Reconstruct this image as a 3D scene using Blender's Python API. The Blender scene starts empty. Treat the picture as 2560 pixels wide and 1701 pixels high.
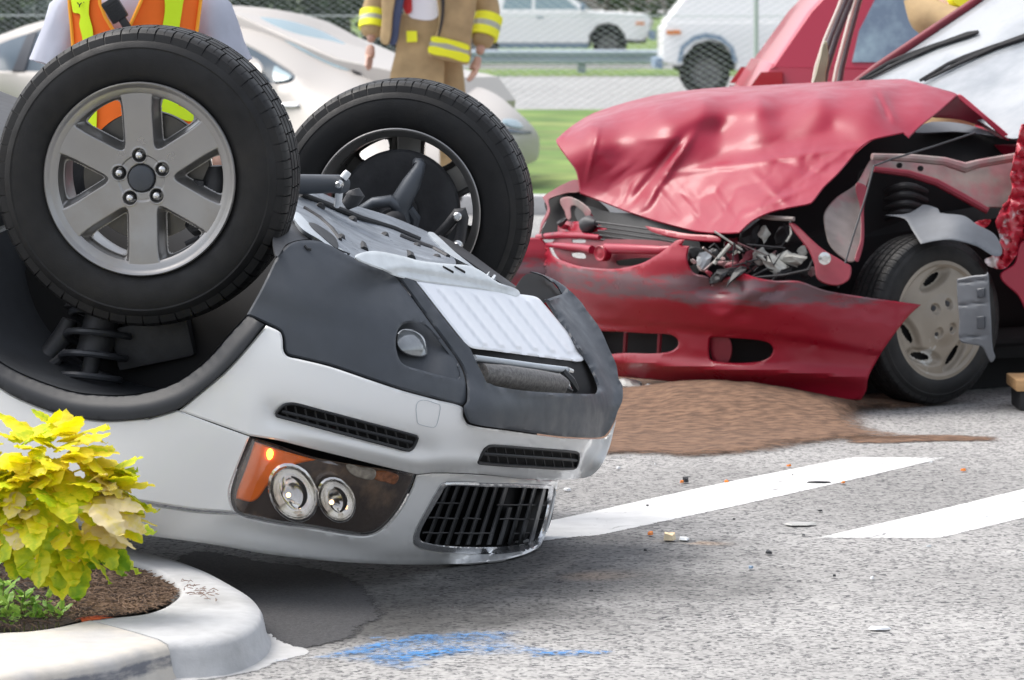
import bpy, bmesh, math, random
import numpy as np
from mathutils import Vector, Matrix, Euler
from mathutils.geometry import delaunay_2d_cdt
from math import radians, sin, cos, pi

# ------------------------------------------------------------------ camera, sky, sun, exposure
SC = bpy.context.scene
COL = SC.collection
FPX, CXP, YHP, CAMH = 9600.0, 1280.0, 20.0, 1.42     # focal length in photo pixels, principal column, horizon row, lens height
cam_data = bpy.data.cameras.new('camera')
cam_data.sensor_width = 36.0
cam_data.lens = 36.0 * FPX / 2560.0
cam_data.shift_y = -(850.5 - YHP) / 2560.0
cam_data.clip_start = 0.5
cam_data.clip_end = 3000
cam_data.dof.use_dof = True
cam_data.dof.focus_distance = 9.75
cam_data.dof.aperture_fstop = 10.0
cam = bpy.data.objects.new('camera', cam_data)
cam.location = (0, 0, CAMH)
cam.rotation_euler = (radians(90), 0, 0)
COL.objects.link(cam)
SC.camera = cam

SUN_EL, SUN_AZ = radians(58), radians(-70)           # azimuth from +Y (view direction) towards +X
world = bpy.data.worlds.new('World')
SC.world = world
world.use_nodes = True
wn = world.node_tree
wn.nodes.clear()
sky = wn.nodes.new('ShaderNodeTexSky')
sky.sky_type = 'NISHITA'
sky.sun_disc = False
sky.sun_elevation = SUN_EL
sky.sun_rotation = SUN_AZ
sky.air_density = 1.0
sky.dust_density = 4.0
sky.ozone_density = 1.0
hs = wn.nodes.new('ShaderNodeHueSaturation')
hs.inputs['Saturation'].default_value = 0.38
hs.inputs['Value'].default_value = 1.0
bg = wn.nodes.new('ShaderNodeBackground')
bg.inputs['Strength'].default_value = 0.14
wo = wn.nodes.new('ShaderNodeOutputWorld')
wn.links.new(sky.outputs[0], hs.inputs['Color'])
wn.links.new(hs.outputs[0], bg.inputs['Color'])
wn.links.new(bg.outputs[0], wo.inputs['Surface'])

sun_data = bpy.data.lights.new('sun', 'SUN')
sun_data.energy = 1.0
sun_data.angle = radians(32)
sun_data.color = (1.0, 0.95, 0.88)
sun = bpy.data.objects.new('sun', sun_data)
sdir = Vector((sin(SUN_AZ) * cos(SUN_EL), cos(SUN_AZ) * cos(SUN_EL), sin(SUN_EL)))
sun.rotation_euler = sdir.to_track_quat('Z', 'Y').to_euler()
COL.objects.link(sun)

SC.view_settings.view_transform = 'Standard'
SC.view_settings.look = 'None'
SC.view_settings.exposure = 1.17
SC.view_settings.gamma = 1.0
SC.view_settings.use_curve_mapping = False
SC.cycles.max_bounces = 8
SC.cycles.use_denoising = True

# ------------------------------------------------------------------ helpers
random.seed(7)
NPR = np.random.RandomState(11)
C0 = np.array([0.0, 0.0, CAMH])


def dirs(px, py):
    px = np.asarray(px, float); py = np.asarray(py, float)
    return np.stack([(px - CXP) / FPX, np.ones_like(px), -(py - YHP) / FPX], -1)


def P(px, py, d):
    v = C0 + d * dirs(px, py)
    return Vector(v.tolist())


def ground_pt(px, py, z=0.0):
    d = (CAMH - z) * FPX / (py - YHP)
    v = P(px, py, d); v.z = z
    return v


MATS = {}


def mat(name, col, rough=0.5, metal=0.0, coat=0.0, spec=0.5, var=0.0, vscale=8.0, col2=None, mix_scale=None, mix_lo=0.45, mix_hi=0.6,
        bump=0.0, bscale=60.0, rough_var=0.0, emit=None, estr=0.0, alpha=None, trans=0.0, stretch=None, sub=0.0, coat_rough=0.05):
    m = bpy.data.materials.new(name)
    m.use_nodes = True
    nt = m.node_tree; N = nt.nodes; L = nt.links
    b = N['Principled BSDF']
    b.inputs['Roughness'].default_value = rough
    b.inputs['Metallic'].default_value = metal
    b.inputs['Coat Weight'].default_value = coat
    b.inputs['Coat Roughness'].default_value = coat_rough
    b.inputs['Specular IOR Level'].default_value = spec
    b.inputs['Transmission Weight'].default_value = trans
    tc = N.new('ShaderNodeTexCoord')
    vec = tc.outputs['Object']
    if stretch:
        mp = N.new('ShaderNodeMapping'); mp.inputs['Scale'].default_value = stretch
        L.new(vec, mp.inputs['Vector']); vec = mp.outputs[0]
    c4 = (*col, 1)
    out = None
    if col2 is not None:
        nz = N.new('ShaderNodeTexNoise'); nz.inputs['Scale'].default_value = mix_scale or vscale; nz.inputs['Detail'].default_value = 5
        nz.inputs['Roughness'].default_value = 0.6
        L.new(vec, nz.inputs['Vector'])
        mr = N.new('ShaderNodeMapRange'); mr.inputs['From Min'].default_value = mix_lo; mr.inputs['From Max'].default_value = mix_hi
        L.new(nz.outputs['Fac'], mr.inputs['Value'])
        mx = N.new('ShaderNodeMix'); mx.data_type = 'RGBA'
        mx.inputs['A'].default_value = c4; mx.inputs['B'].default_value = (*col2, 1)
        L.new(mr.outputs[0], mx.inputs['Factor'])
        out = mx.outputs['Result']
    if var > 0:
        nz = N.new('ShaderNodeTexNoise'); nz.inputs['Scale'].default_value = vscale; nz.inputs['Detail'].default_value = 6
        L.new(vec, nz.inputs['Vector'])
        mr = N.new('ShaderNodeMapRange'); mr.inputs['From Min'].default_value = 0.25; mr.inputs['From Max'].default_value = 0.75
        mr.inputs['To Min'].default_value = 1 - var; mr.inputs['To Max'].default_value = 1 + var
        L.new(nz.outputs['Fac'], mr.inputs['Value'])
        mul = N.new('ShaderNodeVectorMath'); mul.operation = 'MULTIPLY'
        if out is None:
            mul.inputs[0].default_value = col
        else:
            L.new(out, mul.inputs[0])
        cb = N.new('ShaderNodeCombineXYZ')
        for i in range(3): L.new(mr.outputs[0], cb.inputs[i])
        L.new(cb.outputs[0], mul.inputs[1])
        out = mul.outputs[0]
    if out is None:
        b.inputs['Base Color'].default_value = c4
    else:
        L.new(out, b.inputs['Base Color'])
    if rough_var > 0:
        nz = N.new('ShaderNodeTexNoise'); nz.inputs['Scale'].default_value = vscale * 2.3; nz.inputs['Detail'].default_value = 6
        L.new(vec, nz.inputs['Vector'])
        mr = N.new('ShaderNodeMapRange'); mr.inputs['From Min'].default_value = 0.3; mr.inputs['From Max'].default_value = 0.7
        mr.inputs['To Min'].default_value = max(0.02, rough - rough_var); mr.inputs['To Max'].default_value = min(1, rough + rough_var)
        L.new(nz.outputs['Fac'], mr.inputs['Value']); L.new(mr.outputs[0], b.inputs['Roughness'])
    if bump > 0:
        nz = N.new('ShaderNodeTexNoise'); nz.inputs['Scale'].default_value = bscale; nz.inputs['Detail'].default_value = 4
        L.new(vec, nz.inputs['Vector'])
        bp = N.new('ShaderNodeBump'); bp.inputs['Strength'].default_value = bump; bp.inputs['Distance'].default_value = 0.004
        L.new(nz.outputs['Fac'], bp.inputs['Height']); L.new(bp.outputs[0], b.inputs['Normal'])
    if emit is not None:
        b.inputs['Emission Color'].default_value = (*emit, 1); b.inputs['Emission Strength'].default_value = estr
    if alpha is not None:
        b.inputs['Alpha'].default_value = alpha
    if sub > 0:
        b.inputs['Subsurface Weight'].default_value = sub
        b.inputs['Subsurface Radius'].default_value = (0.02, 0.02, 0.005)
    MATS[name] = m
    return m


def mesh_from(name, verts, faces, smooth=True, angle=40):
    me = bpy.data.meshes.new(name)
    me.from_pydata([tuple(v) for v in verts], [], [tuple(f) for f in faces])
    me.update()
    if smooth:
        me.shade_smooth()
        me.set_sharp_from_angle(angle=radians(angle))
    return me


def obj(name, me, m=None, parent=None, label=None, cat=None, group=None, kind=None, loc=None, rot=None):
    o = bpy.data.objects.new(name, me)
    COL.objects.link(o)
    if m is not None and me is not None and len(me.materials) == 0:
        me.materials.append(MATS[m] if isinstance(m, str) else m)
    if parent is not None:
        o.parent = parent
    if loc is not None: o.location = loc
    if rot is not None: o.rotation_euler = rot
    if label: o['label'] = label
    if cat: o['category'] = cat
    if group: o['group'] = group
    if kind: o['kind'] = kind
    return o


def empty(name, parent=None, label=None, cat=None, group=None):
    """an Empty at the origin: its parts carry world coordinates"""
    o = bpy.data.objects.new(name, None)
    o.empty_display_size = 0.1
    COL.objects.link(o)
    if parent is not None: o.parent = parent
    if label: o['label'] = label
    if cat: o['category'] = cat
    if group: o['group'] = group
    return o


def spline(pts, step, closed=True):
    """Catmull-Rom through pts; a point given twice is a sharp corner"""
    segs = []; n = len(pts)
    out = []
    corner = [False] * n
    q = []
    for i, p in enumerate(pts):
        if q and abs(q[-1][0] - p[0]) < 1e-6 and abs(q[-1][1] - p[1]) < 1e-6:
            q[-1] = (q[-1][0], q[-1][1], True)
        else:
            q.append((p[0], p[1], False))
    n = len(q)
    rng = range(n) if closed else range(n - 1)
    for i in rng:
        p1 = q[i]; p2 = q[(i + 1) % n]
        p0 = q[(i - 1) % n] if (closed or i > 0) else p1
        p3 = q[(i + 2) % n] if (closed or i + 2 < n) else p2
        a = np.array(p1[:2]); b = np.array(p2[:2])
        L = np.linalg.norm(b - a)
        ta = np.zeros(2); tb = np.zeros(2)
        ta = (b - np.array(p0[:2])); tb = (np.array(p3[:2]) - a)
        def lim(t, ref):
            l = np.linalg.norm(t)
            return t * 0 if l < 1e-9 else t / l * L * 0.9
        ta = (b - a) * 1.0 if p1[2] else lim(ta, L)
        tb = (b - a) * 1.0 if p2[2] else lim(tb, L)
        k = max(1, int(math.ceil(L / step)))
        for j in range(k):
            t = j / k
            h00 = 2 * t**3 - 3 * t**2 + 1; h10 = t**3 - 2 * t**2 + t; h01 = -2 * t**3 + 3 * t**2; h11 = t**3 - t**2
            out.append(h00 * a + h10 * ta + h01 * b + h11 * tb)
    if not closed:
        out.append(np.array(q[-1][:2]))
    return np.array(out)


def inside(poly, pts):
    x, y = pts[:, 0], pts[:, 1]
    r = np.zeros(len(pts), bool)
    xj, yj = poly[-1]
    for xi, yi in poly:
        c = ((yi > y) != (yj > y)) & (x < (xj - xi) * (y - yi) / ((yj - yi) if yj != yi else 1e-12) + xi)
        r ^= c
        xj, yj = xi, yi
    return r


def dist_to_loop(loop, pts):
    d = np.full(len(pts), 1e9)
    for i in range(len(loop)):
        a = loop[i]; b = loop[(i + 1) % len(loop)]
        ab = b - a; l2 = max(1e-9, (ab**2).sum())
        t = np.clip(((pts - a) @ ab) / l2, 0, 1)
        d = np.minimum(d, np.linalg.norm(pts - (a + t[:, None] * ab), axis=1))
    return d


def patch(name, outline, dfn, m, parent=None, holes=(), step=14, thick=0.012, edge=5.0, roll=0.004, angle=35, sharp_loop=True, extra=None, relax=0, **kw):
    """a shell whose outline is given along sight lines and whose every point lies on the surface dfn(px, py) -> distance; real thickness"""
    loops = [spline(outline, step * 0.7)] + [spline(h, step * 0.6) for h in holes]
    pts = []; edges = []; isb = []
    for lp in loops:
        k0 = len(pts)
        pts += list(lp); isb += [True] * len(lp)
        edges += [(k0 + i, k0 + (i + 1) % len(lp)) for i in range(len(lp))]
    allb = loops
    lo = loops[0].min(0); hi = loops[0].max(0)
    cand = []
    if edge > 0:
        for lp in loops:
            t = np.roll(lp, -1, 0) - np.roll(lp, 1, 0)
            nrm = np.stack([-t[:, 1], t[:, 0]], 1); nrm /= np.maximum(1e-9, np.linalg.norm(nrm, axis=1))[:, None]
            for s in (edge, -edge):
                cand.append(lp + nrm * s)
    gx = np.arange(lo[0], hi[0], step); gy = np.arange(lo[1], hi[1], step * 0.87)
    G = np.array([(x + (step * 0.5 if j % 2 else 0), y) for j, y in enumerate(gy) for x in gx])
    def ok(pp, dmin):
        if len(pp) == 0: return pp
        r = inside(loops[0], pp)
        for h in loops[1:]: r &= ~inside(h, pp)
        pp = pp[r]
        if len(pp) == 0: return pp
        d = np.min([dist_to_loop(l, pp) for l in loops], axis=0)
        return pp[d > dmin]
    inner = ok(np.concatenate(cand), edge * 0.9) if cand else np.zeros((0, 2))
    grid = ok(G, max(edge * 1.6, step * 0.45))
    if extra is not None:
        ex = ok(np.array(extra, float), 1.0)
        grid = np.concatenate([grid, ex])
    pts += list(inner) + list(grid)
    isb += [False] * (len(inner) + len(grid))
    vs = [Vector((float(p[0]), float(p[1]))) for p in pts]
    rv, re, rf, ov, oe, of = delaunay_2d_cdt(vs, edges, [], 0, 1e-4)
    v2 = np.array([(v.x, v.y) for v in rv])
    bset = np.zeros(len(rv), bool)
    for i, src in enumerate(ov):
        for s in src:
            if s < len(isb) and isb[s]: bset[i] = True
    tris = np.array([f for f in rf if len(f) == 3])
    cen = v2[tris].mean(1)
    keep = inside(loops[0], cen)
    for h in loops[1:]: keep &= ~inside(h, cen)
    tris = tris[keep]
    used = np.unique(tris); remap = -np.ones(len(v2), int); remap[used] = np.arange(len(used))
    v2 = v2[used]; bset = bset[used]; tris = remap[tris]
    dep = np.asarray(dfn(v2[:, 0], v2[:, 1]), float)
    if relax:
        ea = np.concatenate([tris[:, [0, 1]], tris[:, [1, 2]], tris[:, [2, 0]]]); deg = np.zeros(len(dep))
        np.add.at(deg, ea[:, 0], 1); np.add.at(deg, ea[:, 1], 1)
        for _ in range(relax):
            acc = np.zeros(len(dep)); np.add.at(acc, ea[:, 0], dep[ea[:, 1]]); np.add.at(acc, ea[:, 1], dep[ea[:, 0]])
            dep = dep + 0.5 * (acc / np.maximum(deg, 1) - dep) * np.where(bset, 0.6, 1.0)
    dep = dep + np.where(bset, roll, 0.0)
    V = C0 + dep[:, None] * dirs(v2[:, 0], v2[:, 1])
    # orient towards the camera
    n = np.cross(V[tris[:, 1]] - V[tris[:, 0]], V[tris[:, 2]] - V[tris[:, 0]])
    flip = (n * (V[tris[:, 0]] - C0)).sum(1) > 0
    tris[flip] = tris[flip][:, ::-1]
    n = np.cross(V[tris[:, 1]] - V[tris[:, 0]], V[tris[:, 2]] - V[tris[:, 0]])
    vn = np.zeros_like(V)
    for k in range(3): np.add.at(vn, tris[:, k], n)
    # back sheet is moved mostly along the view so that oblique rims do not show
    vn /= np.maximum(1e-12, np.linalg.norm(vn, axis=1))[:, None]
    dd = dirs(v2[:, 0], v2[:, 1]); dd /= np.linalg.norm(dd, axis=1)[:, None]
    off = -0.35 * vn + 0.65 * dd
    B = V + off * thick
    nv = len(V)
    faces = [tuple(t) for t in tris] + [tuple(t[::-1] + nv) for t in tris]
    from collections import Counter
    cnt = {}
    for t in tris:
        for a, b in ((t[0], t[1]), (t[1], t[2]), (t[2], t[0])):
            cnt[(a, b)] = 1
    for (a, b) in list(cnt):
        if (b, a) not in cnt:
            faces.append((a, a + nv, b + nv, b)[::1])
    me = mesh_from(name, np.concatenate([V, B]), faces, True, angle)
    return obj(name, me, m, parent, **kw)


def rbf(ctrl):
    """thin-plate surface through (px, py, distance) control points"""
    c = np.array(ctrl, float)
    xy = c[:, :2] / 100.0; n = len(c)
    r = np.linalg.norm(xy[:, None] - xy[None], axis=2)
    K = np.where(r > 0, r**2 * np.log(np.maximum(r, 1e-9)), 0) + np.eye(n) * 1e-3
    A = np.zeros((n + 3, n + 3)); A[:n, :n] = K; A[:n, n] = 1; A[:n, n + 1:] = xy; A[n, :n] = 1; A[n + 1:, :n] = xy.T
    w = np.linalg.solve(A, np.concatenate([c[:, 2], np.zeros(3)]))
    def f(px, py):
        q = np.stack([np.asarray(px, float), np.asarray(py, float)], -1) / 100.0
        r = np.linalg.norm(q[..., None, :] - xy, axis=-1)
        k = np.where(r > 0, r**2 * np.log(np.maximum(r, 1e-9)), 0)
        return k @ w[:n] + w[n] + q @ w[n + 1:]
    return f


def tube(pts, rad, seg=10, cap=True):
    pts = [Vector(p) for p in pts]
    n = len(pts)
    rad = [rad] * n if isinstance(rad, (int, float)) else rad
    V = []; Fc = []
    prev = None
    for i, p in enumerate(pts):
        t = (pts[min(i + 1, n - 1)] - pts[max(i - 1, 0)])
        t = t.normalized() if t.length > 1e-9 else Vector((0, 0, 1))
        if prev is None:
            a = Vector((0, 0, 1)) if abs(t.z) < 0.9 else Vector((1, 0, 0))
            u = t.cross(a).normalized()
        else:
            u = (prev - t * prev.dot(t))
            u = u.normalized() if u.length > 1e-6 else t.orthogonal().normalized()
        prev = u
        w = t.cross(u)
        for k in range(seg):
            a = 2 * pi * k / seg
            V.append(p + (u * cos(a) + w * sin(a)) * rad[i])
    for i in range(n - 1):
        for k in range(seg):
            Fc.append((i * seg + k, i * seg + (k + 1) % seg, (i + 1) * seg + (k + 1) % seg, (i + 1) * seg + k))
    if cap:
        Fc.append(tuple(range(seg))[::-1]); Fc.append(tuple((n - 1) * seg + k for k in range(seg)))
    return V, Fc


def join(*parts):
    V = []; Fc = []
    for v, f in parts:
        k = len(V)
        V += list(v); Fc += [tuple(i + k for i in q) for q in f]
    return V, Fc


def box(c, sx, sy, sz, R=None, bev=0.0):
    """box, optionally with chamfered edges, centre c, half sizes"""
    b = bmesh.new()
    bmesh.ops.create_cube(b, size=2)
    for v in b.verts: v.co = Vector((v.co.x * sx, v.co.y * sy, v.co.z * sz))
    if bev > 0:
        bmesh.ops.bevel(b, geom=list(b.edges), offset=bev, segments=2, affect='EDGES', profile=0.6)
    b.verts.index_update()
    M = (Matrix.Translation(Vector(c)) @ (R.to_4x4() if R is not None else Matrix.Identity(4)))
    V = [M @ v.co for v in b.verts]; Fc = [tuple(v.index for v in f.verts) for f in b.faces]
    b.free()
    return V, Fc


def lathe(profile, seg, closed=False):
    """profile of (w along axis, r); local axis = +Y (inward), wheel face towards -Y"""
    V = []; Fc = []
    n = len(profile)
    for k in range(seg):
        a = 2 * pi * k / seg
        for w, r in profile: V.append((r * cos(a), w, r * sin(a)))
    for k in range(seg):
        k2 = (k + 1) % seg
        for i in range(n - 1 if not closed else n):
            j = (i + 1) % n
            Fc.append((k * n + i, k * n + j, k2 * n + j, k2 * n + i))
    return V, Fc


def axis_matrix(centre, v):
    """local +Y -> v (unit), local Z near world up"""
    y = Vector(v).normalized(); x = y.cross(Vector((0, 0, 1))).normalized(); z = x.cross(y)
    M = Matrix((x, y, z)).transposed().to_4x4()
    M.translation = Vector(centre)
    return M


def smoothstep(a, b, x):
    t = np.clip((x - a) / (b - a), 0, 1)
    return t * t * (3 - 2 * t)


def fbm(x, y, seed=0, octaves=4, ridged=False):
    """cheap smooth value noise, vectorised"""
    x = np.asarray(x, float); y = np.asarray(y, float)
    out = np.zeros_like(x); amp = 1.0
    for o in range(octaves):
        xi = np.floor(x).astype(int); yi = np.floor(y).astype(int); xf = x - xi; yf = y - yi
        def h(i, j):
            n = (i * 374761393 + j * 668265263 + (seed + o * 17) * 974711) & 0x7fffffff
            n = ((n ^ (n >> 13)) * 1274126177) & 0x7fffffff
            return ((n ^ (n >> 16)) & 0xffff) / 65535.0
        u = xf * xf * (3 - 2 * xf); v = yf * yf * (3 - 2 * yf)
        val = (h(xi, yi) * (1 - u) + h(xi + 1, yi) * u) * (1 - v) + (h(xi, yi + 1) * (1 - u) + h(xi + 1, yi + 1) * u) * v
        val = val * 2 - 1
        if ridged: val = 1 - 2 * np.abs(val)
        out += val * amp; amp *= 0.5; x = x * 2.03 + 11.3; y = y * 2.03 + 5.7
    return out
# ------------------------------------------------------------------ materials
mat('white_paint', (0.79, 0.795, 0.79), rough=0.32, coat=0.7, coat_rough=0.04)
mat('grey_plastic', (0.050, 0.057, 0.068), rough=0.44, spec=0.42, var=0.12, vscale=9, rough_var=0.1, bump=0.06, bscale=900, col2=(0.068, 0.075, 0.086), mix_scale=4, mix_lo=0.4, mix_hi=0.8)
mat('trim_plastic', (0.022, 0.024, 0.028), rough=0.5, spec=0.35)
mat('black_plastic', (0.018, 0.019, 0.021), rough=0.5, var=0.2, vscale=12)
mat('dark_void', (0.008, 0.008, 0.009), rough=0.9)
mat('liner_felt', (0.021, 0.024, 0.029), rough=0.75, var=0.4, vscale=7, bump=0.2, bscale=200)
mat('tray_plastic', (0.22, 0.245, 0.28), rough=0.38, var=0.3, vscale=6, stretch=(1, 6, 6), coat=0.2, rough_var=0.12)
mat('rail_steel', (0.46, 0.50, 0.54), rough=0.42, metal=0.15, var=0.15, vscale=8, rough_var=0.1)
mat('galvanised', (0.62, 0.66, 0.68), rough=0.45, metal=0.1, var=0.1, vscale=20, bump=0.05, bscale=300)
mat('silver_plate', (0.80, 0.82, 0.86), rough=0.33, metal=0.25, coat=0.2, var=0.02, vscale=4)
mat('rubber', (0.009, 0.0092, 0.010), rough=0.58, spec=0.35, var=0.35, vscale=10, col2=(0.02, 0.018, 0.016), mix_scale=6, mix_lo=0.5, mix_hi=0.9, bump=0.15, bscale=350, rough_var=0.12)
mat('rim_alloy', (0.315, 0.31, 0.305), rough=0.34, metal=0.75, var=0.08, vscale=7, rough_var=0.08, col2=(0.25, 0.22, 0.18), mix_scale=5, mix_lo=0.55, mix_hi=0.9)
mat('rim_back', (0.16, 0.145, 0.13), rough=0.5, metal=0.4, var=0.3, vscale=9, col2=(0.09, 0.075, 0.06), mix_scale=7, mix_lo=0.4, mix_hi=0.7)
mat('brake_steel', (0.12, 0.115, 0.105), rough=0.45, metal=0.5, var=0.25, vscale=14)
mat('cast_iron', (0.045, 0.046, 0.05), rough=0.55, metal=0.3, var=0.35, vscale=14, bump=0.2, bscale=80)
mat('knuckle_alloy', (0.075, 0.085, 0.10), rough=0.5, metal=0.3, var=0.25, vscale=12)
mat('lug_chrome', (0.62, 0.62, 0.62), rough=0.2, metal=0.9)
mat('chrome', (0.70, 0.71, 0.73), rough=0.26, metal=0.9)
mat('nylon_white', (0.72, 0.74, 0.76), rough=0.4)
mat('amber_lens', (0.88, 0.17, 0.010), rough=0.2, coat=0.4, var=0.12, vscale=25)
mat('lamp_housing', (0.085, 0.065, 0.055), rough=0.2, metal=0.3, coat=0.5, var=0.35, vscale=9, col2=(0.30, 0.20, 0.13), mix_scale=7, mix_lo=0.5, mix_hi=0.72)
mat('reflector', (0.90, 0.88, 0.85), rough=0.10, metal=1.0, bump=0.12, bscale=60)
mat('amber_glow', (0.9, 0.4, 0.05), emit=(1.0, 0.42, 0.03), estr=3.5)
mat('fog_glass', (0.22, 0.235, 0.245), rough=0.08, metal=0.3, coat=1.0, var=0.3, vscale=30, stretch=(1, 1, 0.3))
mat('intercooler', (0.16, 0.155, 0.15), rough=0.5, metal=0.5, var=0.5, vscale=120, bump=0.6, bscale=400)
mat('red_paint', (0.30, 0.008, 0.032), rough=0.36, spec=0.4, coat=0.22, var=0.06, vscale=5, rough_var=0.08, coat_rough=0.14)
mat('concrete', (0.46, 0.465, 0.47), rough=0.88, var=0.09, vscale=26, bump=0.25, bscale=150, col2=(0.30, 0.30, 0.30), mix_scale=3.5, mix_lo=0.48, mix_hi=0.78)
mat('scuffed_kerb', (0.52, 0.485, 0.43), rough=0.88, var=0.09, vscale=24, bump=0.25, bscale=150)
mat('soil', (0.030, 0.021, 0.016), rough=0.95, var=0.6, vscale=30, bump=0.7, bscale=120)
mat('grass', (0.085, 0.16, 0.025), rough=0.9, var=0.5, vscale=1.5, col2=(0.16, 0.21, 0.05), mix_scale=0.6)

# asphalt: chips of stone in dark binder, larger worn and stained areas
def asphalt_material(name, dark, light, chip=70.0, stain=True):
    m = bpy.data.materials.new(name); m.use_nodes = True
    nt = m.node_tree; N = nt.nodes; L = nt.links; b = N['Principled BSDF']
    b.inputs['Roughness'].default_value = 0.82
    tc = N.new('ShaderNodeTexCoord')
    def noise(scale, detail=4, rough=0.6):
        n = N.new('ShaderNodeTexNoise'); n.inputs['Scale'].default_value = scale; n.inputs['Detail'].default_value = detail; n.inputs['Roughness'].default_value = rough
        L.new(tc.outputs['Object'], n.inputs['Vector']); return n
    vo = N.new('ShaderNodeTexVoronoi'); vo.inputs['Scale'].default_value = chip
    L.new(tc.outputs['Object'], vo.inputs['Vector'])
    sep = N.new('ShaderNodeSeparateColor'); L.new(vo.outputs['Color'], sep.inputs[0])
    big = noise(1.3, 5); mid = noise(22, 4, 0.7)
    add = N.new('ShaderNodeMath'); add.operation = 'MULTIPLY_ADD'; add.inputs[1].default_value = 0.62
    L.new(sep.outputs[0], add.inputs[0]); 
    ma = N.new('ShaderNodeMath'); ma.operation = 'MULTIPLY'; ma.inputs[1].default_value = 0.42; L.new(mid.outputs[0], ma.inputs[0])
    L.new(ma.outputs[0], add.inputs[2])
    ramp = N.new('ShaderNodeValToRGB')
    ramp.color_ramp.elements[0].position = 0.20; ramp.color_ramp.elements[0].color = (*dark, 1)
    ramp.color_ramp.elements[1].position = 0.88; ramp.color_ramp.elements[1].color = (*light, 1)
    e = ramp.color_ramp.elements.new(0.42); e.color = (*[0.35 * a + 0.65 * c for a, c in zip(dark, light)], 1)
    L.new(add.outputs[0], ramp.inputs[0])
    mr = N.new('ShaderNodeMapRange'); mr.inputs['From Min'].default_value = 0.3; mr.inputs['From Max'].default_value = 0.7
    mr.inputs['To Min'].default_value = 0.86; mr.inputs['To Max'].default_value = 1.12
    L.new(big.outputs[0], mr.inputs['Value'])
    fac = mr.outputs[0]
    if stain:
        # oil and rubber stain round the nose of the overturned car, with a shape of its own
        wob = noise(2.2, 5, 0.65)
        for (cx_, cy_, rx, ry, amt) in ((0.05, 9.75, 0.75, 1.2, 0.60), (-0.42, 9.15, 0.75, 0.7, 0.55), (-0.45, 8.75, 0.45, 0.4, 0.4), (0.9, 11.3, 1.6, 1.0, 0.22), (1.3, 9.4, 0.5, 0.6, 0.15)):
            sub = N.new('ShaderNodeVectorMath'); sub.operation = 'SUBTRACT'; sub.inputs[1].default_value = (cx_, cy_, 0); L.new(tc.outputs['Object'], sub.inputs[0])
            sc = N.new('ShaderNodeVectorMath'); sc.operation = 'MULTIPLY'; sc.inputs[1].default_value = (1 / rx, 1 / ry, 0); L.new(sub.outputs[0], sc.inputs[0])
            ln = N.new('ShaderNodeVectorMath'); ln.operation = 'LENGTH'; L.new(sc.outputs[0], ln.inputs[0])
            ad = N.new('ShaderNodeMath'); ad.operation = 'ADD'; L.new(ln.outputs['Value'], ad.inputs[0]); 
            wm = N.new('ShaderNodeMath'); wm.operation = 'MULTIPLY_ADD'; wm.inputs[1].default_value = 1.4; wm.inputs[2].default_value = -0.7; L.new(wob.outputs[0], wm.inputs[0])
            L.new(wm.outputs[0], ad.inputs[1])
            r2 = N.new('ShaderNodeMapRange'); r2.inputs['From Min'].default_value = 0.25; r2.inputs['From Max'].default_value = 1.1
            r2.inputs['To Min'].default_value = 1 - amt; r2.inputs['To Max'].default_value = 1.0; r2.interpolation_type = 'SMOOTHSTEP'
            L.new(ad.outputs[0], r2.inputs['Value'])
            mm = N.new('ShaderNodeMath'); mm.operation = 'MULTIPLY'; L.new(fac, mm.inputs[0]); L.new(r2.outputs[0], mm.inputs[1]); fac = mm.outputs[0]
    fl_n = noise(34, 3, 0.55)
    fr_ = N.new('ShaderNodeMapRange'); fr_.inputs['From Min'].default_value = 0.26; fr_.inputs['From Max'].default_value = 0.40; fr_.inputs['To Min'].default_value = 0.55; fr_.inputs['To Max'].default_value = 1.03
    L.new(fl_n.outputs[0], fr_.inputs['Value'])
    mm = N.new('ShaderNodeMath'); mm.operation = 'MULTIPLY'; L.new(fac, mm.inputs[0]); L.new(fr_.outputs[0], mm.inputs[1]); fac = mm.outputs[0]
    cb = N.new('ShaderNodeCombineXYZ')
    for i in range(3): L.new(fac, cb.inputs[i])
    mu = N.new('ShaderNodeVectorMath'); mu.operation = 'MULTIPLY'; L.new(ramp.outputs[0], mu.inputs[0]); L.new(cb.outputs[0], mu.inputs[1])
    L.new(mu.outputs[0], b.inputs['Base Color'])
    bp = N.new('ShaderNodeBump'); bp.inputs['Strength'].default_value = 0.5; bp.inputs['Distance'].default_value = 0.004
    L.new(add.outputs[0], bp.inputs['Height']); L.new(bp.outputs[0], b.inputs['Normal'])
    MATS[name] = m
    return m


asphalt_material('asphalt', (0.04, 0.04, 0.045), (0.385, 0.378, 0.365), 105.0)
asphalt_material('asphalt_patch', (0.035, 0.035, 0.038), (0.10, 0.10, 0.104), 150.0, stain=False)
asphalt_material('asphalt_far', (0.17, 0.17, 0.17), (0.34, 0.34, 0.335), 20.0, stain=False)


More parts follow.
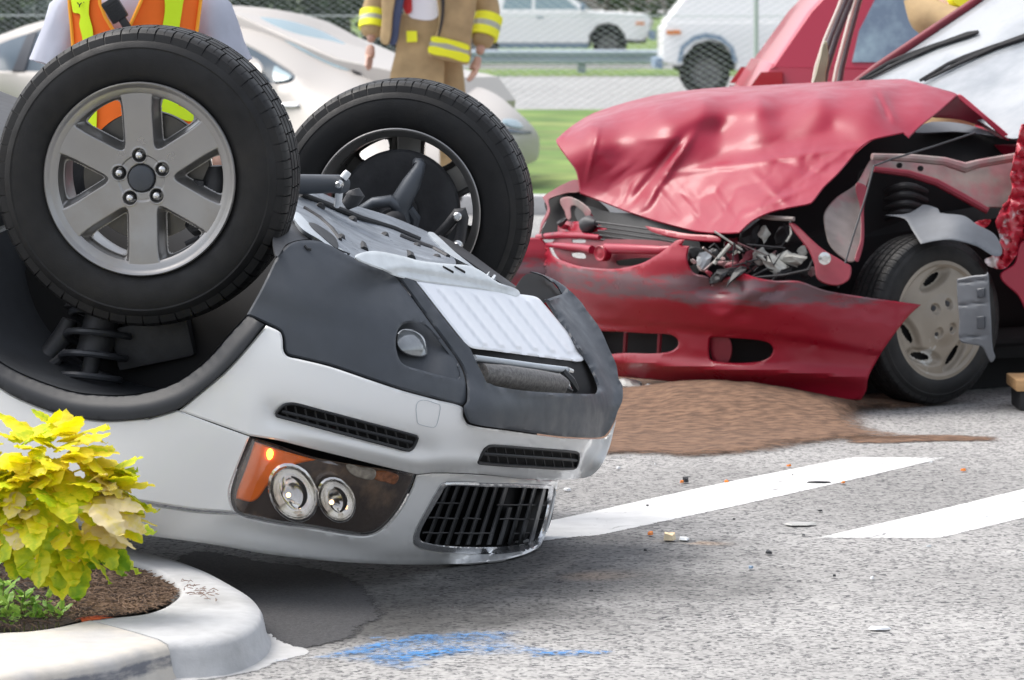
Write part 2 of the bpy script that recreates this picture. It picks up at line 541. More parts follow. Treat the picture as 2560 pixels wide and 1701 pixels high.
def fade_material(name, col, col2, nscale=40.0, rough=0.85, soft=0.5, hard=0.3, stretch=(1, 1, 1), bump=0.3, cscale=30.0, amax=1.0, chips=0.0):
    """colour laid thinly on the ground: solid in the middle, broken up by noise towards its own edge (attribute 'fade')"""
    m = bpy.data.materials.new(name); m.use_nodes = True
    nt = m.node_tree; N = nt.nodes; L = nt.links; b = N['Principled BSDF']
    b.inputs['Roughness'].default_value = rough
    tc = N.new('ShaderNodeTexCoord')
    mp = N.new('ShaderNodeMapping'); mp.inputs['Scale'].default_value = stretch; L.new(tc.outputs['Object'], mp.inputs['Vector'])
    n1 = N.new('ShaderNodeTexNoise'); n1.inputs['Scale'].default_value = nscale; n1.inputs['Detail'].default_value = 6; n1.inputs['Roughness'].default_value = 0.7
    L.new(mp.outputs[0], n1.inputs['Vector'])
    at = N.new('ShaderNodeAttribute'); at.attribute_name = 'fade'
    a = N.new('ShaderNodeMath'); a.operation = 'ADD'; L.new(at.outputs['Fac'], a.inputs[0]); L.new(n1.outputs[0], a.inputs[1])
    r = N.new('ShaderNodeMapRange'); r.inputs['From Min'].default_value = soft; r.inputs['From Max'].default_value = soft + hard
    r.inputs['To Max'].default_value = amax
    L.new(a.outputs[0], r.inputs['Value'])
    if chips > 0:      # the spray sits on the tops of the stones only
        vo = N.new('ShaderNodeTexVoronoi'); vo.inputs['Scale'].default_value = 95; L.new(tc.outputs['Object'], vo.inputs['Vector'])
        sc_ = N.new('ShaderNodeSeparateColor'); L.new(vo.outputs['Color'], sc_.inputs[0])
        rc = N.new('ShaderNodeMapRange'); rc.inputs['From Min'].default_value = chips - .12; rc.inputs['From Max'].default_value = chips + .12; rc.inputs['To Min'].default_value = .12; L.new(sc_.outputs[1], rc.inputs['Value'])
        mc = N.new('ShaderNodeMath'); mc.operation = 'MULTIPLY'; L.new(r.outputs[0], mc.inputs[0]); L.new(rc.outputs[0], mc.inputs[1]); L.new(mc.outputs[0], b.inputs['Alpha'])
    else:
        L.new(r.outputs[0], b.inputs['Alpha'])
    n2 = N.new('ShaderNodeTexNoise'); n2.inputs['Scale'].default_value = cscale; n2.inputs['Detail'].default_value = 6
    L.new(mp.outputs[0], n2.inputs['Vector'])
    r2 = N.new('ShaderNodeMapRange'); r2.inputs['From Min'].default_value = 0.35; r2.inputs['From Max'].default_value = 0.65; L.new(n2.outputs[0], r2.inputs['Value'])
    mx = N.new('ShaderNodeMix'); mx.data_type = 'RGBA'; mx.inputs['A'].default_value = (*col, 1); mx.inputs['B'].default_value = (*col2, 1)
    L.new(r2.outputs[0], mx.inputs['Factor']); L.new(mx.outputs['Result'], b.inputs['Base Color'])
    if bump > 0:
        bp = N.new('ShaderNodeBump'); bp.inputs['Strength'].default_value = bump; bp.inputs['Distance'].default_value = 0.01
        L.new(n2.outputs[0], bp.inputs['Height']); L.new(bp.outputs[0], b.inputs['Normal'])
    MATS[name] = m
    return m


fade_material('line_paint', (0.70, 0.70, 0.69), (0.60, 0.60, 0.59), 55.0, rough=0.65, soft=0.46, hard=0.08, bump=0.0, cscale=12)
fade_material('blue_spray', (0.03, 0.17, 0.42), (0.05, 0.23, 0.52), 38.0, rough=0.8, soft=0.90, hard=0.5, stretch=(0.45, 1, 1), bump=0.0, amax=0.9, chips=0.4)
fade_material('blue_mist', (0.03, 0.17, 0.42), (0.05, 0.23, 0.52), 30.0, rough=0.8, soft=1.2, hard=0.6, stretch=(0.35, 1, 1), bump=0.0, amax=0.7, chips=0.5)
fade_material('sand', (0.07, 0.037, 0.022), (0.20, 0.115, 0.07), 34.0, rough=0.97, soft=0.84, hard=0.34, bump=0.6, cscale=32, stretch=(0.7, 1.7, 1))
fade_material('apron_concrete', (0.46, 0.46, 0.46), (0.40, 0.40, 0.395), 18.0, rough=0.9, soft=0.5, hard=0.2, bump=0.2, cscale=25)
fade_material('patch_edge', (0.026, 0.026, 0.028), (0.06, 0.06, 0.064), 45.0, rough=0.85, soft=0.62, hard=0.2, bump=0.4, cscale=170)


def paint_cracks(m):
    nt = m.node_tree; N = nt.nodes; L = nt.links; b = N['Principled BSDF']
    src = b.inputs['Base Color'].links[0].from_socket
    tc = N.new('ShaderNodeTexCoord')
    nz = N.new('ShaderNodeTexNoise'); nz.inputs['Scale'].default_value = 5; nz.inputs['Detail'].default_value = 5; L.new(tc.outputs['Object'], nz.inputs['Vector'])
    mxv = N.new('ShaderNodeVectorMath'); mxv.operation = 'MULTIPLY_ADD'; mxv.inputs[1].default_value = (.25, .25, 0); L.new(nz.outputs['Color'], mxv.inputs[0]); L.new(tc.outputs['Object'], mxv.inputs[2])
    vo = N.new('ShaderNodeTexVoronoi'); vo.feature = 'DISTANCE_TO_EDGE'; vo.inputs['Scale'].default_value = 1.7; L.new(mxv.outputs[0], vo.inputs['Vector'])
    r = N.new('ShaderNodeMapRange'); r.inputs['From Min'].default_value = .004; r.inputs['From Max'].default_value = .012; r.inputs['To Min'].default_value = .75; r.inputs['To Max'].default_value = 0; L.new(vo.outputs['Distance'], r.inputs['Value'])
    n2 = N.new('ShaderNodeTexNoise'); n2.inputs['Scale'].default_value = 3.2; L.new(tc.outputs['Object'], n2.inputs['Vector'])
    r2 = N.new('ShaderNodeMapRange'); r2.inputs['From Min'].default_value = .46; r2.inputs['From Max'].default_value = .56; L.new(n2.outputs[0], r2.inputs['Value'])
    mu = N.new('ShaderNodeMath'); mu.operation = 'MULTIPLY'; L.new(r.outputs[0], mu.inputs[0]); L.new(r2.outputs[0], mu.inputs[1])
    n3 = N.new('ShaderNodeTexNoise'); n3.inputs['Scale'].default_value = 60; n3.inputs['Detail'].default_value = 2; L.new(tc.outputs['Object'], n3.inputs['Vector'])
    r3 = N.new('ShaderNodeMapRange'); r3.inputs['From Min'].default_value = .70; r3.inputs['From Max'].default_value = .74; r3.inputs['To Max'].default_value = .6; L.new(n3.outputs[0], r3.inputs['Value'])
    mxm = N.new('ShaderNodeMath'); mxm.operation = 'MAXIMUM'; L.new(mu.outputs[0], mxm.inputs[0]); L.new(r3.outputs[0], mxm.inputs[1])
    mx = N.new('ShaderNodeMix'); mx.data_type = 'RGBA'; mx.inputs['B'].default_value = (.06, .06, .065, 1); L.new(src, mx.inputs['A']); L.new(mxm.outputs[0], mx.inputs['Factor'])
    L.new(mx.outputs['Result'], b.inputs['Base Color'])
paint_cracks(MATS['line_paint'])


def sheet(name, outline, z, m, fade=20.0, step=16, hfn=None, kind='structure', parent=None, **kw):
    """a thin layer on the ground from an outline; attribute 'fade' runs from 0 at its edge to 1 inside"""
    lp = spline(outline, step * 0.7)
    lo = lp.min(0); hi = lp.max(0)
    gx = np.arange(lo[0], hi[0], step); gy = np.arange(lo[1], hi[1], step * 0.5)
    G = np.array([(x + (step / 2 if j % 2 else 0), y) for j, y in enumerate(gy) for x in gx])
    G = G[inside(lp, G)]
    def gd(pp):      # edge distance measured on the ground, in the metre scale of its own depth
        q = np.array([ground_pt(x, y, z) for x, y in pp])
        return q
    W = gd(lp); WG = gd(G) if len(G) else np.zeros((0, 3))
    dg = dist_to_loop(W[:, :2], WG[:, :2]) if len(G) else np.zeros(0)
    kp = dg > 0.006
    G = G[kp]; WG = WG[kp]; dg = dg[kp]
    pts = np.concatenate([W[:, :2], WG[:, :2]])
    edges = [(i, (i + 1) % len(W)) for i in range(len(W))]
    rv, re, rf, ov, oe, of = delaunay_2d_cdt([Vector(p.tolist()) for p in pts], edges, [], 0, 1e-5)
    v = np.array([(q.x, q.y) for q in rv])
    t = np.array([f for f in rf if len(f) == 3]); t = t[inside(W[:, :2], v[t].mean(1))]
    f = np.clip(dist_to_loop(W[:, :2], v) / fade, 0, 1)
    zz = 0.0009 + (z - 0.0009) * np.clip(f * 2.5, 0, 1) if z < 0.01 else np.full(len(v), z)      # thin layers feather down to the road at their edge
    if hfn is not None: zz = zz + hfn(v[:, 0], v[:, 1], f)
    nrm = np.cross(np.c_[v[t[:, 1]] - v[t[:, 0]]], np.c_[v[t[:, 2]] - v[t[:, 0]]])
    t[nrm < 0] = t[nrm < 0][:, ::-1]
    me = mesh_from(name, np.c_[v, zz], t, True)
    at = me.attributes.new('fade', 'FLOAT', 'POINT'); at.data.foreach_set('value', f.astype(np.float32))
    return obj(name, me, m, parent, kind=kind, **kw)


# ------------------------------------------------------------------ ground
def quad_sheet(name, x0, x1, y0, y1, z, m, nx=1, ny=1, hfn=None):
    V = []; Fc = []
    for j in range(ny + 1):
        for i in range(nx + 1):
            x = x0 + (x1 - x0) * i / nx; y = y0 + (y1 - y0) * j / ny
            V.append((x, y, z + (hfn(x, y) if hfn else 0)))
    for j in range(ny):
        for i in range(nx):
            a = j * (nx + 1) + i; Fc.append((a, a + 1, a + nx + 2, a + nx + 1))
    return obj(name, mesh_from(name, V, Fc), m, kind='structure')


quad_sheet('ground', -900, 900, -60, 2500, 0.0, 'asphalt')
verge_h = lambda x, y: 0.10 * min(1, max(0, (y - 26.6) / 4))
quad_sheet('grass_verge', -60, 60, 26.5, 46.5, 0.09, 'grass', 40, 20, verge_h)
quad_sheet('road', -300, 300, 50.0, 79.0, 0.006, 'asphalt_far')
quad_sheet('grass_strip', -300, 300, 79.0, 88.0, 0.02, 'grass')
quad_sheet('far_road', -300, 300, 88.0, 104.0, 0.008, 'asphalt_far')
quad_sheet('far_grass', -600, 600, 104.0, 900.0, 0.012, 'grass')
me = mesh_from('verge_kerb', *box((0, 26.4, 0.06), 60, 0.1, 0.075, None, 0.02))
obj('verge_kerb', me, 'concrete', kind='structure')

sheet('white_road_marking', [(1180, 1338), (1400, 1294), (1760, 1215), (2128, 1141), (2128, 1141), (2364, 1142), (2364, 1142), (2100, 1204), (1800, 1271), (1490, 1337), (1490, 1337)], 0.004, 'line_paint', fade=0.03, step=22)
sheet('white_road_marking', [(2042, 1342), (2042, 1342), (2300, 1283), (2560, 1220), (2900, 1140), (2900, 1140), (2900, 1215), (2560, 1292), (2351, 1342), (2351, 1342)], 0.004, 'line_paint', fade=0.03, step=22)
sheet('asphalt_repair_patch', [(420, 1400), (700, 1405), (860, 1432), (930, 1470), (965, 1515), (975, 1545), (930, 1560), (905, 1590), (860, 1605), (800, 1618), (740, 1626), (640, 1590), (560, 1540)], 0.003, 'patch_edge', fade=0.10, step=20)
# blue utility marking, sprayed in four strokes
for ol, fd in (([(640, 1648), (740, 1640), (850, 1612), (1000, 1582), (1150, 1575), (1260, 1573), (1340, 1578), (1400, 1585), (1330, 1592), (1200, 1598), (1080, 1608), (980, 1632), (880, 1650), (760, 1655)], 0.09),
               ([(880, 1655), (1000, 1618), (1120, 1608), (1280, 1610), (1310, 1625), (1200, 1640), (1080, 1655), (960, 1668)], 0.10),
               ([(1300, 1640), (1380, 1622), (1500, 1620), (1555, 1630), (1480, 1640), (1380, 1642)], 0.05),
               ([(950, 1668), (1050, 1655), (1100, 1662), (1040, 1676), (960, 1680)], 0.06),
               ([(900, 1590), (960, 1588), (990, 1596), (930, 1602)], 0.04)):
    sheet('blue_paint_marking', ol, 0.0045, 'blue_spray', fade=fd, step=14)

sheet('blue_paint_marking', [(600, 1650), (760, 1640), (860, 1606), (1000, 1574), (1250, 1562), (1430, 1580), (1380, 1600), (1560, 1618), (1570, 1640), (1400, 1650), (1200, 1655), (1110, 1676), (950, 1688), (840, 1672), (740, 1660)], 0.0042, 'blue_mist', fade=0.12, step=14)
def sand_h(x, y, f):
    hump = 0.075 * np.exp(-(((x - 0.72) / 0.35)**2 + ((y - 13.55) / 0.45)**2)) + 0.035 * np.exp(-(((x - 1.05) / 0.5)**2 + ((y - 13.3) / 0.4)**2)) + 0.03 * np.exp(-(((x - 0.2) / 0.4)**2 + ((y - 13.6) / 0.5)**2))
    n = 0.004 * fbm(x * 14, y * 8, 3, 4)
    return smoothstep(0.15, 0.8, f) * (0.008 + hump + n)
sheet('sand_spill', [(1150, 930), (1400, 890), (1900, 880), (2300, 900), (2420, 960), (2420, 1012), (2330, 1035), (2250, 1050), (2330, 1080), (2520, 1090), (2530, 1104), (2400, 1112), (2240, 1108), (2120, 1118), (1980, 1140), (1820, 1154), (1700, 1158), (1560, 1150), (1480, 1180), (1300, 1190), (1180, 1150), (1150, 1050)], 0.003, 'sand', fade=0.34, step=11, hfn=sand_h, kind='stuff', label='brown absorbent sand spilled on the road before the red car', cat='sand')
sheet('sand_streak', [(2080, 1098), (2200, 1086), (2330, 1082), (2450, 1086), (2530, 1098), (2450, 1106), (2330, 1108), (2180, 1112)], 0.0032, 'sand', fade=0.12, step=11, kind='stuff', label='thin tongue of brown sand reaching right from the spill', cat='sand')
# ------------------------------------------------------------------ planting island: kerb, soil
ZK = 0.078
inner = [(-320, 1352), (0, 1362), (200, 1380), (300, 1396), (371, 1416), (425, 1447), (450, 1474), (436, 1497), (402, 1519), (350, 1535), (280, 1543), (221, 1548)]
outer = [(-320, 1318), (0, 1326), (200, 1346), (320, 1366), (429, 1393), (514, 1425), (581, 1461), (626, 1490), (648, 1520), (634, 1556), (560, 1592), (420, 1604)]
def densify(lst, n):
    a = np.array(lst, float); t = np.linspace(0, len(a) - 1, n)
    s = spline([tuple(p) for p in lst], 6, closed=False)
    d = np.r_[0, np.cumsum(np.linalg.norm(np.diff(s, axis=0), axis=1))]
    # keep the pairing of the given stations
    idx = [np.argmin(np.linalg.norm(s - p, axis=1)) for p in a]
    out = []
    for q in t:
        i = min(int(q), len(a) - 2); fr = q - i
        dd = d[idx[i]] * (1 - fr) + d[idx[i + 1]] * fr
        out.append([np.interp(dd, d, s[:, 0]), np.interp(dd, d, s[:, 1])])
    return out
NK = 90
I2 = densify(inner, NK); O2 = densify(outer, NK)
def kerb_mesh(I2, O2, cap=True, skirt=0.05):
    rows = []
    IW = [ground_pt(x, y, ZK) for x, y in I2]; OW = [ground_pt(x, y, ZK) for x, y in O2]
    n = len(IW); V = []; Fc = []
    for i in range(n):
        a, b = IW[i], OW[i]
        t = OW[min(i + 1, n - 1)] - OW[max(i - 1, 0)]
        nr = Vector((t.y, -t.x, 0)).normalized()
        if nr.dot(b - a) < 0: nr = -nr
        w = (b - a)
        wl = w.length; wd = w / wl
        ring = [Vector((a.x, a.y, -0.02)) , Vector((a.x, a.y, ZK - 0.012)), a + wd * 0.006 + Vector((0, 0, -0.003)), a + wd * 0.016, a + w * 0.5 + Vector((0, 0, 0.001)),
                b - wd * min(0.04, wl * .3), b + nr * 0.0 + Vector((0, 0, -0.006)), b + nr * 0.008 + Vector((0, 0, -0.018)), b + nr * 0.013 + Vector((0, 0, -0.04)), b + nr * 0.018 + Vector((0, 0, -0.062)), b + nr * 0.026 + Vector((0, 0, -0.0735)), b + nr * 0.03 + Vector((0, 0, -0.095))]
        V += ring
    k = 12
    for i in range(n - 1):
        for j in range(k - 1):
            Fc.append((i * k + j, (i + 1) * k + j, (i + 1) * k + j + 1, i * k + j + 1))
    Fc.append(tuple(range(k))); Fc.append(tuple((n - 1) * k + j for j in range(k))[::-1])
    return V, Fc
V, Fc = kerb_mesh(I2, O2)
b = bmesh.new(); me = mesh_from('concrete_kerb', V, Fc, True, 50)
b.from_mesh(me); bmesh.ops.recalc_face_normals(b, faces=b.faces); b.to_mesh(me); b.free()
obj('concrete_kerb', me, 'concrete', kind='structure')
inner2 = [(217, 1549), (170, 1560), (134, 1568), (67, 1577), (0, 1581), (-150, 1605), (-320, 1640)]
outer2 = [(416, 1606), (340, 1625), (268, 1645), (130, 1668), (0, 1690), (-150, 1718), (-320, 1755)]
mat('concrete_warm', (0.52, 0.485, 0.43), rough=0.88, var=0.09, vscale=24, bump=0.25, bscale=150, col2=(0.43, 0.42, 0.41), mix_scale=4)
V, Fc = kerb_mesh(densify(inner2, 40), densify(outer2, 40))
me = mesh_from('concrete_kerb', V, Fc, True, 50)
b = bmesh.new(); b.from_mesh(me); bmesh.ops.recalc_face_normals(b, faces=b.faces); b.to_mesh(me); b.free()
obj('concrete_kerb', me, 'concrete_warm', kind='structure')
sheet('gutter_apron', [(300, 1640), (440, 1640), (560, 1628), (640, 1600), (670, 1570), (690, 1585), (720, 1606), (775, 1626), (740, 1640), (690, 1655), (640, 1676), (560, 1690), (480, 1700), (300, 1720), (100, 1760), (-100, 1800), (-300, 1800), (-300, 1720), (0, 1690)], 0.0035, 'apron_concrete', fade=0.03, step=16)
# soil inside the ring
def soil_h(x, y, f): return 0.035 * np.clip(f, 0, 1) + 0.012 * fbm(x * 22, y * 22, 5, 3) * f
sheet('planting_bed', [(-320, 1372)] + [(x, y + 8) for x, y in inner[1:7]] + [(x, y - 2) for x, y in inner[7:]] + inner2[1:], ZK - 0.05, 'soil', fade=0.1, step=12, hfn=soil_h)
# ------------------------------------------------------------------ overturned white car
WYAW, WPIT, WROL = radians(22.918), radians(17.627), radians(5.322)
_f = np.array([cos(WYAW), -sin(WYAW), 0]); _a = np.array([sin(WYAW), cos(WYAW), 0]); _u = np.array([0, 0, -1.0])
_a, _u = cos(WROL) * _a + sin(WROL) * _u, cos(WROL) * _u - sin(WROL) * _a
_f, _u = cos(WPIT) * _f + sin(WPIT) * _u, cos(WPIT) * _u - sin(WPIT) * _f
WR = np.array([_f, _a, _u]); WS = 0.961
WO = np.array([-0.6227, 10.074, 0.8194])


def WC(x, y, z):
    """car frame (forward, near to far, car-up) -> world; the car lies on its roof"""
    return Vector((WO + WS * (x * _f + y * _a + z * _u)).tolist())


def smooth_curve(zs, xs):
    g = np.linspace(zs[0] - 0.4, zs[-1] + 0.4, 700)
    v = np.interp(g, zs, xs)
    k = np.exp(-np.linspace(-2.5, 2.5, 41)**2); k /= k.sum()
    v = np.convolve(np.pad(v, 20, mode='edge'), k, 'valid')
    return lambda z: np.interp(z, g, v)


BX = smooth_curve([-.34, -.25, -.12, 0, .08, .15, .22, .30, .36, .42, .8], [.22, .40, .60, .80, .90, .955, .965, .955, .935, .90, .8])
BW = smooth_curve([-.30, -.15, 0, .1, .2, .4, .8], [.76, .86, .92, .94, .95, .95, .9])
HX = smooth_curve([.0, .25, .34, .42, .50, .58, .64, .69, .73, .78], [.9, .90, .895, .88, .865, .84, .80, .72, .56, .30])
HW = smooth_curve([.0, .3, .45, .55, .63, .69, .74, .80], [.94, .94, .93, .91, .87, .80, .66, .40])


def g_bumper(x, y, z, d=0.0):
    X = BX(z) + d; W = BW(z) + d
    return (np.maximum(x - .05, 0) / np.maximum(X - .05, .05))**2.7 + (np.abs(y) / W)**2.7 - 1


def g_hood(x, y, z, d=0.0):
    zz = z - 0.13 * np.clip(.8 - x, 0, 2.0)
    X = HX(zz) + d; W = HW(zz) + d
    return (np.maximum(x - .05, 0) / np.maximum(X - .05, .05))**2.7 + (np.abs(y) / np.maximum(W, .1))**2.7 - 1


def car_rays(px, py, R, O, S):
    D = dirs(px, py)
    return (R @ (C0 - O)) / S, (D @ R.T) / S


def env(gfun, d=0.0, t0=8.3, t1=12.2, R=WR, O=WO, S=WS):
    def fn(px, py):
        px = np.asarray(px, float); py = np.asarray(py, float)
        oc, dc = car_rays(px, py, R, O, S)
        ts = np.arange(t0, t1, 0.02)
        best = np.full(len(px), np.inf); bt = np.full(len(px), t0); hit = np.full(len(px), np.nan)
        for t in ts:
            c = oc + dc * t
            g = gfun(c[:, 0], c[:, 1], c[:, 2], d)
            better = g < best
            upd = better & np.isnan(hit)
            best[upd] = g[upd]; bt[upd] = t
            new = np.isnan(hit) & (g < 0)
            hit[new] = t
        out = np.where(np.isnan(hit), bt, hit)
        h = ~np.isnan(hit)
        lo = np.where(h, out - 0.02, out); hi = out.copy()
        for _ in range(18):
            m_ = (lo + hi) / 2
            c = oc + dc * m_[:, None]
            neg = gfun(c[:, 0], c[:, 1], c[:, 2], d) < 0
            hi = np.where(neg, m_, hi); lo = np.where(neg, lo, m_)
        # sight lines that just miss: the closest approach, refined, so that the silhouette stays smooth
        ta = bt - 0.03; tb = bt + 0.03
        for _ in range(24):
            m1 = ta + (tb - ta) * 0.382; m2 = ta + (tb - ta) * 0.618
            c1 = oc + dc * m1[:, None]; c2 = oc + dc * m2[:, None]
            less = gfun(c1[:, 0], c1[:, 1], c1[:, 2], d) < gfun(c2[:, 0], c2[:, 1], c2[:, 2], d)
            tb = np.where(less, m2, tb); ta = np.where(less, ta, m1)
        return np.where(h, hi, (ta + tb) / 2)
    return fn


def car_plane(c0, n, R=WR, O=WO, S=WS):
    """plane in car frame through c0 with normal n -> distance along the sight line"""
    n = np.array(n, float); c0 = np.array(c0, float)
    def fn(px, py):
        oc, dc = car_rays(px, py, R, O, S)
        return ((c0 - oc) @ n) / (dc @ n)
    return fn


def plus(fn, extra):
    return lambda px, py: fn(px, py) + (extra(px, py) if callable(extra) else extra)


white_car = empty('overturned_car', None, 'white estate car lying upside down with its front wheels in the air', 'car')
EB = env(g_bumper); EH0 = env(g_hood)
def EH(px, py):
    """bonnet surface, pressed flat where it would reach below the road"""
    d = EH0(px, py); g = (CAMH - 0.012) * FPX / (np.maximum(np.asarray(py, float), 400) - YHP)
    k = 0.05; h = np.clip(0.5 + 0.5 * (g - d) / k, 0, 1)
    return g * (1 - h) + d * h - k * h * (1 - h)

# -- dark grey lower bumper at the near corner
grey_ol = [(617, 787), (617, 787), (648, 732), (670, 688), (692, 644), (723, 611), (750, 602), (789, 602), (824, 613), (860, 633), (895, 650), (939, 668), (987, 688), (987, 688), (1036, 754), (1084, 820), (1129, 882), (1153, 921), (1164, 957), (1164, 1005), (1155, 1014), (1155, 1014), (1089, 996), (1001, 972), (913, 943), (824, 913), (750, 895), (721, 888), (712, 875), (710, 846), (701, 827), (670, 811)]
fog_hole = [(990, 869), (992, 833), (1005, 813), (1027, 807), (1058, 813), (1084, 838), (1129, 895), (1146, 935), (1144, 946), (1111, 941), (1054, 926), (1005, 908)]
def grey_form(px, py):
    # soft fold that runs forward from the arch lip, and a proud lip beside the arch
    yl = 745 + 0.30 * (px - 660)
    fold = 0.012 * smoothstep(-30, 30, py - yl) * smoothstep(1000, 800, px)
    return fold
patch('lower_bumper', grey_ol, plus(EB, grey_form), 'grey_plastic', white_car, holes=[fog_hole], step=11, edge=5, roll=0.006, relax=3)
EBd = env(g_bumper, -0.055)
def fog_bowl(px, py):
    return EBd(px, py) + 0.0
fo = patch('fog_lamp_recess', [(984, 872), (986, 828), (1002, 806), (1030, 800), (1064, 808), (1092, 836), (1137, 892), (1154, 936), (1150, 953), (1108, 948), (1050, 934), (998, 914)], 
      lambda px, py: EB(px, py) + 0.004 + 0.07 * smoothstep(1150, 1040, px + 0.2 * (py - 870)), 'grey_plastic', white_car, step=9, edge=0, roll=0)
fl = patch('fog_lamp', [(992, 862), (994, 835), (1008, 824), (1035, 826), (1058, 842), (1068, 868), (1066, 888), (1040, 892), (1008, 882)], lambda px, py: EB(px, py) + 0.045 - 0.02 * np.clip(1 - ((px - 1028) / 42)**2 - ((py - 858) / 36)**2, 0, 1), 'fog_glass', white_car, step=6, edge=3, roll=0.006)
# -- centre frame round the opening
frame_ol = [(990, 688), (990, 688), (1039, 754), (1087, 820), (1132, 882), (1157, 921), (1167, 957), (1167, 1005), (1159, 1018), (1164, 1040), (1177, 1058), (1265, 1073), (1397, 1091), (1486, 1095), (1512, 1089), (1534, 1058), (1545, 1027), (1556, 1001), (1556, 965), (1547, 948), (1541, 913), (1525, 877), (1499, 820), (1463, 772), (1419, 723), (1404, 736), (1404, 736), (1362, 750), (1362, 750), (1397, 802), (1441, 868), (1472, 917), (1494, 970), (1490, 985), (1490, 985), (1441, 985), (1320, 978), (1240, 966), (1225, 959), (1217, 957), (1208, 939), (1190, 904), (1173, 868), (1146, 842), (1080, 758), (1036, 701), (1036, 701)]
def frame_form(px, py):
    lower = 0.03 * smoothstep(962, 1000, py) * smoothstep(1150, 1200, px)
    return -0.018 - lower + 0.03 * smoothstep(985, 960, py) * smoothstep(1210, 1260, px) * smoothstep(1480, 1440, px)
patch('bumper_centre_frame', frame_ol, plus(EB, frame_form), 'grey_plastic', white_car, step=9, edge=6, roll=0.004, relax=30)
patch('far_fog_recess', [(1499, 866), (1509, 860), (1522, 880), (1534, 912), (1539, 945), (1532, 940), (1515, 905)], plus(EB, -0.025), 'dark_void', white_car, step=7, edge=0, roll=0.0, thick=0.004)
patch('far_bumper_corner', [(1327, 679), (1327, 679), (1344, 682), (1380, 696), (1419, 722), (1466, 776), (1440, 770), (1404, 737), (1390, 715), (1360, 690)], plus(env(g_bumper, 0.01), 0.0), 'grey_plastic', white_car, step=9, edge=3, roll=0.01)
patch('far_arch_inside', [(1290, 735), (1310, 690), (1335, 684), (1365, 695), (1392, 720), (1404, 738), (1370, 752), (1352, 760)], plus(env(g_bumper, 0.0), 0.12), 'dark_void', white_car, step=12, edge=0, roll=0)

# -- white painted fascia with two slotted vents
vent1 = [(690, 1037), (700, 1022), (714, 1012), (735, 1010), (790, 1024), (900, 1053), (1040, 1091), (1043, 1097), (1033, 1119), (1023, 1126), (988, 1118), (850, 1082), (727, 1049), (700, 1042)]
vent2 = [(1195, 1155), (1204, 1138), (1216, 1119), (1230, 1115), (1330, 1122), (1438, 1131), (1446, 1136), (1442, 1164), (1433, 1172), (1320, 1167), (1205, 1159)]
white_ol = [(666, 814), (666, 814), (700, 831), (706, 848), (708, 876), (718, 891), (750, 899), (824, 917), (913, 947), (1001, 976), (1089, 1000), (1155, 1018), (1158, 1042), (1172, 1062), (1265, 1077), (1397, 1095), (1486, 1099), (1516, 1092), (1540, 1050), (1540, 1050), (1524, 1117), (1502, 1166), (1475, 1191), (1421, 1199), (1334, 1199), (1193, 1185), (1085, 1182), (1041, 1186), (1041, 1186), (976, 1171), (868, 1144), (759, 1117), (694, 1101), (626, 1090), (626, 1090), (542, 1060), (448, 1027), (448, 1027), (499, 984), (564, 929), (618, 870)]
def line_d(px, py, x0, y0, x1, y1):
    dx, dy = x1 - x0, y1 - y0; l = math.hypot(dx, dy)
    return ((px - x0) * -dy + (py - y0) * dx) / l, ((px - x0) * dx + (py - y0) * dy) / l
def white_form(px, py):
    e = np.zeros_like(px)
    # scooped channel that leads into the near vent and runs out past it
    d, s = line_d(px, py, 660, 1030, 1060, 1130)
    L = math.hypot(400, 100)
    w = smoothstep(-30, 40, s) * smoothstep(L + 60, L - 10, s)
    e += 0.022 * np.exp(-(d / 34)**2) * w
    d, s = line_d(px, py, 1150, 1135, 1480, 1155)
    e += 0.018 * np.exp(-(d / 34)**2) * smoothstep(-10, 60, s) * smoothstep(350, 290, s)
    # lip above the grille and lamp
    yl = np.interp(px, [450, 626, 868, 1041, 1193, 1334, 1480], [1030, 1090, 1144, 1186, 1185, 1199, 1192])
    e += 0.03 * smoothstep(-34, 4, py - yl) * smoothstep(640, 800, px)
    e -= 0.012 * np.exp(-((py - yl + 34) / 16)**2) * smoothstep(700, 900, px)
    return e
fas = patch('front_fascia', white_ol, plus(EB, white_form), 'white_paint', white_car, holes=[vent1, vent2], step=7.5, edge=4.5, roll=0.006, relax=6)
# tow-eye cover: a thin seam standing as a rounded square
cov = spline([(1047, 1004), (1098, 1012), (1101, 1020), (1092, 1062), (1084, 1069), (1048, 1061), (1043, 1054)], 5)
Vt = [P(x, y, d) for (x, y), d in zip(cov, plus(EB, white_form)(cov[:, 0], cov[:, 1]) - 0.001)]
obj('tow_eye_cover_seam', mesh_from('tow_eye_cover_seam', *tube(Vt + [Vt[0]], 0.0007, 5)), 'rail_steel', white_car)


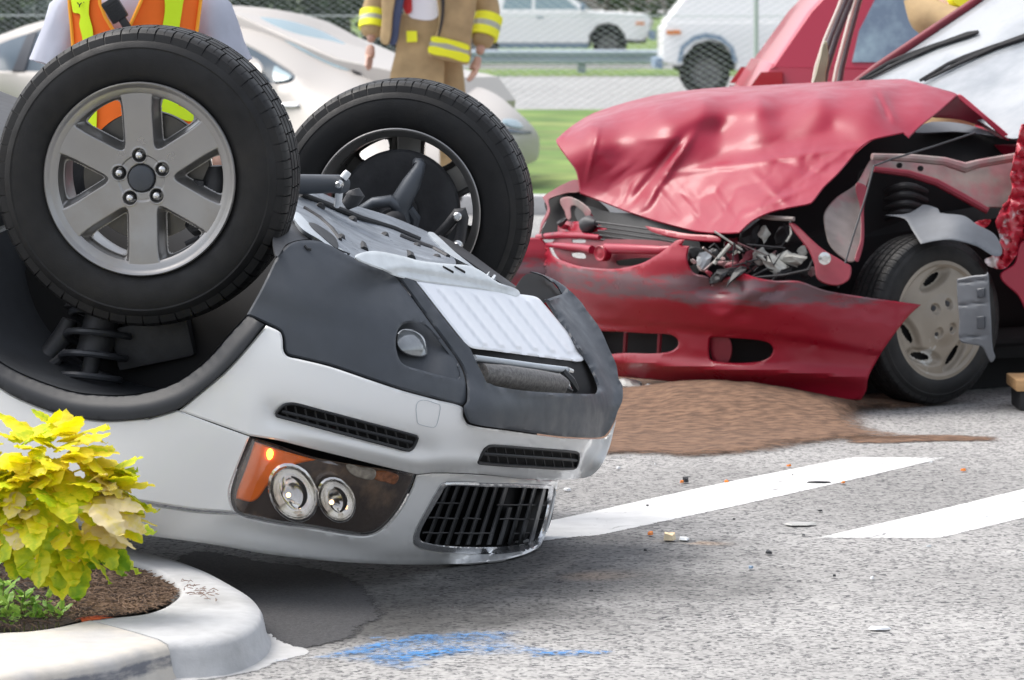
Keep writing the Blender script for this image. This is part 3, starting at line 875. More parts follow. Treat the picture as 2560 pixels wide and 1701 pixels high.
def vent_grille(name, ol, c0, c1, n, depth, rails):
    """recessed slot: back, then upright vanes, then one or two long rails"""
    lp = spline(ol, 8)
    ctr = lp.mean(0)
    big = [(ctr[0] + (x - ctr[0]) * 1.02, ctr[1] + (y - ctr[1]) * 1.12) for x, y in ol]
    e = empty(name, white_car)
    patch('vent_back', big, plus(EB, depth), 'dark_void', e, step=20, edge=0, roll=0)
    f0 = plus(EB, 0.014)
    def at(u, v):      # u along, v across -1..1
        x = c0[0] + (c1[0] - c0[0]) * u; y = c0[1] + (c1[1] - c0[1]) * u
        return x, y + v
    for k in range(n):
        u = (k + 0.5) / n
        x, y = at(u, 0)
        h = 22
        a = P(x - 5, y - h, float(f0([x], [y - h])[0]) + 0.012); b = P(x + 4, y + h, float(f0([x], [y + h])[0]) + 0.012)
        obj('vane', mesh_from('vane', *tube([a, b], 0.0028, 5)), 'black_plastic', e)
    for v in rails:
        pts = []
        for u in np.linspace(0.0, 1.0, 14):
            x, y = at(u, v); pts.append(P(x, y, float(f0([x], [y])[0])))
        obj('slat', mesh_from('slat', *tube(pts, 0.0042, 6)), 'black_plastic', e)
    rim = [P(x, y, float(d)) for (x, y), d in zip(lp, f0(lp[:, 0], lp[:, 1]) - 0.006)]
    obj('vent_rim', mesh_from('vent_rim', *tube(rim + [rim[0]], 0.004, 6)), 'black_plastic', e)
    return e
vent_grille('side_vent', vent1, (705, 1030), (1030, 1108), 13, 0.07, (-1,))
vent_grille('centre_vent', vent2, (1208, 1136), (1440, 1152), 10, 0.07, (-1,))

# -- wing (front fender), arch trim, arch liner
arch_out = [(658, 813), (629, 853), (592, 898), (536, 953), (481, 998), (444, 1024), (370, 1046), (259, 1053), (148, 1035), (55, 1001), (0, 970), (-70, 915), (-130, 840), (-170, 750), (-190, 640)]
arch_in = [(618, 787), (577, 831), (518, 898), (444, 953), (370, 979), (296, 988), (185, 979), (74, 942), (0, 903), (-60, 850), (-105, 785), (-135, 700), (-150, 600)]
wing_ol = [(444, 1026), (444, 1026), (540, 1062), (624, 1092), (624, 1092), (598, 1156), (575, 1218), (573, 1246), (583, 1273), (587, 1281), (587, 1281), (488, 1273), (347, 1252), (150, 1222), (0, 1198), (-400, 1130), (-700, 1080), (-700, 1080), (-700, 700), (-700, 700), (-300, 640), (-190, 640)] + arch_out[::-1][1:-6] + [(370, 1048)]
patch('front_wing', wing_ol, EB, 'white_paint', white_car, step=16, edge=4, roll=0.005)
ET = env(g_bumper, 0.012)
trim_ol = arch_out + [(-150, 600)] + arch_in[::-1][1:]
def trim_form(px, py):
    # outer flat face, inner bevel that turns into the arch
    ai = spline(arch_in, 8, closed=False)
    d = np.min(np.linalg.norm(np.stack([px, py], -1)[:, None] - ai[None], axis=2), axis=1)
    return 0.035 * smoothstep(34, 0, d)
trim_ol[0:0] = [(658, 813)]
patch('wheel_arch_trim', [(660, 812), (660, 812)] + arch_out[1:] + [(-150, 600), (-150, 600)] + arch_in[::-1][1:] + [(618, 787)], plus(ET, trim_form), 'trim_plastic', white_car, step=9, edge=4, roll=0.006, relax=5)
# liner: from the inner arch edge inwards, closing to an inner wall
ai = spline(arch_in + [(-150, 500), (-120, 400)], 12, closed=False)[::-1]
ai = np.concatenate([ai, spline([(618, 787), (648, 732), (670, 688), (692, 644), (723, 611)], 12, closed=False)[1:]])
dd = plus(ET, 0.03)(ai[:, 0], ai[:, 1])
edge3 = [P(x, y, float(d)) for (x, y), d in zip(ai, dd)]
ctr = sum(edge3, Vector()) / len(edge3)
av = Vector(_a.tolist())
rows = []
for (k, s) in ((0.0, 1.0), (0.10, 1.02), (0.28, 1.0), (0.42, 0.95), (0.47, 0.86), (0.48, 0.5), (0.48, 0.02)):
    rows.append([ctr + (p - ctr) * s + av * k * WS for p in edge3])
V = [p for r in rows for p in r]; n = len(edge3); Fc = []
for r in range(len(rows) - 1):
    for i in range(n - 1): Fc.append((r * n + i, r * n + i + 1, (r + 1) * n + i + 1, (r + 1) * n + i))
obj('wheel_arch_liner', mesh_from('wheel_arch_liner', V, Fc, True, 60), 'liner_felt', white_car)

# -- headlamp
mat('bulb_warm', (1, .8, .5), emit=(1.0, 0.62, 0.30), estr=1.8)
lamp_ol = [(626, 1092), (626, 1092), (700, 1116), (789, 1146), (875, 1163), (930, 1172), (1039, 1184), (1039, 1184), (1027, 1218), (1000, 1269), (965, 1312), (938, 1331), (910, 1337), (864, 1333), (774, 1318), (696, 1308), (618, 1292), (591, 1281), (577, 1250), (579, 1218), (600, 1156)]
lamp = empty('headlamp', white_car)
def amber_dip(px, py): return 0.012 + 0 * px
def lamp_well(px, py):
    base = 0.03 + 0.0 * px
    for cx_, cy_, r, dp in ((731, 1232, 62, 0.07), (840, 1251, 50, 0.06)):
        rr = np.hypot((px - cx_) * 1.12, (py - cy_)) / r
        base = base + dp * smoothstep(1.08, 0.9, rr)
    return base
def lamp_ell(cx_, cy_, rx, ry, s): return [(cx_ + s * (rx * cos(t) + 0.18 * ry * sin(t)), cy_ + s * ry * sin(t)) for t in np.linspace(0, 2 * pi, 22, endpoint=False)]
bowl_holes = [lamp_ell(733, 1232, 56, 66, 0.98), lamp_ell(841, 1250, 43, 51, 0.98)]
patch('lamp_housing', lamp_ol, plus(EH, 0.02), 'black_plastic', lamp, step=14, edge=5, roll=0.0, holes=bowl_holes)
patch('lamp_panel', [(632, 1096), (632, 1096), (700, 1116), (789, 1144), (875, 1160), (1034, 1184), (1034, 1184), (1024, 1218), (997, 1269), (962, 1310), (936, 1328), (908, 1333), (864, 1329), (774, 1313), (696, 1302), (620, 1287), (597, 1276), (584, 1250), (586, 1220), (606, 1158)], plus(EH, 0.012), 'lamp_housing', lamp, step=10, edge=3, roll=0.004, holes=bowl_holes)
patch('turn_signal', [(637, 1105), (637, 1105), (700, 1125), (789, 1150), (789, 1150), (727, 1164), (692, 1183), (665, 1218), (645, 1246), (626, 1255), (590, 1246), (590, 1246), (594, 1226), (616, 1168)], plus(EH, -0.002), 'amber_lens', lamp, step=8, edge=4, roll=0.006)
patch('bulb_glow', [(668, 1128), (676, 1122), (683, 1130), (681, 1144), (672, 1150), (667, 1140)], plus(EH, -0.006), 'amber_glow', lamp, step=5, edge=0, roll=0, thick=0.002)
for cx_, cy_, rx, ry in ((733, 1232, 56, 66), (841, 1250, 43, 51)):
    bowl = empty('reflector', lamp) if False else lamp
    V = []; Fc = []
    prof = [(1.14, 0.004), (1.12, -0.008), (1.02, -0.012), (0.99, 0.004), (0.95, 0.03), (0.86, 0.055), (0.68, 0.075), (0.42, 0.088), (0.2, 0.092), (0.02, 0.093)]
    for s_, dp in prof:
        e = np.array(lamp_ell(cx_ - 16 * max(0, 1 - s_), cy_ + 4 * max(0, 1 - s_), rx, ry, s_))
        ds = EH(e[:, 0], e[:, 1])
        V += [P(x, y, float(d + dp)) for (x, y), d in zip(e, ds)]
    n = 22
    for r in range(len(prof) - 1):
        for i in range(n): Fc.append((r * n + i, r * n + (i + 1) % n, (r + 1) * n + (i + 1) % n, (r + 1) * n + i))
    obj('reflector_bowl', mesh_from('reflector_bowl', V, Fc, True, 50), 'reflector', lamp)
    for sc_, t0, t1, th in ((0.62, -1.35, 1.25, 0.006),):
        arc = []
        for t in np.linspace(t0, t1, 12):
            x = cx_ + sc_ * (rx * cos(t) + 0.18 * ry * sin(t)) - 14 * (1 - sc_); y = cy_ + sc_ * ry * sin(t)
            arc.append(P(x, y, float(EH(np.array([x]), np.array([y]))[0]) + .022))
        obj('lamp_shade', mesh_from('lamp_shade', *tube(arc, [th * (.35 + .65 * sin(pi * k / 11)) for k in range(12)], 8)), 'black_plastic', lamp)
    for k in range(1):
        b = bmesh.new(); bmesh.ops.create_uvsphere(b, u_segments=12, v_segments=8, radius=.006)
        me = bpy.data.meshes.new('bulb'); b.to_mesh(me); b.free(); me.shade_smooth()
        obj('bulb', me, 'bulb_warm', lamp, loc=P(cx_ - 12, cy_ + 6, float(EH(np.array([cx_ - 12.]), np.array([cy_ + 6.]))[0]) + .05))
mat('marker_amber', (0.30, 0.10, 0.03), rough=0.2, coat=0.6, var=0.5, vscale=80)
mat('marker_clear', (0.55, 0.50, 0.42), rough=0.12, metal=0.5, coat=0.8, var=0.4, vscale=60)
patch('marker_lens', [(866, 1162), (900, 1168), (938, 1176), (934, 1198), (900, 1196), (874, 1182)], plus(EH, 0.003), 'marker_clear', lamp, step=7, edge=2, roll=0.003)
patch('marker_lens', [(940, 1178), (995, 1188), (988, 1210), (962, 1206), (936, 1197)], plus(EH, 0.006), 'marker_amber', lamp, step=7, edge=2, roll=0.003)
m = mat('lens_glass', (0.55, 0.5, 0.46), rough=0.03, coat=0.0)
nt = m.node_tree; N = nt.nodes; b_ = N['Principled BSDF']; b_.inputs['Base Color'].default_value = (0.02, 0.02, 0.02, 1)
tr = N.new('ShaderNodeBsdfTransparent'); tr.inputs[0].default_value = (0.98, 0.975, 0.97, 1)
gl = N.new('ShaderNodeBsdfGlossy'); gl.inputs['Roughness'].default_value = 0.03
lw = N.new('ShaderNodeLayerWeight'); lw.inputs['Blend'].default_value = 0.5
pw = N.new('ShaderNodeMath'); pw.operation = 'POWER'; pw.inputs[1].default_value = 4.0; nt.links.new(lw.outputs['Facing'], pw.inputs[0])
fr = N.new('ShaderNodeMath'); fr.operation = 'MULTIPLY_ADD'; fr.inputs[1].default_value = 0.6; fr.inputs[2].default_value = 0.06; nt.links.new(pw.outputs[0], fr.inputs[0])
mx = N.new('ShaderNodeMixShader'); nt.links.new(fr.outputs[0], mx.inputs[0]); nt.links.new(tr.outputs[0], mx.inputs[1]); nt.links.new(gl.outputs[0], mx.inputs[2])
nt.links.new(mx.outputs[0], N['Material Output'].inputs['Surface'])
patch('lens', lamp_ol, plus(EH, -0.022), 'lens_glass', lamp, step=14, edge=6, roll=0.016, thick=0.003)

# the lamps are lit: two narrow warm beams graze the road
for src_, dst_ in ((P(905, 1262, 9.2), ground_pt(1500, 1440)), (WC(.93, .62, .44), ground_pt(1760, 1358))):
    ld = bpy.data.lights.new('headlamp_beam', 'SPOT'); ld.energy = 14; ld.color = (1.0, 0.62, 0.33); ld.spot_size = radians(16); ld.spot_blend = 1.0; ld.shadow_soft_size = 0.02
    lo_ = bpy.data.objects.new('headlamp_beam', ld); COL.objects.link(lo_); lo_.parent = lamp
    lo_.location = src_; lo_.rotation_euler = (Vector(src_) - dst_).to_track_quat('Z', 'Y').to_euler(); lo_.scale = (1, .35, 1)
# -- bonnet (hood) with the nose panel round the grille
grille_out = [(1094, 1220), (1101, 1210), (1117, 1205), (1203, 1207), (1374, 1212), (1384, 1218), (1374, 1273), (1355, 1343), (1343, 1366), (1320, 1376), (1242, 1386), (1125, 1382), (1050, 1370), (1033, 1353), (1039, 1324), (1066, 1269)]
hood_ol = [(1041, 1188), (1041, 1188), (1085, 1184), (1193, 1187), (1334, 1200), (1396, 1199), (1396, 1199), (1383, 1273), (1365, 1335), (1345, 1368), (1306, 1388), (1242, 1402), (1125, 1411), (969, 1411), (813, 1402), (657, 1384), (540, 1363), (360, 1338), (200, 1315), (0, 1290), (-400, 1225), (-700, 1180), (-700, 1180), (-700, 1085), (-700, 1085), (-400, 1136), (0, 1203), (150, 1227), (347, 1257), (488, 1279), (589, 1286), (618, 1296), (696, 1312), (774, 1322), (864, 1337), (910, 1341), (940, 1334), (968, 1315), (1003, 1271), (1030, 1219)]
def hood_form(px, py):
    yl = np.interp(px, [-700, 0, 347, 589, 774, 910, 970], [1085, 1203, 1257, 1286, 1322, 1341, 1330])
    return 0.02 * np.exp(-((py - yl - 30) / 26)**2) * smoothstep(1000, 850, px) * smoothstep(500, 650, px)
patch('bonnet', hood_ol, plus(EH, hood_form), 'white_paint', white_car, holes=[grille_out], step=9, edge=4, roll=0.006, relax=5)
# -- grille
mat('vane_plastic', (0.05, 0.052, 0.056), rough=0.4)
grl = empty('grille', white_car)
grille_in = [(1105, 1232), (1111, 1221), (1123, 1215), (1203, 1217), (1372, 1222), (1372, 1224), (1360, 1290), (1340, 1348), (1320, 1358), (1242, 1368), (1125, 1366), (1056, 1354), (1049, 1342), (1055, 1320), (1086, 1265)]
def gfr(px, py):
    lp = spline(grille_out, 8)
    d = dist_to_loop(lp, np.stack([px, py], -1))
    return -0.012 * np.exp(-((d - 7) / 5)**2) + 0.004
patch('grille_frame', grille_out, plus(EH, lambda px, py: gfr(px, py) - .004), 'chrome', grl, holes=[grille_in], step=5, edge=3, roll=0.004, thick=0.02, relax=6)
EHg = env(g_hood, -0.01)
gq = [(1098, 1210), (1384, 1212), (1345, 1374), (1030, 1370)]
patch('grille_back', [(1090, 1208), (1366, 1212), (1330, 1372), (1030, 1374)], plus(EH, 0.09), 'dark_void', grl, step=25, edge=0, roll=0)
def gp(u, v, dp):
    x = (1 - v) * ((1 - u) * 1104 + u * 1376) + v * ((1 - u) * 1045 + u * 1342); y = (1 - v) * ((1 - u) * 1214 + u * 1222) + v * ((1 - u) * 1362 + u * 1362)
    return P(x, y, float(EH([x], [y])[0]) + dp)
rng = random.Random(4)
for k in range(11):
    u = (k + 0.6) / 11.4
    v0, v1 = 0.0, 1.0
    if k == 7: v0, v1 = 0.35, 1.0
    # flat vertical vane
    A = gp(u, v0, 0.012); B = gp(u, v1, 0.016); Cc = gp(u + 0.03, v1, 0.06); D = gp(u + 0.03, v0, 0.06)
    t = Vector((0.0018, 0.0008, 0))
    V = [A - t, B - t, Cc - t, D - t, A + t, B + t, Cc + t, D + t]
    Fc = [(0, 1, 2, 3), (7, 6, 5, 4), (0, 4, 5, 1), (1, 5, 6, 2), (2, 6, 7, 3), (3, 7, 4, 0)]
    obj('vane', mesh_from('vane', V, Fc, False), 'vane_plastic', grl)
for v, spans in ((0.30, ((0.0, 0.24), (0.56, 1.0))), (0.55, ((0.0, 0.26), (0.30, 0.46), (0.62, 1.0))), (0.80, ((0.0, 0.22), (0.27, 0.60), (0.78, 1.0)))):
    for u0, u1 in spans:
        pts = [gp(u, v + rng.uniform(-.008, .008), 0.006) for u in np.linspace(u0, u1, 6)]
        obj('slat', mesh_from('slat', *tube(pts, [0.0022] * 5 + [0.0012], 6)), 'black_plastic', grl)

# -- skid plate with pressed ribs
q4 = [(1040, 703), (1345, 744), (1461, 893), (1172, 866)]
spl = car_plane((0.70, 0.0, -0.02), (0.62, 0.0, -0.78))
pt4 = [np.array(WR @ (C0 + float(spl(np.array([x]), np.array([y]))[0]) * dirs(x, y) - WO) / WS) for x, y in q4]
def rib(px, py):
    d0, _ = line_d(px, py, q4[0][0], q4[0][1], q4[3][0], q4[3][1]); d1, _ = line_d(px, py, q4[1][0], q4[1][1], q4[2][0], q4[2][1])
    u = np.abs(d0) / (np.abs(d0) + np.abs(d1))
    e0, _ = line_d(px, py, *q4[0], *q4[1]); e1, _ = line_d(px, py, *q4[3], *q4[2])
    v = np.abs(e0) / (np.abs(e0) + np.abs(e1))
    r = np.zeros_like(px)
    for k in range(6):
        c = 0.16 + 0.145 * k
        r -= 0.011 * smoothstep(0.034, 0.016, np.abs(u - c)) * smoothstep(0.03, 0.10, v) * smoothstep(0.98, 0.92, v)
    return r - 0.018
patch('skid_plate', [(1040, 703), (1040, 703), (1300, 736), (1338, 742), (1353, 752), (1459, 882), (1463, 894), (1455, 903), (1441, 904), (1221, 876), (1180, 870), (1158, 852)], plus(spl, rib), 'silver_plate', white_car, step=5, edge=4, roll=0.008, thick=0.016, angle=60)
# -- opening under the plate: cooler, pipe
patch('opening_back', [(1150, 830), (1300, 850), (1460, 880), (1500, 985), (1400, 1000), (1230, 985), (1195, 920)], plus(EB, 0.13), 'dark_void', white_car, step=25, edge=0, roll=0)
def dB(x, y, e): return P(x, y, float(EB([x], [y])[0]) + e)
obj('chrome_pipe', mesh_from('chrome_pipe', *tube([dB(1185, 895, .06), dB(1260, 905, .05), dB(1340, 916, .05), dB(1416, 925, .06)], 0.008, 10)), 'rail_steel', white_car)
obj('intercooler', mesh_from('intercooler', *tube([dB(1200, 934, .085), dB(1260, 942, .075), dB(1330, 952, .075), dB(1392, 962, .085), dB(1408, 964, .09)], [0.026, 0.03, 0.03, 0.029, 0.02], 14)), 'intercooler', white_car)
obj('cooler_bracket', mesh_from('cooler_bracket', *join(tube([dB(1405, 930, .07), dB(1425, 955, .06), dB(1440, 975, .06)], [.012, .016, .01], 8), tube([dB(1395, 965, .06), dB(1415, 972, .05), dB(1428, 978, .05)], [.006, .009, .006], 8))), 'black_plastic', white_car)
obj('hose_clip', mesh_from('hose_clip', *tube([dB(1408, 962, .05), dB(1418, 964, .045), dB(1426, 972, .045)], [.004, .007, .004], 8)), 'lug_chrome', white_car)
obj('pipe_end', mesh_from('pipe_end', *tube([dB(1418, 925, .05), dB(1430, 928, .045)], [.008, .006], 8)), 'lug_chrome', white_car)

# -- underside
UN = (0.26, 0.0, -0.965)
und = rbf([(690, 500, 9.85), (740, 556, 9.60), (800, 600, 9.54), (888, 650, 9.58), (1018, 655, 9.78), (1140, 660, 9.98), (735, 462, 10.12), (859, 505, 10.26), (970, 539, 10.36), (1073, 583, 10.42), (1240, 704, 10.22), (1312, 742, 10.25), (1160, 622, 10.40), (1330, 746, 10.28)])
def tray_form(px, py):
    r = np.zeros_like(px)
    for (x0, y0, x1, y1, h) in ((748, 500, 905, 575, .05), (748, 490, 985, 590, .05), (760, 478, 1005, 572, .03), (800, 488, 1040, 580, .03)):
        d, s = line_d(px, py, x0, y0, x1, y1); L = math.hypot(x1 - x0, y1 - y0)
        r += .6 * h * np.exp(-(d / 7)**2) * smoothstep(-40, 20, s) * smoothstep(L + 10, L - 60, s)
    # folds over towards the nose
    yl = np.interp(px, [748, 900, 1060, 1136], [604, 618, 628, 656])
    r += 0.05 * smoothstep(0, 60, py - yl)
    return r
patch('undertray', [(735, 462), (777, 472), (859, 505), (970, 539), (1025, 561), (1073, 583), (1105, 618), (1140, 660), (1100, 668), (1018, 655), (930, 650), (888, 655), (855, 640), (800, 600), (740, 556), (690, 500)], plus(und, tray_form), 'tray_plastic', white_car, step=6, edge=4, roll=0.006)
def bar(name, pts, w, m_, lift=0.0, seg=8):
    V = [P(x, y, float(und(np.array([x]), np.array([y]))[0]) - lift) for x, y in pts]
    return obj(name, mesh_from(name, *tube(V, w, seg)), m_, white_car)
patch('chassis_rail', [(733, 540), (742, 530), (770, 556), (830, 606), (868, 636), (850, 634), (800, 600), (755, 572)], plus(und, -0.03), 'rail_steel', white_car, step=8, edge=3, roll=0.006, thick=0.03)
patch('chassis_rail', [(1070, 582), (1084, 582), (1140, 632), (1220, 692), (1312, 742), (1296, 738), (1240, 704), (1180, 668), (1120, 634)], plus(und, -0.03), 'rail_steel', white_car, step=8, edge=3, roll=0.006, thick=0.04)
patch('chassis_rail', [(1098, 588), (1160, 622), (1240, 680), (1330, 746), (1316, 744), (1225, 690), (1150, 638), (1095, 598)], plus(und, 0.02), 'cast_iron', white_car, step=9, edge=3, roll=0.004, thick=0.04)
patch('body_sill_inside', [(690, 560), (735, 540), (800, 598), (860, 640), (824, 613), (790, 600), (750, 600), (715, 612), (690, 640)], plus(und, 0.05), 'cast_iron', white_car, step=12, edge=0, roll=0)
patch('drain_bulge', [(772, 558), (790, 560), (828, 584), (842, 600), (845, 622), (834, 616), (806, 592)], plus(und, -0.05), 'black_plastic', white_car, step=8, edge=3, roll=0.01)
patch('clip_slot', [(1056, 625), (1095, 634), (1101, 650), (1072, 650), (1060, 640)], plus(und, 0.04), 'dark_void', white_car, step=8, edge=0, roll=0)
for pts in ([(905, 605), (908, 615), (910, 628)], [(1018, 628), (1026, 638), (1028, 648)]):
    bar('tray_clip', pts, [0.004, 0.01, 0.012], 'black_plastic', -0.02)
for pts, w_, m_ in (([(752, 486), (820, 512), (900, 545), (985, 572), (1050, 600)], .008, 'black_plastic'), ([(760, 520), (800, 545), (830, 572), (850, 600)], .006, 'cast_iron'), ([(1000, 590), (1040, 606), (1085, 622), (1120, 642)], .007, 'cast_iron')):
    bar('underbody_hose', pts, w_, m_, 0.008)
for (x, y) in ((800, 512), (880, 545), (960, 585), (1040, 612), (1090, 640), (850, 590)):
    Mb = axis_matrix(P(x, y, float(und(np.array([float(x)]), np.array([float(y)]))[0]) - .012), Vector((0.1, 0.75, -0.65)))
    bt_ = lathe([(.0, .0002), (.0, .006), (.004, .008), (.006, .012), (.014, .012)], 14)
    obj('tray_bolt', mesh_from('tray_bolt', [Mb @ Vector(v) for v in bt_[0]], bt_[1], True, 30), 'cast_iron', white_car)
# galvanised cross plate between tray and skid plate
def gal(px, py):
    yl = np.interp(px, [888, 960, 1010, 1100, 1200, 1260], [665, 676, 668, 682, 700, 715])
    return 0.03 * smoothstep(-4, 14, py - yl) - 0.012
patch('cross_plate', [(888, 643), (905, 632), (939, 628), (1001, 639), (1054, 653), (1133, 661), (1170, 664), (1200, 676), (1243, 705), (1300, 737), (1240, 730), (1140, 716), (1038, 702), (987, 690), (957, 676), (920, 662)], plus(spl, lambda px, py: gal(px, py) - 0.04), 'galvanised', white_car, step=6, edge=4, roll=0.008, thick=0.02)
for x in (1108, 1137):
    V = [P(x, 667, float(spl(np.array([x]), np.array([667]))[0]) - .056), P(x + 24, 681, float(spl(np.array([x + 24]), np.array([681]))[0]) - .054)]
    obj('plate_slot', mesh_from('plate_slot', *tube(V, [0.0025, 0.0035], 6)), 'dark_void', white_car)
V = [P(737, 626 - 8, 9.5), P(745, 622, 9.5), P(752, 624, 9.5)]
clipd = EB(np.array([768.]), np.array([620.]))[0]
obj('trim_clip', mesh_from('trim_clip', *tube([P(762, 614, clipd - .004), P(768, 622, clipd - .006), P(778, 624, clipd - .004)], 0.0035, 6)), 'black_plastic', white_car)

# -- body shell behind: keeps the car whole from other sides
def section(x, w, zlo, zhi, n=10, p=3.5):
    pts = []
    zc = (zlo + zhi) / 2; zr = (zhi - zlo) / 2
    for t in np.linspace(0, 2 * pi, 36, endpoint=False):
        cx_, sx_ = cos(t), sin(t)
        pts.append(WC(x, w * abs(cx_)**(2 / p) * (1 if cx_ > 0 else -1), zc + zr * abs(sx_)**(2 / p) * (1 if sx_ > 0 else -1)))
    return pts
def loft(name, secs, m_, par):
    n = len(secs[0]); V = [p for s in secs for p in s]; Fc = []
    for r in range(len(secs) - 1):
        for i in range(n): Fc.append((r * n + i, r * n + (i + 1) % n, (r + 1) * n + (i + 1) % n, (r + 1) * n + i))
    Fc.append(tuple(range(n))[::-1]); Fc.append(tuple((len(secs) - 1) * n + i for i in range(n)))
    me = mesh_from(name, V, Fc, True, 50)
    b = bmesh.new(); b.from_mesh(me); bmesh.ops.recalc_face_normals(b, faces=b.faces); b.to_mesh(me); b.free()
    return obj(name, me, m_, par)
loft('engine_bay_core', [section(.74, .44, .16, .46), section(.6, .48, .10, .52), section(.3, .50, .06, .58), section(-.4, .55, .0, .66)], 'dark_void', white_car)
loft('body_shell', [section(-.46, .88, .12, .74), section(-.6, .93, .05, .80), section(-1.6, .94, .05, .76), section(-2.6, .94, .05, .76), section(-3.2, .92, .05, .74), section(-3.75, .86, .12, .62)], 'white_paint', white_car)
loft('floor_pan', [section(-.46, .80, -.06, .4), section(-1.6, .84, -.06, .4), section(-2.6, .84, -.06, .4), section(-3.6, .8, -.02, .4)], 'cast_iron', white_car)
loft('cabin', [section(-.75, .72, .5, .78), section(-1.25, .70, .5, 1.04), section(-2.2, .68, .5, 1.04), section(-3.2, .66, .5, .95), section(-3.65, .66, .5, .72)], 'black_plastic', white_car)
# ------------------------------------------------------------------ wheels of the overturned car
def tyre_mesh(name, R, width, bead, pitches=52, sub=6, block_depth=0.006):
    w = width; k = R / 0.368
    half = [(.030, bead), (.016, bead + .010 * k), (.004, bead + .030 * k), (.0, R - .080 * k), (.002, R - .058 * k), (.0045, R - .050 * k), (.0035, R - .046 * k), (.010, R - .034 * k), (.0135, R - .031 * k), (.015, R - .026 * k), (.020, R - .013 * k), (.030, R - .0055 * k), (.046, R - .0025 * k), (.062, R - .0015 * k), (.064, R - .010 * k), (.069, R - .010 * k), (.071, R - .001 * k), (.092, R), (.094, R - .009 * k), (.100, R - .009 * k), (.102, R)]
    prof = [(a * w / .235, r) for a, r in half] + [(w - a * w / .235, r) for a, r in half[::-1]]
    n = len(prof)
    shoulder = {i for i in range(n) if (9 <= i <= 13 or n - 14 <= i <= n - 10)}
    centre = {i for i in range(n) if i in (16, 17, 20, 21, n - 18, n - 17)}
    # one pitch: narrow groove, block, fine sipe, block
    steps = [(0.0, 1, 0), (0.012, 1, 0), (0.085, 0, 0), (0.097, 0, 0), (0.30, 0, 0), (0.53, 0, 1), (0.56, 0, 1), (0.59, 0, 0), (0.80, 0, 0), (0.985, 0, 0)]
    steps = [(0.0, 0, 0), (0.012, 1, 0), (0.082, 1, 0), (0.094, 0, 0), (0.31, 0, 0), (0.535, 0, 0), (0.54, 0, 1), (0.57, 0, 1), (0.575, 0, 0), (0.79, 0, 0)]
    angs = [(2 * pi * (k + f) / pitches, g, q) for k in range(pitches) for f, g, q in steps]
    seg = len(angs); V = []; Fc = []
    for a, g, q in angs:
        for i, (ww, r) in enumerate(prof):
            rr = r
            if i in shoulder: rr -= block_depth * g * (1 if i not in (9, n - 10) else .5) + block_depth * .35 * q * (1 if i in (11, 12, 13, n - 14, n - 13, n - 12) else 0)
            a2 = a + (.35 * 2 * pi / pitches if i in centre else 0)
            if i in centre: rr -= block_depth * .8 * g
            V.append((rr * cos(a2), ww, rr * sin(a2)))
    for s in range(seg):
        s2 = (s + 1) % seg
        for i in range(n - 1): Fc.append((s * n + i, s * n + i + 1, s2 * n + i + 1, s2 * n + i))
    return mesh_from(name, V, Fc, True, 28)


def smin(a, b, k):
    h = np.clip(0.5 + 0.5 * (b - a) / k, 0, 1)
    return b * (1 - h) + a * h - k * h * (1 - h)


def alloy_face_mesh():
    NR, NT = 112, 480
    r = np.linspace(0.0, 0.222, NR); th = np.linspace(0, 2 * pi, NT, endpoint=False)
    RR, TT = np.meshgrid(r, th, indexing='ij')
    off = radians(92)
    d = np.full(RR.shape, 9.0)
    for k in range(6):
        a = off + k * pi / 3
        al = RR * np.cos(TT - a); pe = np.abs(RR * np.sin(TT - a))
        sp = np.maximum(pe - (0.0405 + 0.004 * smoothstep(.16, .22, al)), -al)
        d = smin(d, sp, 0.008)
    d = smin(d, RR - 0.082, 0.020)
    d = smin(d, 0.209 - RR, 0.016)
    w = 0.014 + 0.014 * smoothstep(.22, .05, RR)
    h = w + 0.052 * smoothstep(-0.007, 0.008, d)
    # hub plateau, seam ring, bolt pockets
    h += 0.004 * smoothstep(.058, .053, RR) + 0.003 * np.exp(-((RR - .0555) / .0014)**2)
    for k in range(5):
        a = radians(95 - 72 * k)
        q = np.hypot(RR * np.cos(TT) - .0565 * cos(a), RR * np.sin(TT) - .0565 * sin(a))
        h += 0.020 * smoothstep(.0175, .0135, q) - 0.0015 * np.exp(-((q - .019) / .0018)**2)
    h += 0.010 * smoothstep(.035, .032, RR)
    V = np.stack([RR * np.cos(TT), h, RR * np.sin(TT)], -1).reshape(-1, 3)
    Fc = []
    dead = d > 0.0085
    for i in range(NR - 1):
        for j in range(NT):
            j2 = (j + 1) % NT
            if dead[i, j] and dead[i + 1, j] and dead[i, j2] and dead[i + 1, j2]: continue
            Fc.append((i * NT + j, i * NT + j2, (i + 1) * NT + j2, (i + 1) * NT + j))
    return mesh_from('wheel_spokes', V, Fc, True, 180)


TY = tyre_mesh('tyre', 0.368, 0.235, 0.226)
SPK = alloy_face_mesh()
rimprof = [(.018, .205), (.012, .212), (.010, .221), (.008, .226), (.004, .2285), (.0015, .2345), (.005, .2375), (.014, .2375), (.022, .233), (.03, .222), (.07, .219), (.17, .216), (.205, .222), (.219, .236), (.229, .2375), (.2315, .2345), (.229, .230), (.221, .227), (.205, .212), (.17, .208), (.08, .209), (.05, .211)]
RIM = mesh_from('rim', *lathe(rimprof, 160, closed=True), True, 40)
CAP = mesh_from('centre_cap', *lathe([(.036, .0318), (.028, .0318), (.0245, .030), (.0225, .024), (.0215, .012), (.0212, .0002)], 48), True, 40)
NUT = mesh_from('lug_nut', *lathe([(.045, .0095), (.026, .0092), (.0235, .008), (.0215, .005), (.0208, .0002)], 18), True, 40)
DISC = mesh_from('brake_disc', *lathe([(.098, .05), (.098, .08), (.096, .082), (.096, .158), (.099, .160), (.120, .160), (.122, .158), (.122, .07), (.13, .05)], 96), True, 30)
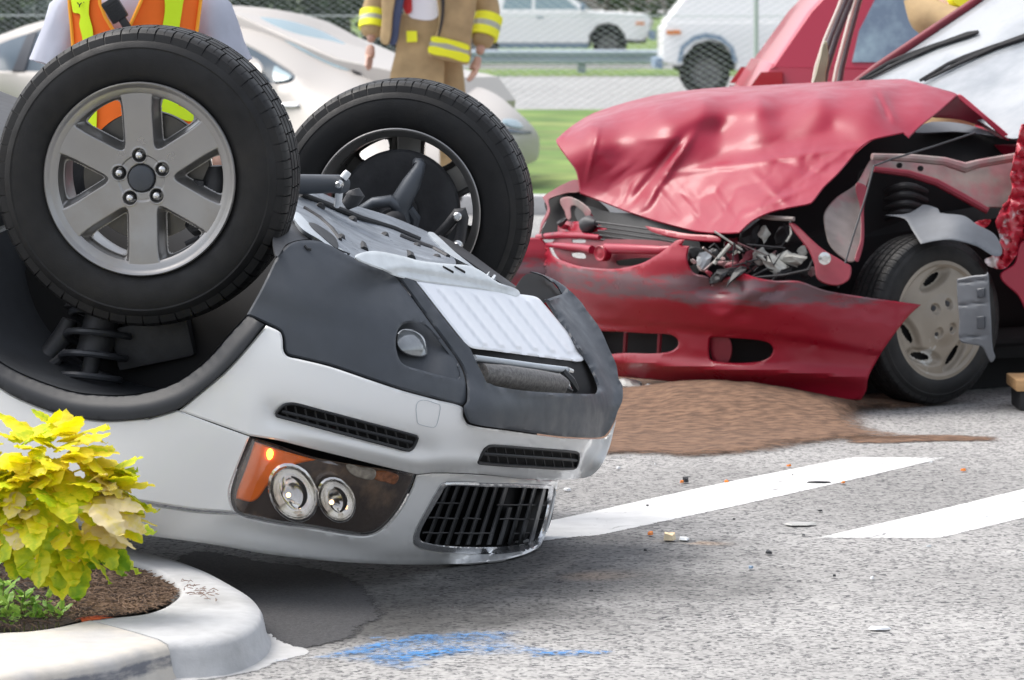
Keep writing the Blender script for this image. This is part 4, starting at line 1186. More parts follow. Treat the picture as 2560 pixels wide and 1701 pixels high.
HAT = mesh_from('hub', *lathe([(.05, .0002), (.05, .055), (.06, .075), (.098, .079), (.13, .06), (.17, .05), (.17, .0002)], 48), True, 30)


def put(name, me, m, parent, M):
    o = obj(name, me, None, parent)
    if len(me.materials) == 0: me.materials.append(MATS[m])
    o.matrix_world = M
    return o


def white_wheel(face_c, v, far=False):
    w = empty('wheel', white_car)
    M = axis_matrix(face_c, v)
    if far:   # seen from the inside: the face looks away
        M = M @ Matrix.Rotation(pi, 4, 'Z')
        M = M @ Matrix.Translation((0, -.235, 0))
    put('tyre', TY, 'rubber', w, M); put('rim', RIM, 'rim_alloy' , w, M); put('spokes', SPK, 'rim_alloy', w, M)
    put('brake_disc', DISC, 'brake_steel', w, M); put('hub', HAT, 'cast_iron', w, M); put('centre_cap', CAP, 'grey_plastic', w, M)
    for k in range(5):
        a = radians(95 - 72 * k)
        put('lug_nut', NUT, 'lug_chrome', w, M @ Matrix.Translation((.0565 * cos(a), 0, .0565 * sin(a))))
    return w, M


NV = Vector((0.115, 0.985, 0.055)).normalized()
near_c = P(347, 449, 9.335)
w1, M1 = white_wheel(near_c, NV)
w1['label'] = 'near front wheel with six-spoke grey alloy rim'
# caliper at the trailing edge of the near disc
def loc_tube(M, pts, r, seg=8):
    return tube([M @ Vector(p) for p in pts], r, seg)
ang = [radians(a) for a in (-52, -40, -28, -16, -4, 8)]
obj('brake_caliper', mesh_from('brake_caliper', *join(loc_tube(M1, [(.172 * cos(a), .105, .172 * sin(a)) for a in ang], [.022, .034, .036, .036, .034, .02], 10),
    loc_tube(M1, [(.135 * cos(a), .085, .135 * sin(a)) for a in ang[1:5]], [.018, .024, .024, .018], 8),
    loc_tube(M1, [(.12, .075, -.13), (.15, .07, -.12), (.165, .072, -.09)], [.006, .007, .006], 6),
    loc_tube(M1, [(.10, .07, -.165), (.13, .07, -.15), (.145, .07, -.17)], [.007, .008, .007], 6))), 'cast_iron', w1)
FV = Vector((0.125, 0.985, 0.055)).normalized()
far_c = P(990, 533, 10.72)
w2, M2 = white_wheel(far_c, FV, True)
w2['label'] = 'far front wheel seen from its inner side'
M2f = axis_matrix(far_c, FV)
# backing plate and knuckle on the inner side of the far wheel
plate = lathe([(.075, .0002), (.07, .08), (.062, .10), (.06, .165), (.066, .172), (.075, .172)], 72)
obj('backing_plate', mesh_from('backing_plate', [M2f @ Vector(v) for v in plate[0]], plate[1], True, 30), 'cast_iron', w2)
def px_tube(pts, rad, seg=10): return tube([P(*p) for p in pts], rad, seg)
obj('steering_knuckle', mesh_from('steering_knuckle', *join(
    px_tube([(1052, 408, 10.70), (1046, 425, 10.69), (1028, 460, 10.68), (1005, 500, 10.68), (1000, 530, 10.68), (1010, 560, 10.69)], [.014, .018, .027, .030, .028, .022], 12),
    px_tube([(905, 525, 10.68), (935, 508, 10.66), (975, 503, 10.66), (1002, 520, 10.67), (1012, 548, 10.68), (1008, 575, 10.70)], [.014, .017, .018, .017, .016, .014], 10),
    px_tube([(1046, 414, 10.70), (1046, 402, 10.71), (1047, 396, 10.71)], [.017, .016, .010], 12),
    px_tube([(1022, 522, 10.68), (1038, 545, 10.69), (1034, 575, 10.70)], [.014, .016, .012], 8))), 'knuckle_alloy', w2)
hubt = lathe([(.02, .0002), (.02, .028), (.03, .034), (.075, .045)], 40)
obj('drive_hub', mesh_from('drive_hub', [M2f @ Vector((v[0] - .02, v[1], v[2] - .02)) for v in hubt[0]], hubt[1], True, 30), 'cast_iron', w2)
obj('control_arm', mesh_from('control_arm', *join(
    px_tube([(1095, 588, 10.66), (1118, 565, 10.64), (1146, 532, 10.62), (1152, 530, 10.62), (1158, 545, 10.62), (1152, 590, 10.63), (1142, 622, 10.64)], [.013, .014, .016, .018, .016, .015, .016], 10),
    px_tube([(1120, 620, 10.66), (1142, 618, 10.64), (1160, 600, 10.64)], [.012, .012, .010], 8),
    px_tube([(1100, 590, 10.7), (1125, 600, 10.68), (1150, 560, 10.68)], [.02, .024, .02], 8))), 'cast_iron', w2)
for (x, y) in ((1143, 542), (1142, 617)):
    bt = lathe([(.0, .0002), (.0, .008), (.004, .012), (.012, .0125), (.013, .016), (.02, .016)], 20)
    Mb = axis_matrix(P(x, y, 10.60), FV)
    obj('bolt', mesh_from('bolt', [Mb @ Vector(v) for v in bt[0]], bt[1], True, 30), 'lug_chrome', w2)
obj('anti_roll_bar', mesh_from('anti_roll_bar', *join(
    px_tube([(700, 462, 9.98), (760, 461, 10.0), (830, 460, 10.02), (850, 462, 10.02), (868, 464, 10.03)], [.026, .026, .024, .026, .018], 12))), 'grey_plastic', white_car)
Mb = axis_matrix(P(845, 463, 9.985), NV)
bt = lathe([(.0, .0002), (.0, .006), (.003, .009), (.012, .0095), (.013, .013), (.02, .013)], 20)
obj('link_bolt', mesh_from('link_bolt', [Mb @ Vector(v) for v in bt[0]], bt[1], True, 30), 'lug_chrome', white_car)
obj('link_bush', mesh_from('link_bush', *px_tube([(858, 446, 10.0), (866, 436, 10.0), (871, 430, 10.0)], [.011, .011, .009], 10)), 'nylon_white', white_car)
obj('link_rod', mesh_from('link_rod', *px_tube([(848, 480, 10.02), (846, 500, 10.03), (842, 515, 10.05)], [.011, .010, .008], 10)), 'nylon_white', white_car)
obj('ball_joint', mesh_from('ball_joint', *px_tube([(884, 474, 10.2), (888, 488, 10.2), (880, 502, 10.2), (862, 515, 10.2)], [.016, .026, .022, .014], 12)), 'cast_iron', white_car)
obj('drive_shaft', mesh_from('drive_shaft', *px_tube([(1000, 548, 10.72), (960, 560, 10.5), (900, 600, 10.2)], [.03, .022, .022], 10)), 'cast_iron', white_car)

# -- spring and damper in the near arch
ax0 = P(262, 770, 9.60); ax1 = P(205, 1010, 9.55)
axd = (ax1 - ax0); al = axd.length; axn = axd.normalized(); e1 = axn.cross(Vector((0, 1, 0))).normalized(); e2 = axn.cross(e1)
pts = []; rr = []
for i in range(150):
    t = i / 149; a = 2 * pi * 4.2 * t + 1.2
    pts.append(ax0 + axn * (al * (0.05 + 0.95 * t)) + (e1 * cos(a) + e2 * sin(a)) * 0.078); rr.append(0.0088)
mat('spring_steel', (0.05, 0.053, 0.06), rough=0.45, metal=0.2, var=0.3, vscale=20)
obj('coil_spring', mesh_from('coil_spring', *tube(pts, rr, 8)), 'spring_steel', white_car)
obj('damper', mesh_from('damper', *tube([ax0 - axn * .05, ax0 + axn * .02, ax0 + axn * .02, ax0 + axn * .12, ax0 + axn * .125, ax1], [.075, .075, .045, .045, .022, .022], 16)), 'cast_iron', white_car)
obj('spring_seat', mesh_from('spring_seat', *tube([ax0 - axn * .01, ax0 + axn * .004, ax0 + axn * .02], [.06, .095, .10], 24)), 'cast_iron', white_car)
obj('suspension_arm', mesh_from('suspension_arm', *join(px_tube([(75, 925, 9.6), (120, 890, 9.62), (160, 840, 9.64), (175, 800, 9.64)], [.02, .026, .028, .02], 10), px_tube([(90, 935, 9.55), (140, 905, 9.57), (165, 880, 9.6)], [.01, .012, .01], 8))), 'cast_iron', white_car)
Vb, Fb = box((0, 0, 0), .10, .05, .055, None, .012)
Mx = axis_matrix(P(390, 850, 9.62), NV) @ Matrix.Rotation(radians(-12), 4, 'Y')
obj('bracket', mesh_from('bracket', [Mx @ v for v in Vb], Fb), 'cast_iron', white_car)
# ------------------------------------------------------------------ wrecked red car
RH = np.array([-0.81, -0.5864, 0.0]); RL = np.array([0.5864, -0.81, 0.0]); RU = np.array([0, 0, 1.0])
RR_ = np.array([RH, RL, RU]); RO = np.array([1.066, 14.33, 0.0])
def RC(x, y, z): return Vector((RO + x * RH + y * RL + z * RU).tolist())
RBX = smooth_curve([.0, .06, .14, .22, .30, .38, .44, .52, .60, .68], [.66, .74, .80, .81, .82, .86, .88, .87, .84, .80])
def g_red(x, y, z, d=0.0):
    X = RBX(z) + d; W = .845 + d + 0 * z
    return (np.maximum(x - .1, 0) / (X - .1))**2.5 + (np.abs(y) / W)**2.5 - 1
ER = env(g_red, 0.0, 12.6, 15.6, RR_, RO, 1.0)
def red_plane(c0, n): return car_plane(c0, n, RR_, RO, 1.0)
def side(y0): return red_plane((0, y0, 0), (0, 1, 0))
def crease(px, py, x0, y0, x1, y1, w, h, sharp=False):
    d, s = line_d(px, py, x0, y0, x1, y1); L = math.hypot(x1 - x0, y1 - y0)
    prof = np.exp(-np.abs(d) / w) if sharp else np.exp(-(d / w)**2)
    return h * prof * smoothstep(-0.15 * L, 0.2 * L, s) * smoothstep(1.15 * L, 0.8 * L, s)

mat('red_scraped', (0.27, 0.006, 0.022), rough=0.34, spec=0.35, coat=0.15, coat_rough=0.12, var=0.06, vscale=5, rough_var=0.1)
def add_scrape(m, zc, zw, col):
    """grey scrapes where the bulge of the bumper rubbed: a band by height, broken up along its length"""
    nt = m.node_tree; N = nt.nodes; L = nt.links; b = N['Principled BSDF']
    src = b.inputs['Base Color'].links[0].from_socket
    tc = N.new('ShaderNodeTexCoord'); sp = N.new('ShaderNodeSeparateXYZ'); L.new(tc.outputs['Object'], sp.inputs[0])
    s1 = N.new('ShaderNodeMath'); s1.operation = 'SUBTRACT'; s1.inputs[1].default_value = zc; L.new(sp.outputs[2], s1.inputs[0])
    s2 = N.new('ShaderNodeMath'); s2.operation = 'ABSOLUTE'; L.new(s1.outputs[0], s2.inputs[0])
    r1 = N.new('ShaderNodeMapRange'); r1.inputs['From Min'].default_value = zw; r1.inputs['From Max'].default_value = zw * .25; r1.inputs['To Min'].default_value = -.55; r1.inputs['To Max'].default_value = .12; L.new(s2.outputs[0], r1.inputs['Value'])
    mp = N.new('ShaderNodeMapping'); mp.inputs['Scale'].default_value = (1, 1, 4.5); L.new(tc.outputs['Object'], mp.inputs['Vector'])
    nz = N.new('ShaderNodeTexNoise'); nz.inputs['Scale'].default_value = 5; nz.inputs['Detail'].default_value = 8; nz.inputs['Roughness'].default_value = .7; L.new(mp.outputs[0], nz.inputs['Vector'])
    ad = N.new('ShaderNodeMath'); ad.operation = 'ADD'; L.new(nz.outputs[0], ad.inputs[0]); L.new(r1.outputs[0], ad.inputs[1])
    r2 = N.new('ShaderNodeMapRange'); r2.inputs['From Min'].default_value = .44; r2.inputs['From Max'].default_value = .62; r2.inputs['To Max'].default_value = .85; L.new(ad.outputs[0], r2.inputs['Value'])
    mx = N.new('ShaderNodeMix'); mx.data_type = 'RGBA'; mx.inputs['B'].default_value = (*col, 1); L.new(src, mx.inputs['A']); L.new(r2.outputs[0], mx.inputs['Factor'])
    L.new(mx.outputs['Result'], b.inputs['Base Color'])
add_scrape(MATS['red_scraped'], .43, .12, (0.095, 0.075, 0.085))
add_scrape(MATS['concrete_warm'], .040, .035, (0.10, 0.11, 0.14))
mat('red_inner', (0.16, 0.008, 0.02), rough=0.5, var=0.3, vscale=9)
mat('primer', (0.23, 0.19, 0.175), rough=0.55, var=0.4, vscale=9, col2=(0.27, 0.13, 0.135), mix_scale=6)
mat('hubcap_taupe', (0.27, 0.235, 0.19), rough=0.36, var=0.12, vscale=9, col2=(0.5, 0.5, 0.48), mix_scale=7, mix_lo=0.66, mix_hi=0.7)
mat('grey_liner', (0.115, 0.125, 0.14), rough=0.5, var=0.2, vscale=12)
mat('screen_glass_sky', (0.33, 0.345, 0.36), rough=0.2, coat=0.4, var=0.08, vscale=3, col2=(0.17, 0.19, 0.21), mix_scale=2.5, mix_lo=0.42, mix_hi=0.7, bump=0.25, bscale=7)  # pale grey mix painted in for the sky mirrored on the glass
mat('broken_white', (0.48, 0.48, 0.44), rough=0.4, var=0.45, vscale=25)
mat('radiator', (0.02, 0.021, 0.022), rough=0.6, var=0.4, vscale=60, stretch=(1, 1, 8))
mat('dark_rubber', (0.018, 0.018, 0.02), rough=0.6)

red_car = empty('wrecked_red_car', None, 'red car with crumpled bonnet and torn front standing on sand', 'car')
# -- bumper cover
hole1 = [(1470, 835), (1523, 829), (1619, 834), (1676, 837), (1694, 849), (1694, 866), (1676, 879), (1635, 884), (1571, 883), (1480, 880)]
hole2 = [(1775, 846), (1785, 843), (1823, 845), (1890, 850), (1922, 858), (1933, 873), (1925, 892), (1900, 904), (1842, 908), (1790, 904), (1775, 896)]
bump_ol = [(1230, 640), (1300, 600), (1348, 595), (1367, 611), (1383, 640), (1434, 662), (1479, 670), (1542, 672), (1603, 659), (1644, 637), (1676, 614), (1692, 601), (1711, 598), (1711, 598), (1705, 614), (1705, 614), (1724, 616), (1724, 616), (1718, 643), (1724, 668), (1737, 684), (1772, 694), (1778, 713), (1778, 713), (1797, 700), (1842, 688), (1848, 680), (1890, 694), (1938, 702), (1996, 703), (2063, 726), (2155, 742), (2251, 755), (2303, 762), (2303, 762), (2276, 786), (2244, 825), (2212, 869), (2187, 911), (2171, 943), (2165, 978), (2152, 1000), (2152, 1000), (2091, 1003), (1996, 1003), (1934, 1001), (1842, 984), (1778, 968), (1683, 955), (1587, 946), (1400, 930), (1230, 925)]
def bump_form(px, py):
    e = np.zeros_like(px)
    yl = np.interp(px, [1230, 1491, 1778, 2000, 2300], [790, 800, 820, 845, 900])
    e += 0.028 * smoothstep(-8, 14, py - yl)                     # undercut below the main bulge
    e -= 0.014 * np.exp(-((py - yl + 60) / 40)**2)
    yl2 = np.interp(px, [1230, 1545, 1842, 2000, 2160], [900, 905, 925, 932, 945])
    e -= 0.020 * np.exp(-((py - yl2) / 14)**2) 
    e += 0.030 * smoothstep(0, 50, py - yl2)
    # dent where the lamp was
    e += 0.055 * np.exp(-(((px - 1800) / 55)**2 + ((py - 722) / 26)**2))
    e -= 0.028 * np.exp(-(((px - 1875) / 45)**2 + ((py - 735) / 30)**2))
    e += crease(px, py, 1850, 770, 1960, 720, 10, 0.016) + crease(px, py, 1760, 760, 1880, 790, 14, 0.012) - crease(px, py, 1800, 790, 1930, 740, 9, 0.010)
    e += 0.0025 * fbm(px / 60, py / 30, 9, 3)
    e -= 0.02 * smoothstep(700, 640, py) * smoothstep(1560, 1660, px) * smoothstep(1760, 1700, px)
    return e
patch('bumper_cover', bump_ol, plus(ER, bump_form), 'red_scraped', red_car, holes=[hole1, hole2], step=10, edge=4, roll=0.008)
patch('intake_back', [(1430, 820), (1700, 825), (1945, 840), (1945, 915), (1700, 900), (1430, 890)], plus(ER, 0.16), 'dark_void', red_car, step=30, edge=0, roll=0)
for x in (1565, 1650): 
    obj('intake_rib', mesh_from('intake_rib', *tube([P(x, 830, float(ER([x], [830])[0]) + .06), P(x - 3, 884, float(ER([x], [884])[0]) + .06)], .009, 6)), 'red_inner', red_car)
patch('intake_blade', [(1774, 844), (1823, 846), (1822, 906), (1785, 903), (1776, 880)], plus(ER, 0.05), 'red_inner', red_car, step=10, edge=2, roll=.004)
# -- upper grille: bars, emblem, slotted backing
def onr(x, y, e): return P(x, y, float(ER([x], [y])[0]) + e)
obj('grille_bar', mesh_from('grille_bar', *tube([onr(1365, 612, .03), onr(1410, 616, .02), onr(1460, 621, .015), onr(1480, 625, .015)], [.010, .013, .014, .016], 10)), 'red_paint', red_car)
obj('grille_bar', mesh_from('grille_bar', *tube([onr(1515, 622, .015), onr(1545, 622, .01), onr(1600, 624, .01), onr(1650, 626, .01), onr(1684, 622, .015)], [.020, .019, .018, .016, .012], 10)), 'red_paint', red_car)
obj('grille_bar', mesh_from('grille_bar', *tube([onr(1345, 593, .06), onr(1400, 588, .06), onr(1460, 590, .06), onr(1500, 594, .06)], [.012, .013, .012, .010], 10)), 'red_paint', red_car)
Me = axis_matrix(onr(1498, 634, -.02), Vector((-RH).tolist()))
em = lathe([(.03, .031), (.004, .031), (.0, .028), (.001, .024), (.004, .020), (.003, .010), (.001, .0002)], 32)
obj('emblem', mesh_from('emblem', [Me @ Vector((v[0] * 1.15, v[1], v[2] * .95)) for v in em[0]], em[1], True, 30), 'red_scraped', red_car)
patch('grille_backing', [(1385, 600), (1500, 598), (1690, 610), (1660, 640), (1600, 662), (1540, 674), (1470, 672), (1400, 650)], plus(ER, 0.07), 'red_inner', red_car, step=14, edge=0, roll=0,
      holes=[[(1428, 633), (1460, 634), (1464, 646), (1430, 642)], [(1540, 652), (1640, 646), (1620, 660), (1545, 664)], [(1428, 600), (1464, 600), (1464, 607), (1430, 606)]])
# -- radiator and things inside the nose
patch('radiator', [(1440, 520), (1520, 530), (1720, 560), (1740, 690), (1600, 690), (1480, 670), (1470, 600)], plus(ER, 0.20), 'radiator', red_car, step=20, edge=0, roll=0)
patch('radiator_support', [(1395, 553), (1395, 553), (1475, 555), (1490, 558), (1518, 573), (1518, 573), (1480, 582), (1400, 586), (1395, 586)], plus(ER, 0.10), 'red_scraped', red_car, step=8, edge=3, roll=.004)
patch('radiator_support', [(1612, 565), (1612, 565), (1650, 572), (1720, 585), (1800, 592), (1800, 605), (1700, 598), (1630, 580)], plus(ER, 0.08), 'red_scraped', red_car, step=8, edge=3, roll=.004)
patch('far_wing_edge', [(1356, 493), (1356, 493), (1375, 480), (1410, 460), (1445, 450), (1455, 476), (1420, 482), (1385, 492), (1372, 500), (1375, 530), (1360, 560), (1348, 585), (1348, 585), (1352, 560), (1368, 522)], rbf([(1350, 590, 14.25), (1360, 500, 14.45), (1450, 460, 14.5), (1380, 520, 14.35)]), 'red_inner', red_car, step=8, edge=2, roll=.004)
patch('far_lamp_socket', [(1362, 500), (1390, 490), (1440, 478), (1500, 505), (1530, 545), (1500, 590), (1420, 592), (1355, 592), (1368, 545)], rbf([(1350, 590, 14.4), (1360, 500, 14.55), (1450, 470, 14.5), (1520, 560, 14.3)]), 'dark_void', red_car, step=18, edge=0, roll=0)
patch('bent_bracket', [(1400, 500), (1420, 492), (1440, 498), (1460, 510), (1478, 530), (1470, 545), (1455, 528), (1430, 515), (1428, 545), (1420, 552), (1412, 530)], rbf([(1400, 500, 14.3), (1470, 540, 14.15), (1420, 550, 14.25)]), 'primer', red_car, step=6, edge=2, roll=.004)
obj('horn', mesh_from('horn', *tube([P(1462, 565, 14.1), P(1475, 560, 14.08), P(1490, 558, 14.05)], [.03, .032, .01], 14)), 'cast_iron', red_car)

# -- bonnet, buckled into a tent
hood_rol = [(1390, 352), (1398, 342), (1430, 315), (1480, 285), (1560, 258), (1650, 236), (1760, 222), (1900, 214), (2050, 206), (2180, 200), (2262, 198), (2262, 198), (2300, 208), (2350, 222), (2385, 232), (2395, 238), (2395, 238), (2345, 282), (2300, 318), (2272, 346), (2272, 346), (2262, 338), (2258, 334), (2258, 334), (2230, 340), (2180, 352), (2150, 372), (2130, 395), (2095, 436), (2060, 470), (2030, 508), (2014, 514), (2014, 514), (1960, 524), (1920, 535), (1880, 555), (1848, 584), (1848, 584), (1800, 585), (1740, 580), (1660, 560), (1580, 535), (1510, 508), (1450, 485), (1450, 485), (1440, 430), (1420, 400), (1400, 372)]
hood_base = rbf([(1390, 352, 14.42), (1430, 310, 14.55), (1480, 285, 14.62), (1560, 256, 14.66), (1650, 234, 14.68), (1760, 220, 14.66), (1900, 212, 14.64), (2050, 204, 14.62), (2262, 197, 14.62), (2395, 238, 14.42),
                 (1480, 318, 14.36), (1650, 272, 14.33), (1760, 256, 14.30), (1900, 250, 14.26), (2050, 244, 14.22), (2190, 246, 14.20), (2230, 260, 14.22), (2300, 260, 14.24),
                 (1450, 480, 14.24), (1510, 505, 14.14), (1580, 530, 14.00), (1660, 556, 13.84), (1740, 576, 13.68), (1848, 580, 13.46), (1920, 532, 13.50), (2014, 512, 13.50), (2095, 436, 13.66), (2150, 372, 13.82), (2230, 338, 13.92), (2272, 344, 13.96), (2345, 282, 14.18),
                 (1560, 400, 14.18), (1700, 420, 14.02), (1850, 420, 13.86), (1980, 380, 13.88), (1800, 330, 14.14), (1950, 300, 14.10), (2080, 310, 14.02)])
def hood_crumple(px, py):
    e = np.zeros_like(px)
    ytop = np.interp(px, [1390, 1430, 1480, 1560, 1650, 1760, 1900, 2050, 2180, 2262, 2350, 2395], [352, 315, 285, 258, 236, 222, 214, 206, 200, 198, 222, 238])
    e += 0.16 * smoothstep(22, 0, py - ytop) * smoothstep(2300, 2200, px) * smoothstep(1400, 1470, px)
    wx = px + 26 * fbm(px / 90, py / 90, 21, 3); wy = py + 18 * fbm(px / 90, py / 90, 22, 3)
    low = smoothstep(330, 470, py + 0.10 * (px - 1700)) * smoothstep(1440, 1560, px)
    e += 0.012 * low * fbm((wx + wy * 0.8) / 105, (wy - wx * 0.25) / 150, 5, 2, ridged=True)
    e += 0.0005 * low * fbm(wx / 18, wy / 24, 8, 2, ridged=True)
    e += 0.004 * fbm(px / 160, py / 100, 31, 2)
    e += crease(px, py, 1705, 345, 1572, 515, 12, 0.0193) - crease(px, py, 1735, 335, 1610, 520, 10, 0.0154)
    e -= crease(px, py, 1500, 305, 1468, 450, 6, 0.0077)
    e += crease(px, py, 1690, 335, 1980, 285, 26, 0.0193)
    e += crease(px, py, 1760, 400, 2100, 330, 20, 0.0165) - crease(px, py, 1700, 432, 2240, 355, 9, 0.0121)
    e += crease(px, py, 1780, 425, 1850, 430, 4, 0.0044, True)
    e -= crease(px, py, 1600, 350, 1700, 345, 10, 0.0055)
    e += crease(px, py, 2190, 232, 2222, 300, 7, 0.0165) - crease(px, py, 2202, 225, 2238, 305, 8, 0.0110)
    e += crease(px, py, 1640, 470, 1700, 540, 9, 0.0077) + crease(px, py, 1780, 470, 1840, 560, 10, 0.0088) - crease(px, py, 1880, 430, 1980, 520, 10, 0.0077) + crease(px, py, 1930, 400, 2060, 440, 9, 0.0066)
    e -= crease(px, py, 1850, 540, 2020, 470, 8, 0.0088) + crease(px, py, 1660, 440, 1760, 560, 7, 0.0055) + crease(px, py, 1980, 470, 2110, 380, 7, 0.0055)
    return e
mat('bonnet_paint', (0.26, 0.006, 0.028), rough=0.40, spec=0.30, coat=0.14, coat_rough=0.10, var=0.05, vscale=5, rough_var=0.08)
patch('bonnet', hood_rol, plus(hood_base, hood_crumple), 'bonnet_paint', red_car, step=5, edge=3, roll=0.010, thick=0.008, angle=40)
# folded rear corner of the bonnet seen from below
patch('bonnet_underside', [(2395, 238), (2395, 238), (2412, 248), (2470, 300), (2520, 345), (2520, 345), (2505, 348), (2455, 318), (2440, 312), (2400, 300), (2330, 294), (2330, 294), (2360, 268)], rbf([(2395, 238, 14.44), (2520, 345, 14.35), (2330, 294, 14.35), (2440, 312, 14.55)]), 'red_inner', red_car, step=8, edge=2, roll=.004)
patch('bonnet_edge', [(2395, 236), (2404, 238), (2460, 285), (2528, 345), (2518, 352), (2450, 292), (2400, 250)], rbf([(2395, 238, 14.40), (2520, 345, 14.30), (2450, 290, 14.34), (2400, 260, 14.39)]), 'red_paint', red_car, step=7, edge=2, roll=.004)
# -- windscreen, pillar, wipers, scuttle
wsc = red_plane((-.62, 0, .95), (.532, 0, .846))
patch('windscreen', [(2130, 215), (2200, 165), (2330, 82), (2440, 14), (2500, -30), (2590, -95), (2590, -95), (2990, -95), (2990, -95), (2605, 345), (2605, 345), (2560, 345), (2520, 345), (2440, 300), (2300, 260), (2160, 250)], wsc, 'screen_glass_sky', red_car, step=16, edge=0, roll=0, thick=0.006)
obj('windscreen_pillar', mesh_from('windscreen_pillar', *tube([P(x, y, float(wsc(np.array([x]), np.array([y]))[0]) - .02) for x, y in ((2100, 240), (2190, 172), (2300, 98), (2420, 18), (2480, -25), (2600, -102))], [.018, .02, .02, .02, .02, .02], 10)), 'red_inner', red_car)
obj('windscreen_pillar', mesh_from('windscreen_pillar', *tube([RC(-.55, .68, .92), RC(-.9, .64, 1.17), RC(-1.52, .57, 1.55), RC(-1.7, .56, 1.56)], [.03, .028, .028, .02], 10)), 'red_paint', red_car)
obj('windscreen_header', mesh_from('windscreen_header', *tube([RC(-1.54, -.56, 1.555), RC(-1.52, 0, 1.57), RC(-1.54, .57, 1.555)], .03, 10)), 'red_paint', red_car)
def wip(pts, r, lift=.03): return tube([P(x, y, float(wsc(np.array([float(x)]), np.array([float(y)]))[0]) - lift) for x, y in pts], r, 6)
for off_ in ((0, 0), (150, 2)):
    ox, oy = off_
    e = empty('windscreen_wiper', red_car)
    obj('blade', mesh_from('blade', *wip([(2160 + ox, 200 + oy), (2250 + ox, 155 + oy), (2340 + ox, 115 + oy), (2420 + ox, 88 + oy), (2446 + ox, 80 + oy)], [.006, .010, .012, .016, .008])), 'dark_rubber', e)
    obj('arm', mesh_from('arm', *wip([(2150 + ox, 200 + oy), (2220 + ox, 158 + oy), (2262 + ox, 142 + oy), (2330 + ox, 114 + oy), (2400 + ox, 90 + oy)], [.007, .008, .012, .006, .004], .05)), 'dark_rubber', e)
patch('scuttle_panel', [(2290, 322), (2330, 305), (2420, 312), (2520, 345), (2560, 350), (2700, 360), (2700, 400), (2540, 352), (2400, 330), (2290, 332)], rbf([(2290, 325, 14.5), (2500, 345, 14.45), (2700, 380, 14.3), (2420, 312, 14.6)]), 'grey_liner', red_car, step=12, edge=2, roll=.003)
# -- engine bay and lamp cavity, dark
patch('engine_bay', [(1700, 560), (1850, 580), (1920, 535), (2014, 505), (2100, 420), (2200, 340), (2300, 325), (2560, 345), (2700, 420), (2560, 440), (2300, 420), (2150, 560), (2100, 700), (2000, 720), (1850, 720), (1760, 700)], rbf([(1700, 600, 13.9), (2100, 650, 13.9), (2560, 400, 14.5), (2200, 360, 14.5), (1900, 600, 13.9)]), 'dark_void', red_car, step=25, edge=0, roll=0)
# torn lamp carrier: wads of broken white plastic, wires, strips
rg = random.Random(12)
def lump(name, cx_, cy_, d, rx, ry, m_, seed):
    """a torn, angular fragment: jagged solid with flat broken faces"""
    b = bmesh.new(); bmesh.ops.create_icosphere(b, subdivisions=2, radius=1)
    r_ = random.Random(seed); offs = [(Vector((r_.uniform(-1, 1), r_.uniform(-1, 1), r_.uniform(-1, 1))).normalized(), r_.uniform(.35, .9)) for _ in range(9)]
    for v in b.verts:
        for o_, h in offs:          # cut by planes, then jitter
            q = v.co.dot(o_) - h
            if q > 0: v.co -= o_ * q
        v.co *= r_.uniform(.78, 1.18)
        v.co = Vector((v.co.x * rx * 1.3, v.co.y * rx * .8, v.co.z * ry * 1.3))
    me = bpy.data.meshes.new(name); b.to_mesh(me); b.free()
    return obj(name, me, m_, red_car, loc=P(cx_, cy_, d), rot=(r_.uniform(-.5, .5), r_.uniform(-.8, .8), r_.uniform(-.5, .5)))
for i, (x, y, d, rx, ry, m_) in enumerate(((1905, 640, 13.55, .028, .030, 'broken_white'), (1935, 662, 13.5, .05, .022, 'broken_white'), (1985, 650, 13.5, .045, .018, 'broken_white'), (1960, 640, 13.52, .03, .02, 'broken_white'), (1910, 580, 13.6, .022, .035, 'broken_white'), (2005, 630, 13.55, .014, .02, 'broken_white'), (1760, 650, 13.62, .04, .03, 'galvanised'), (1735, 640, 13.65, .03, .035, 'radiator'), (1840, 690, 13.45, .05, .012, 'black_plastic'), (1800, 690, 13.5, .05, .016, 'black_plastic'), (1950, 690, 13.45, .06, .008, 'black_plastic'), (1875, 600, 13.7, .03, .05, 'cast_iron'), (1835, 640, 13.6, .02, .06, 'red_inner'), (1860, 655, 13.55, .018, .05, 'red_inner'), (1970, 590, 13.7, .05, .03, 'cast_iron'))):
    lump('broken_piece', x, y, d, rx, ry, m_, 100 + i)
for pts, r, m_ in (([(1890, 540, 13.6), (1930, 545, 13.55), (1985, 548, 13.5)], .009, 'primer'), ([(1960, 560, 13.6), (1970, 590, 13.55), (1955, 615, 13.55), (1920, 622, 13.55), (1890, 618, 13.6)], .004, 'dark_rubber'), ([(1975, 555, 13.55), (1978, 585, 13.5), (1966, 605, 13.5)], .004, 'broken_white'), ([(1880, 695, 13.45), (1960, 688, 13.42), (2020, 675, 13.42), (2032, 650, 13.45)], .005, 'dark_rubber'), ([(1785, 660, 13.5), (1800, 640, 13.5), (1825, 612, 13.5)], .008, 'broken_white')):
    obj('torn_strip', mesh_from('torn_strip', *tube([P(*p) for p in pts], r, 6)), m_, red_car)
rw_ = random.Random(77)
for i in range(26):
    x = rw_.choice((rw_.uniform(1725, 1850), rw_.uniform(1850, 2040), rw_.uniform(1400, 1500))); y = rw_.uniform(585, 690) if x > 1700 else rw_.uniform(505, 585)
    lump('broken_piece', x, y, rw_.uniform(13.48, 13.75) if x > 1700 else rw_.uniform(14.15, 14.3), rw_.uniform(.008, .022), rw_.uniform(.008, .028), rw_.choice(('broken_white', 'cast_iron', 'cast_iron', 'black_plastic', 'black_plastic', 'red_inner', 'primer', 'red_scraped')), 300 + i)
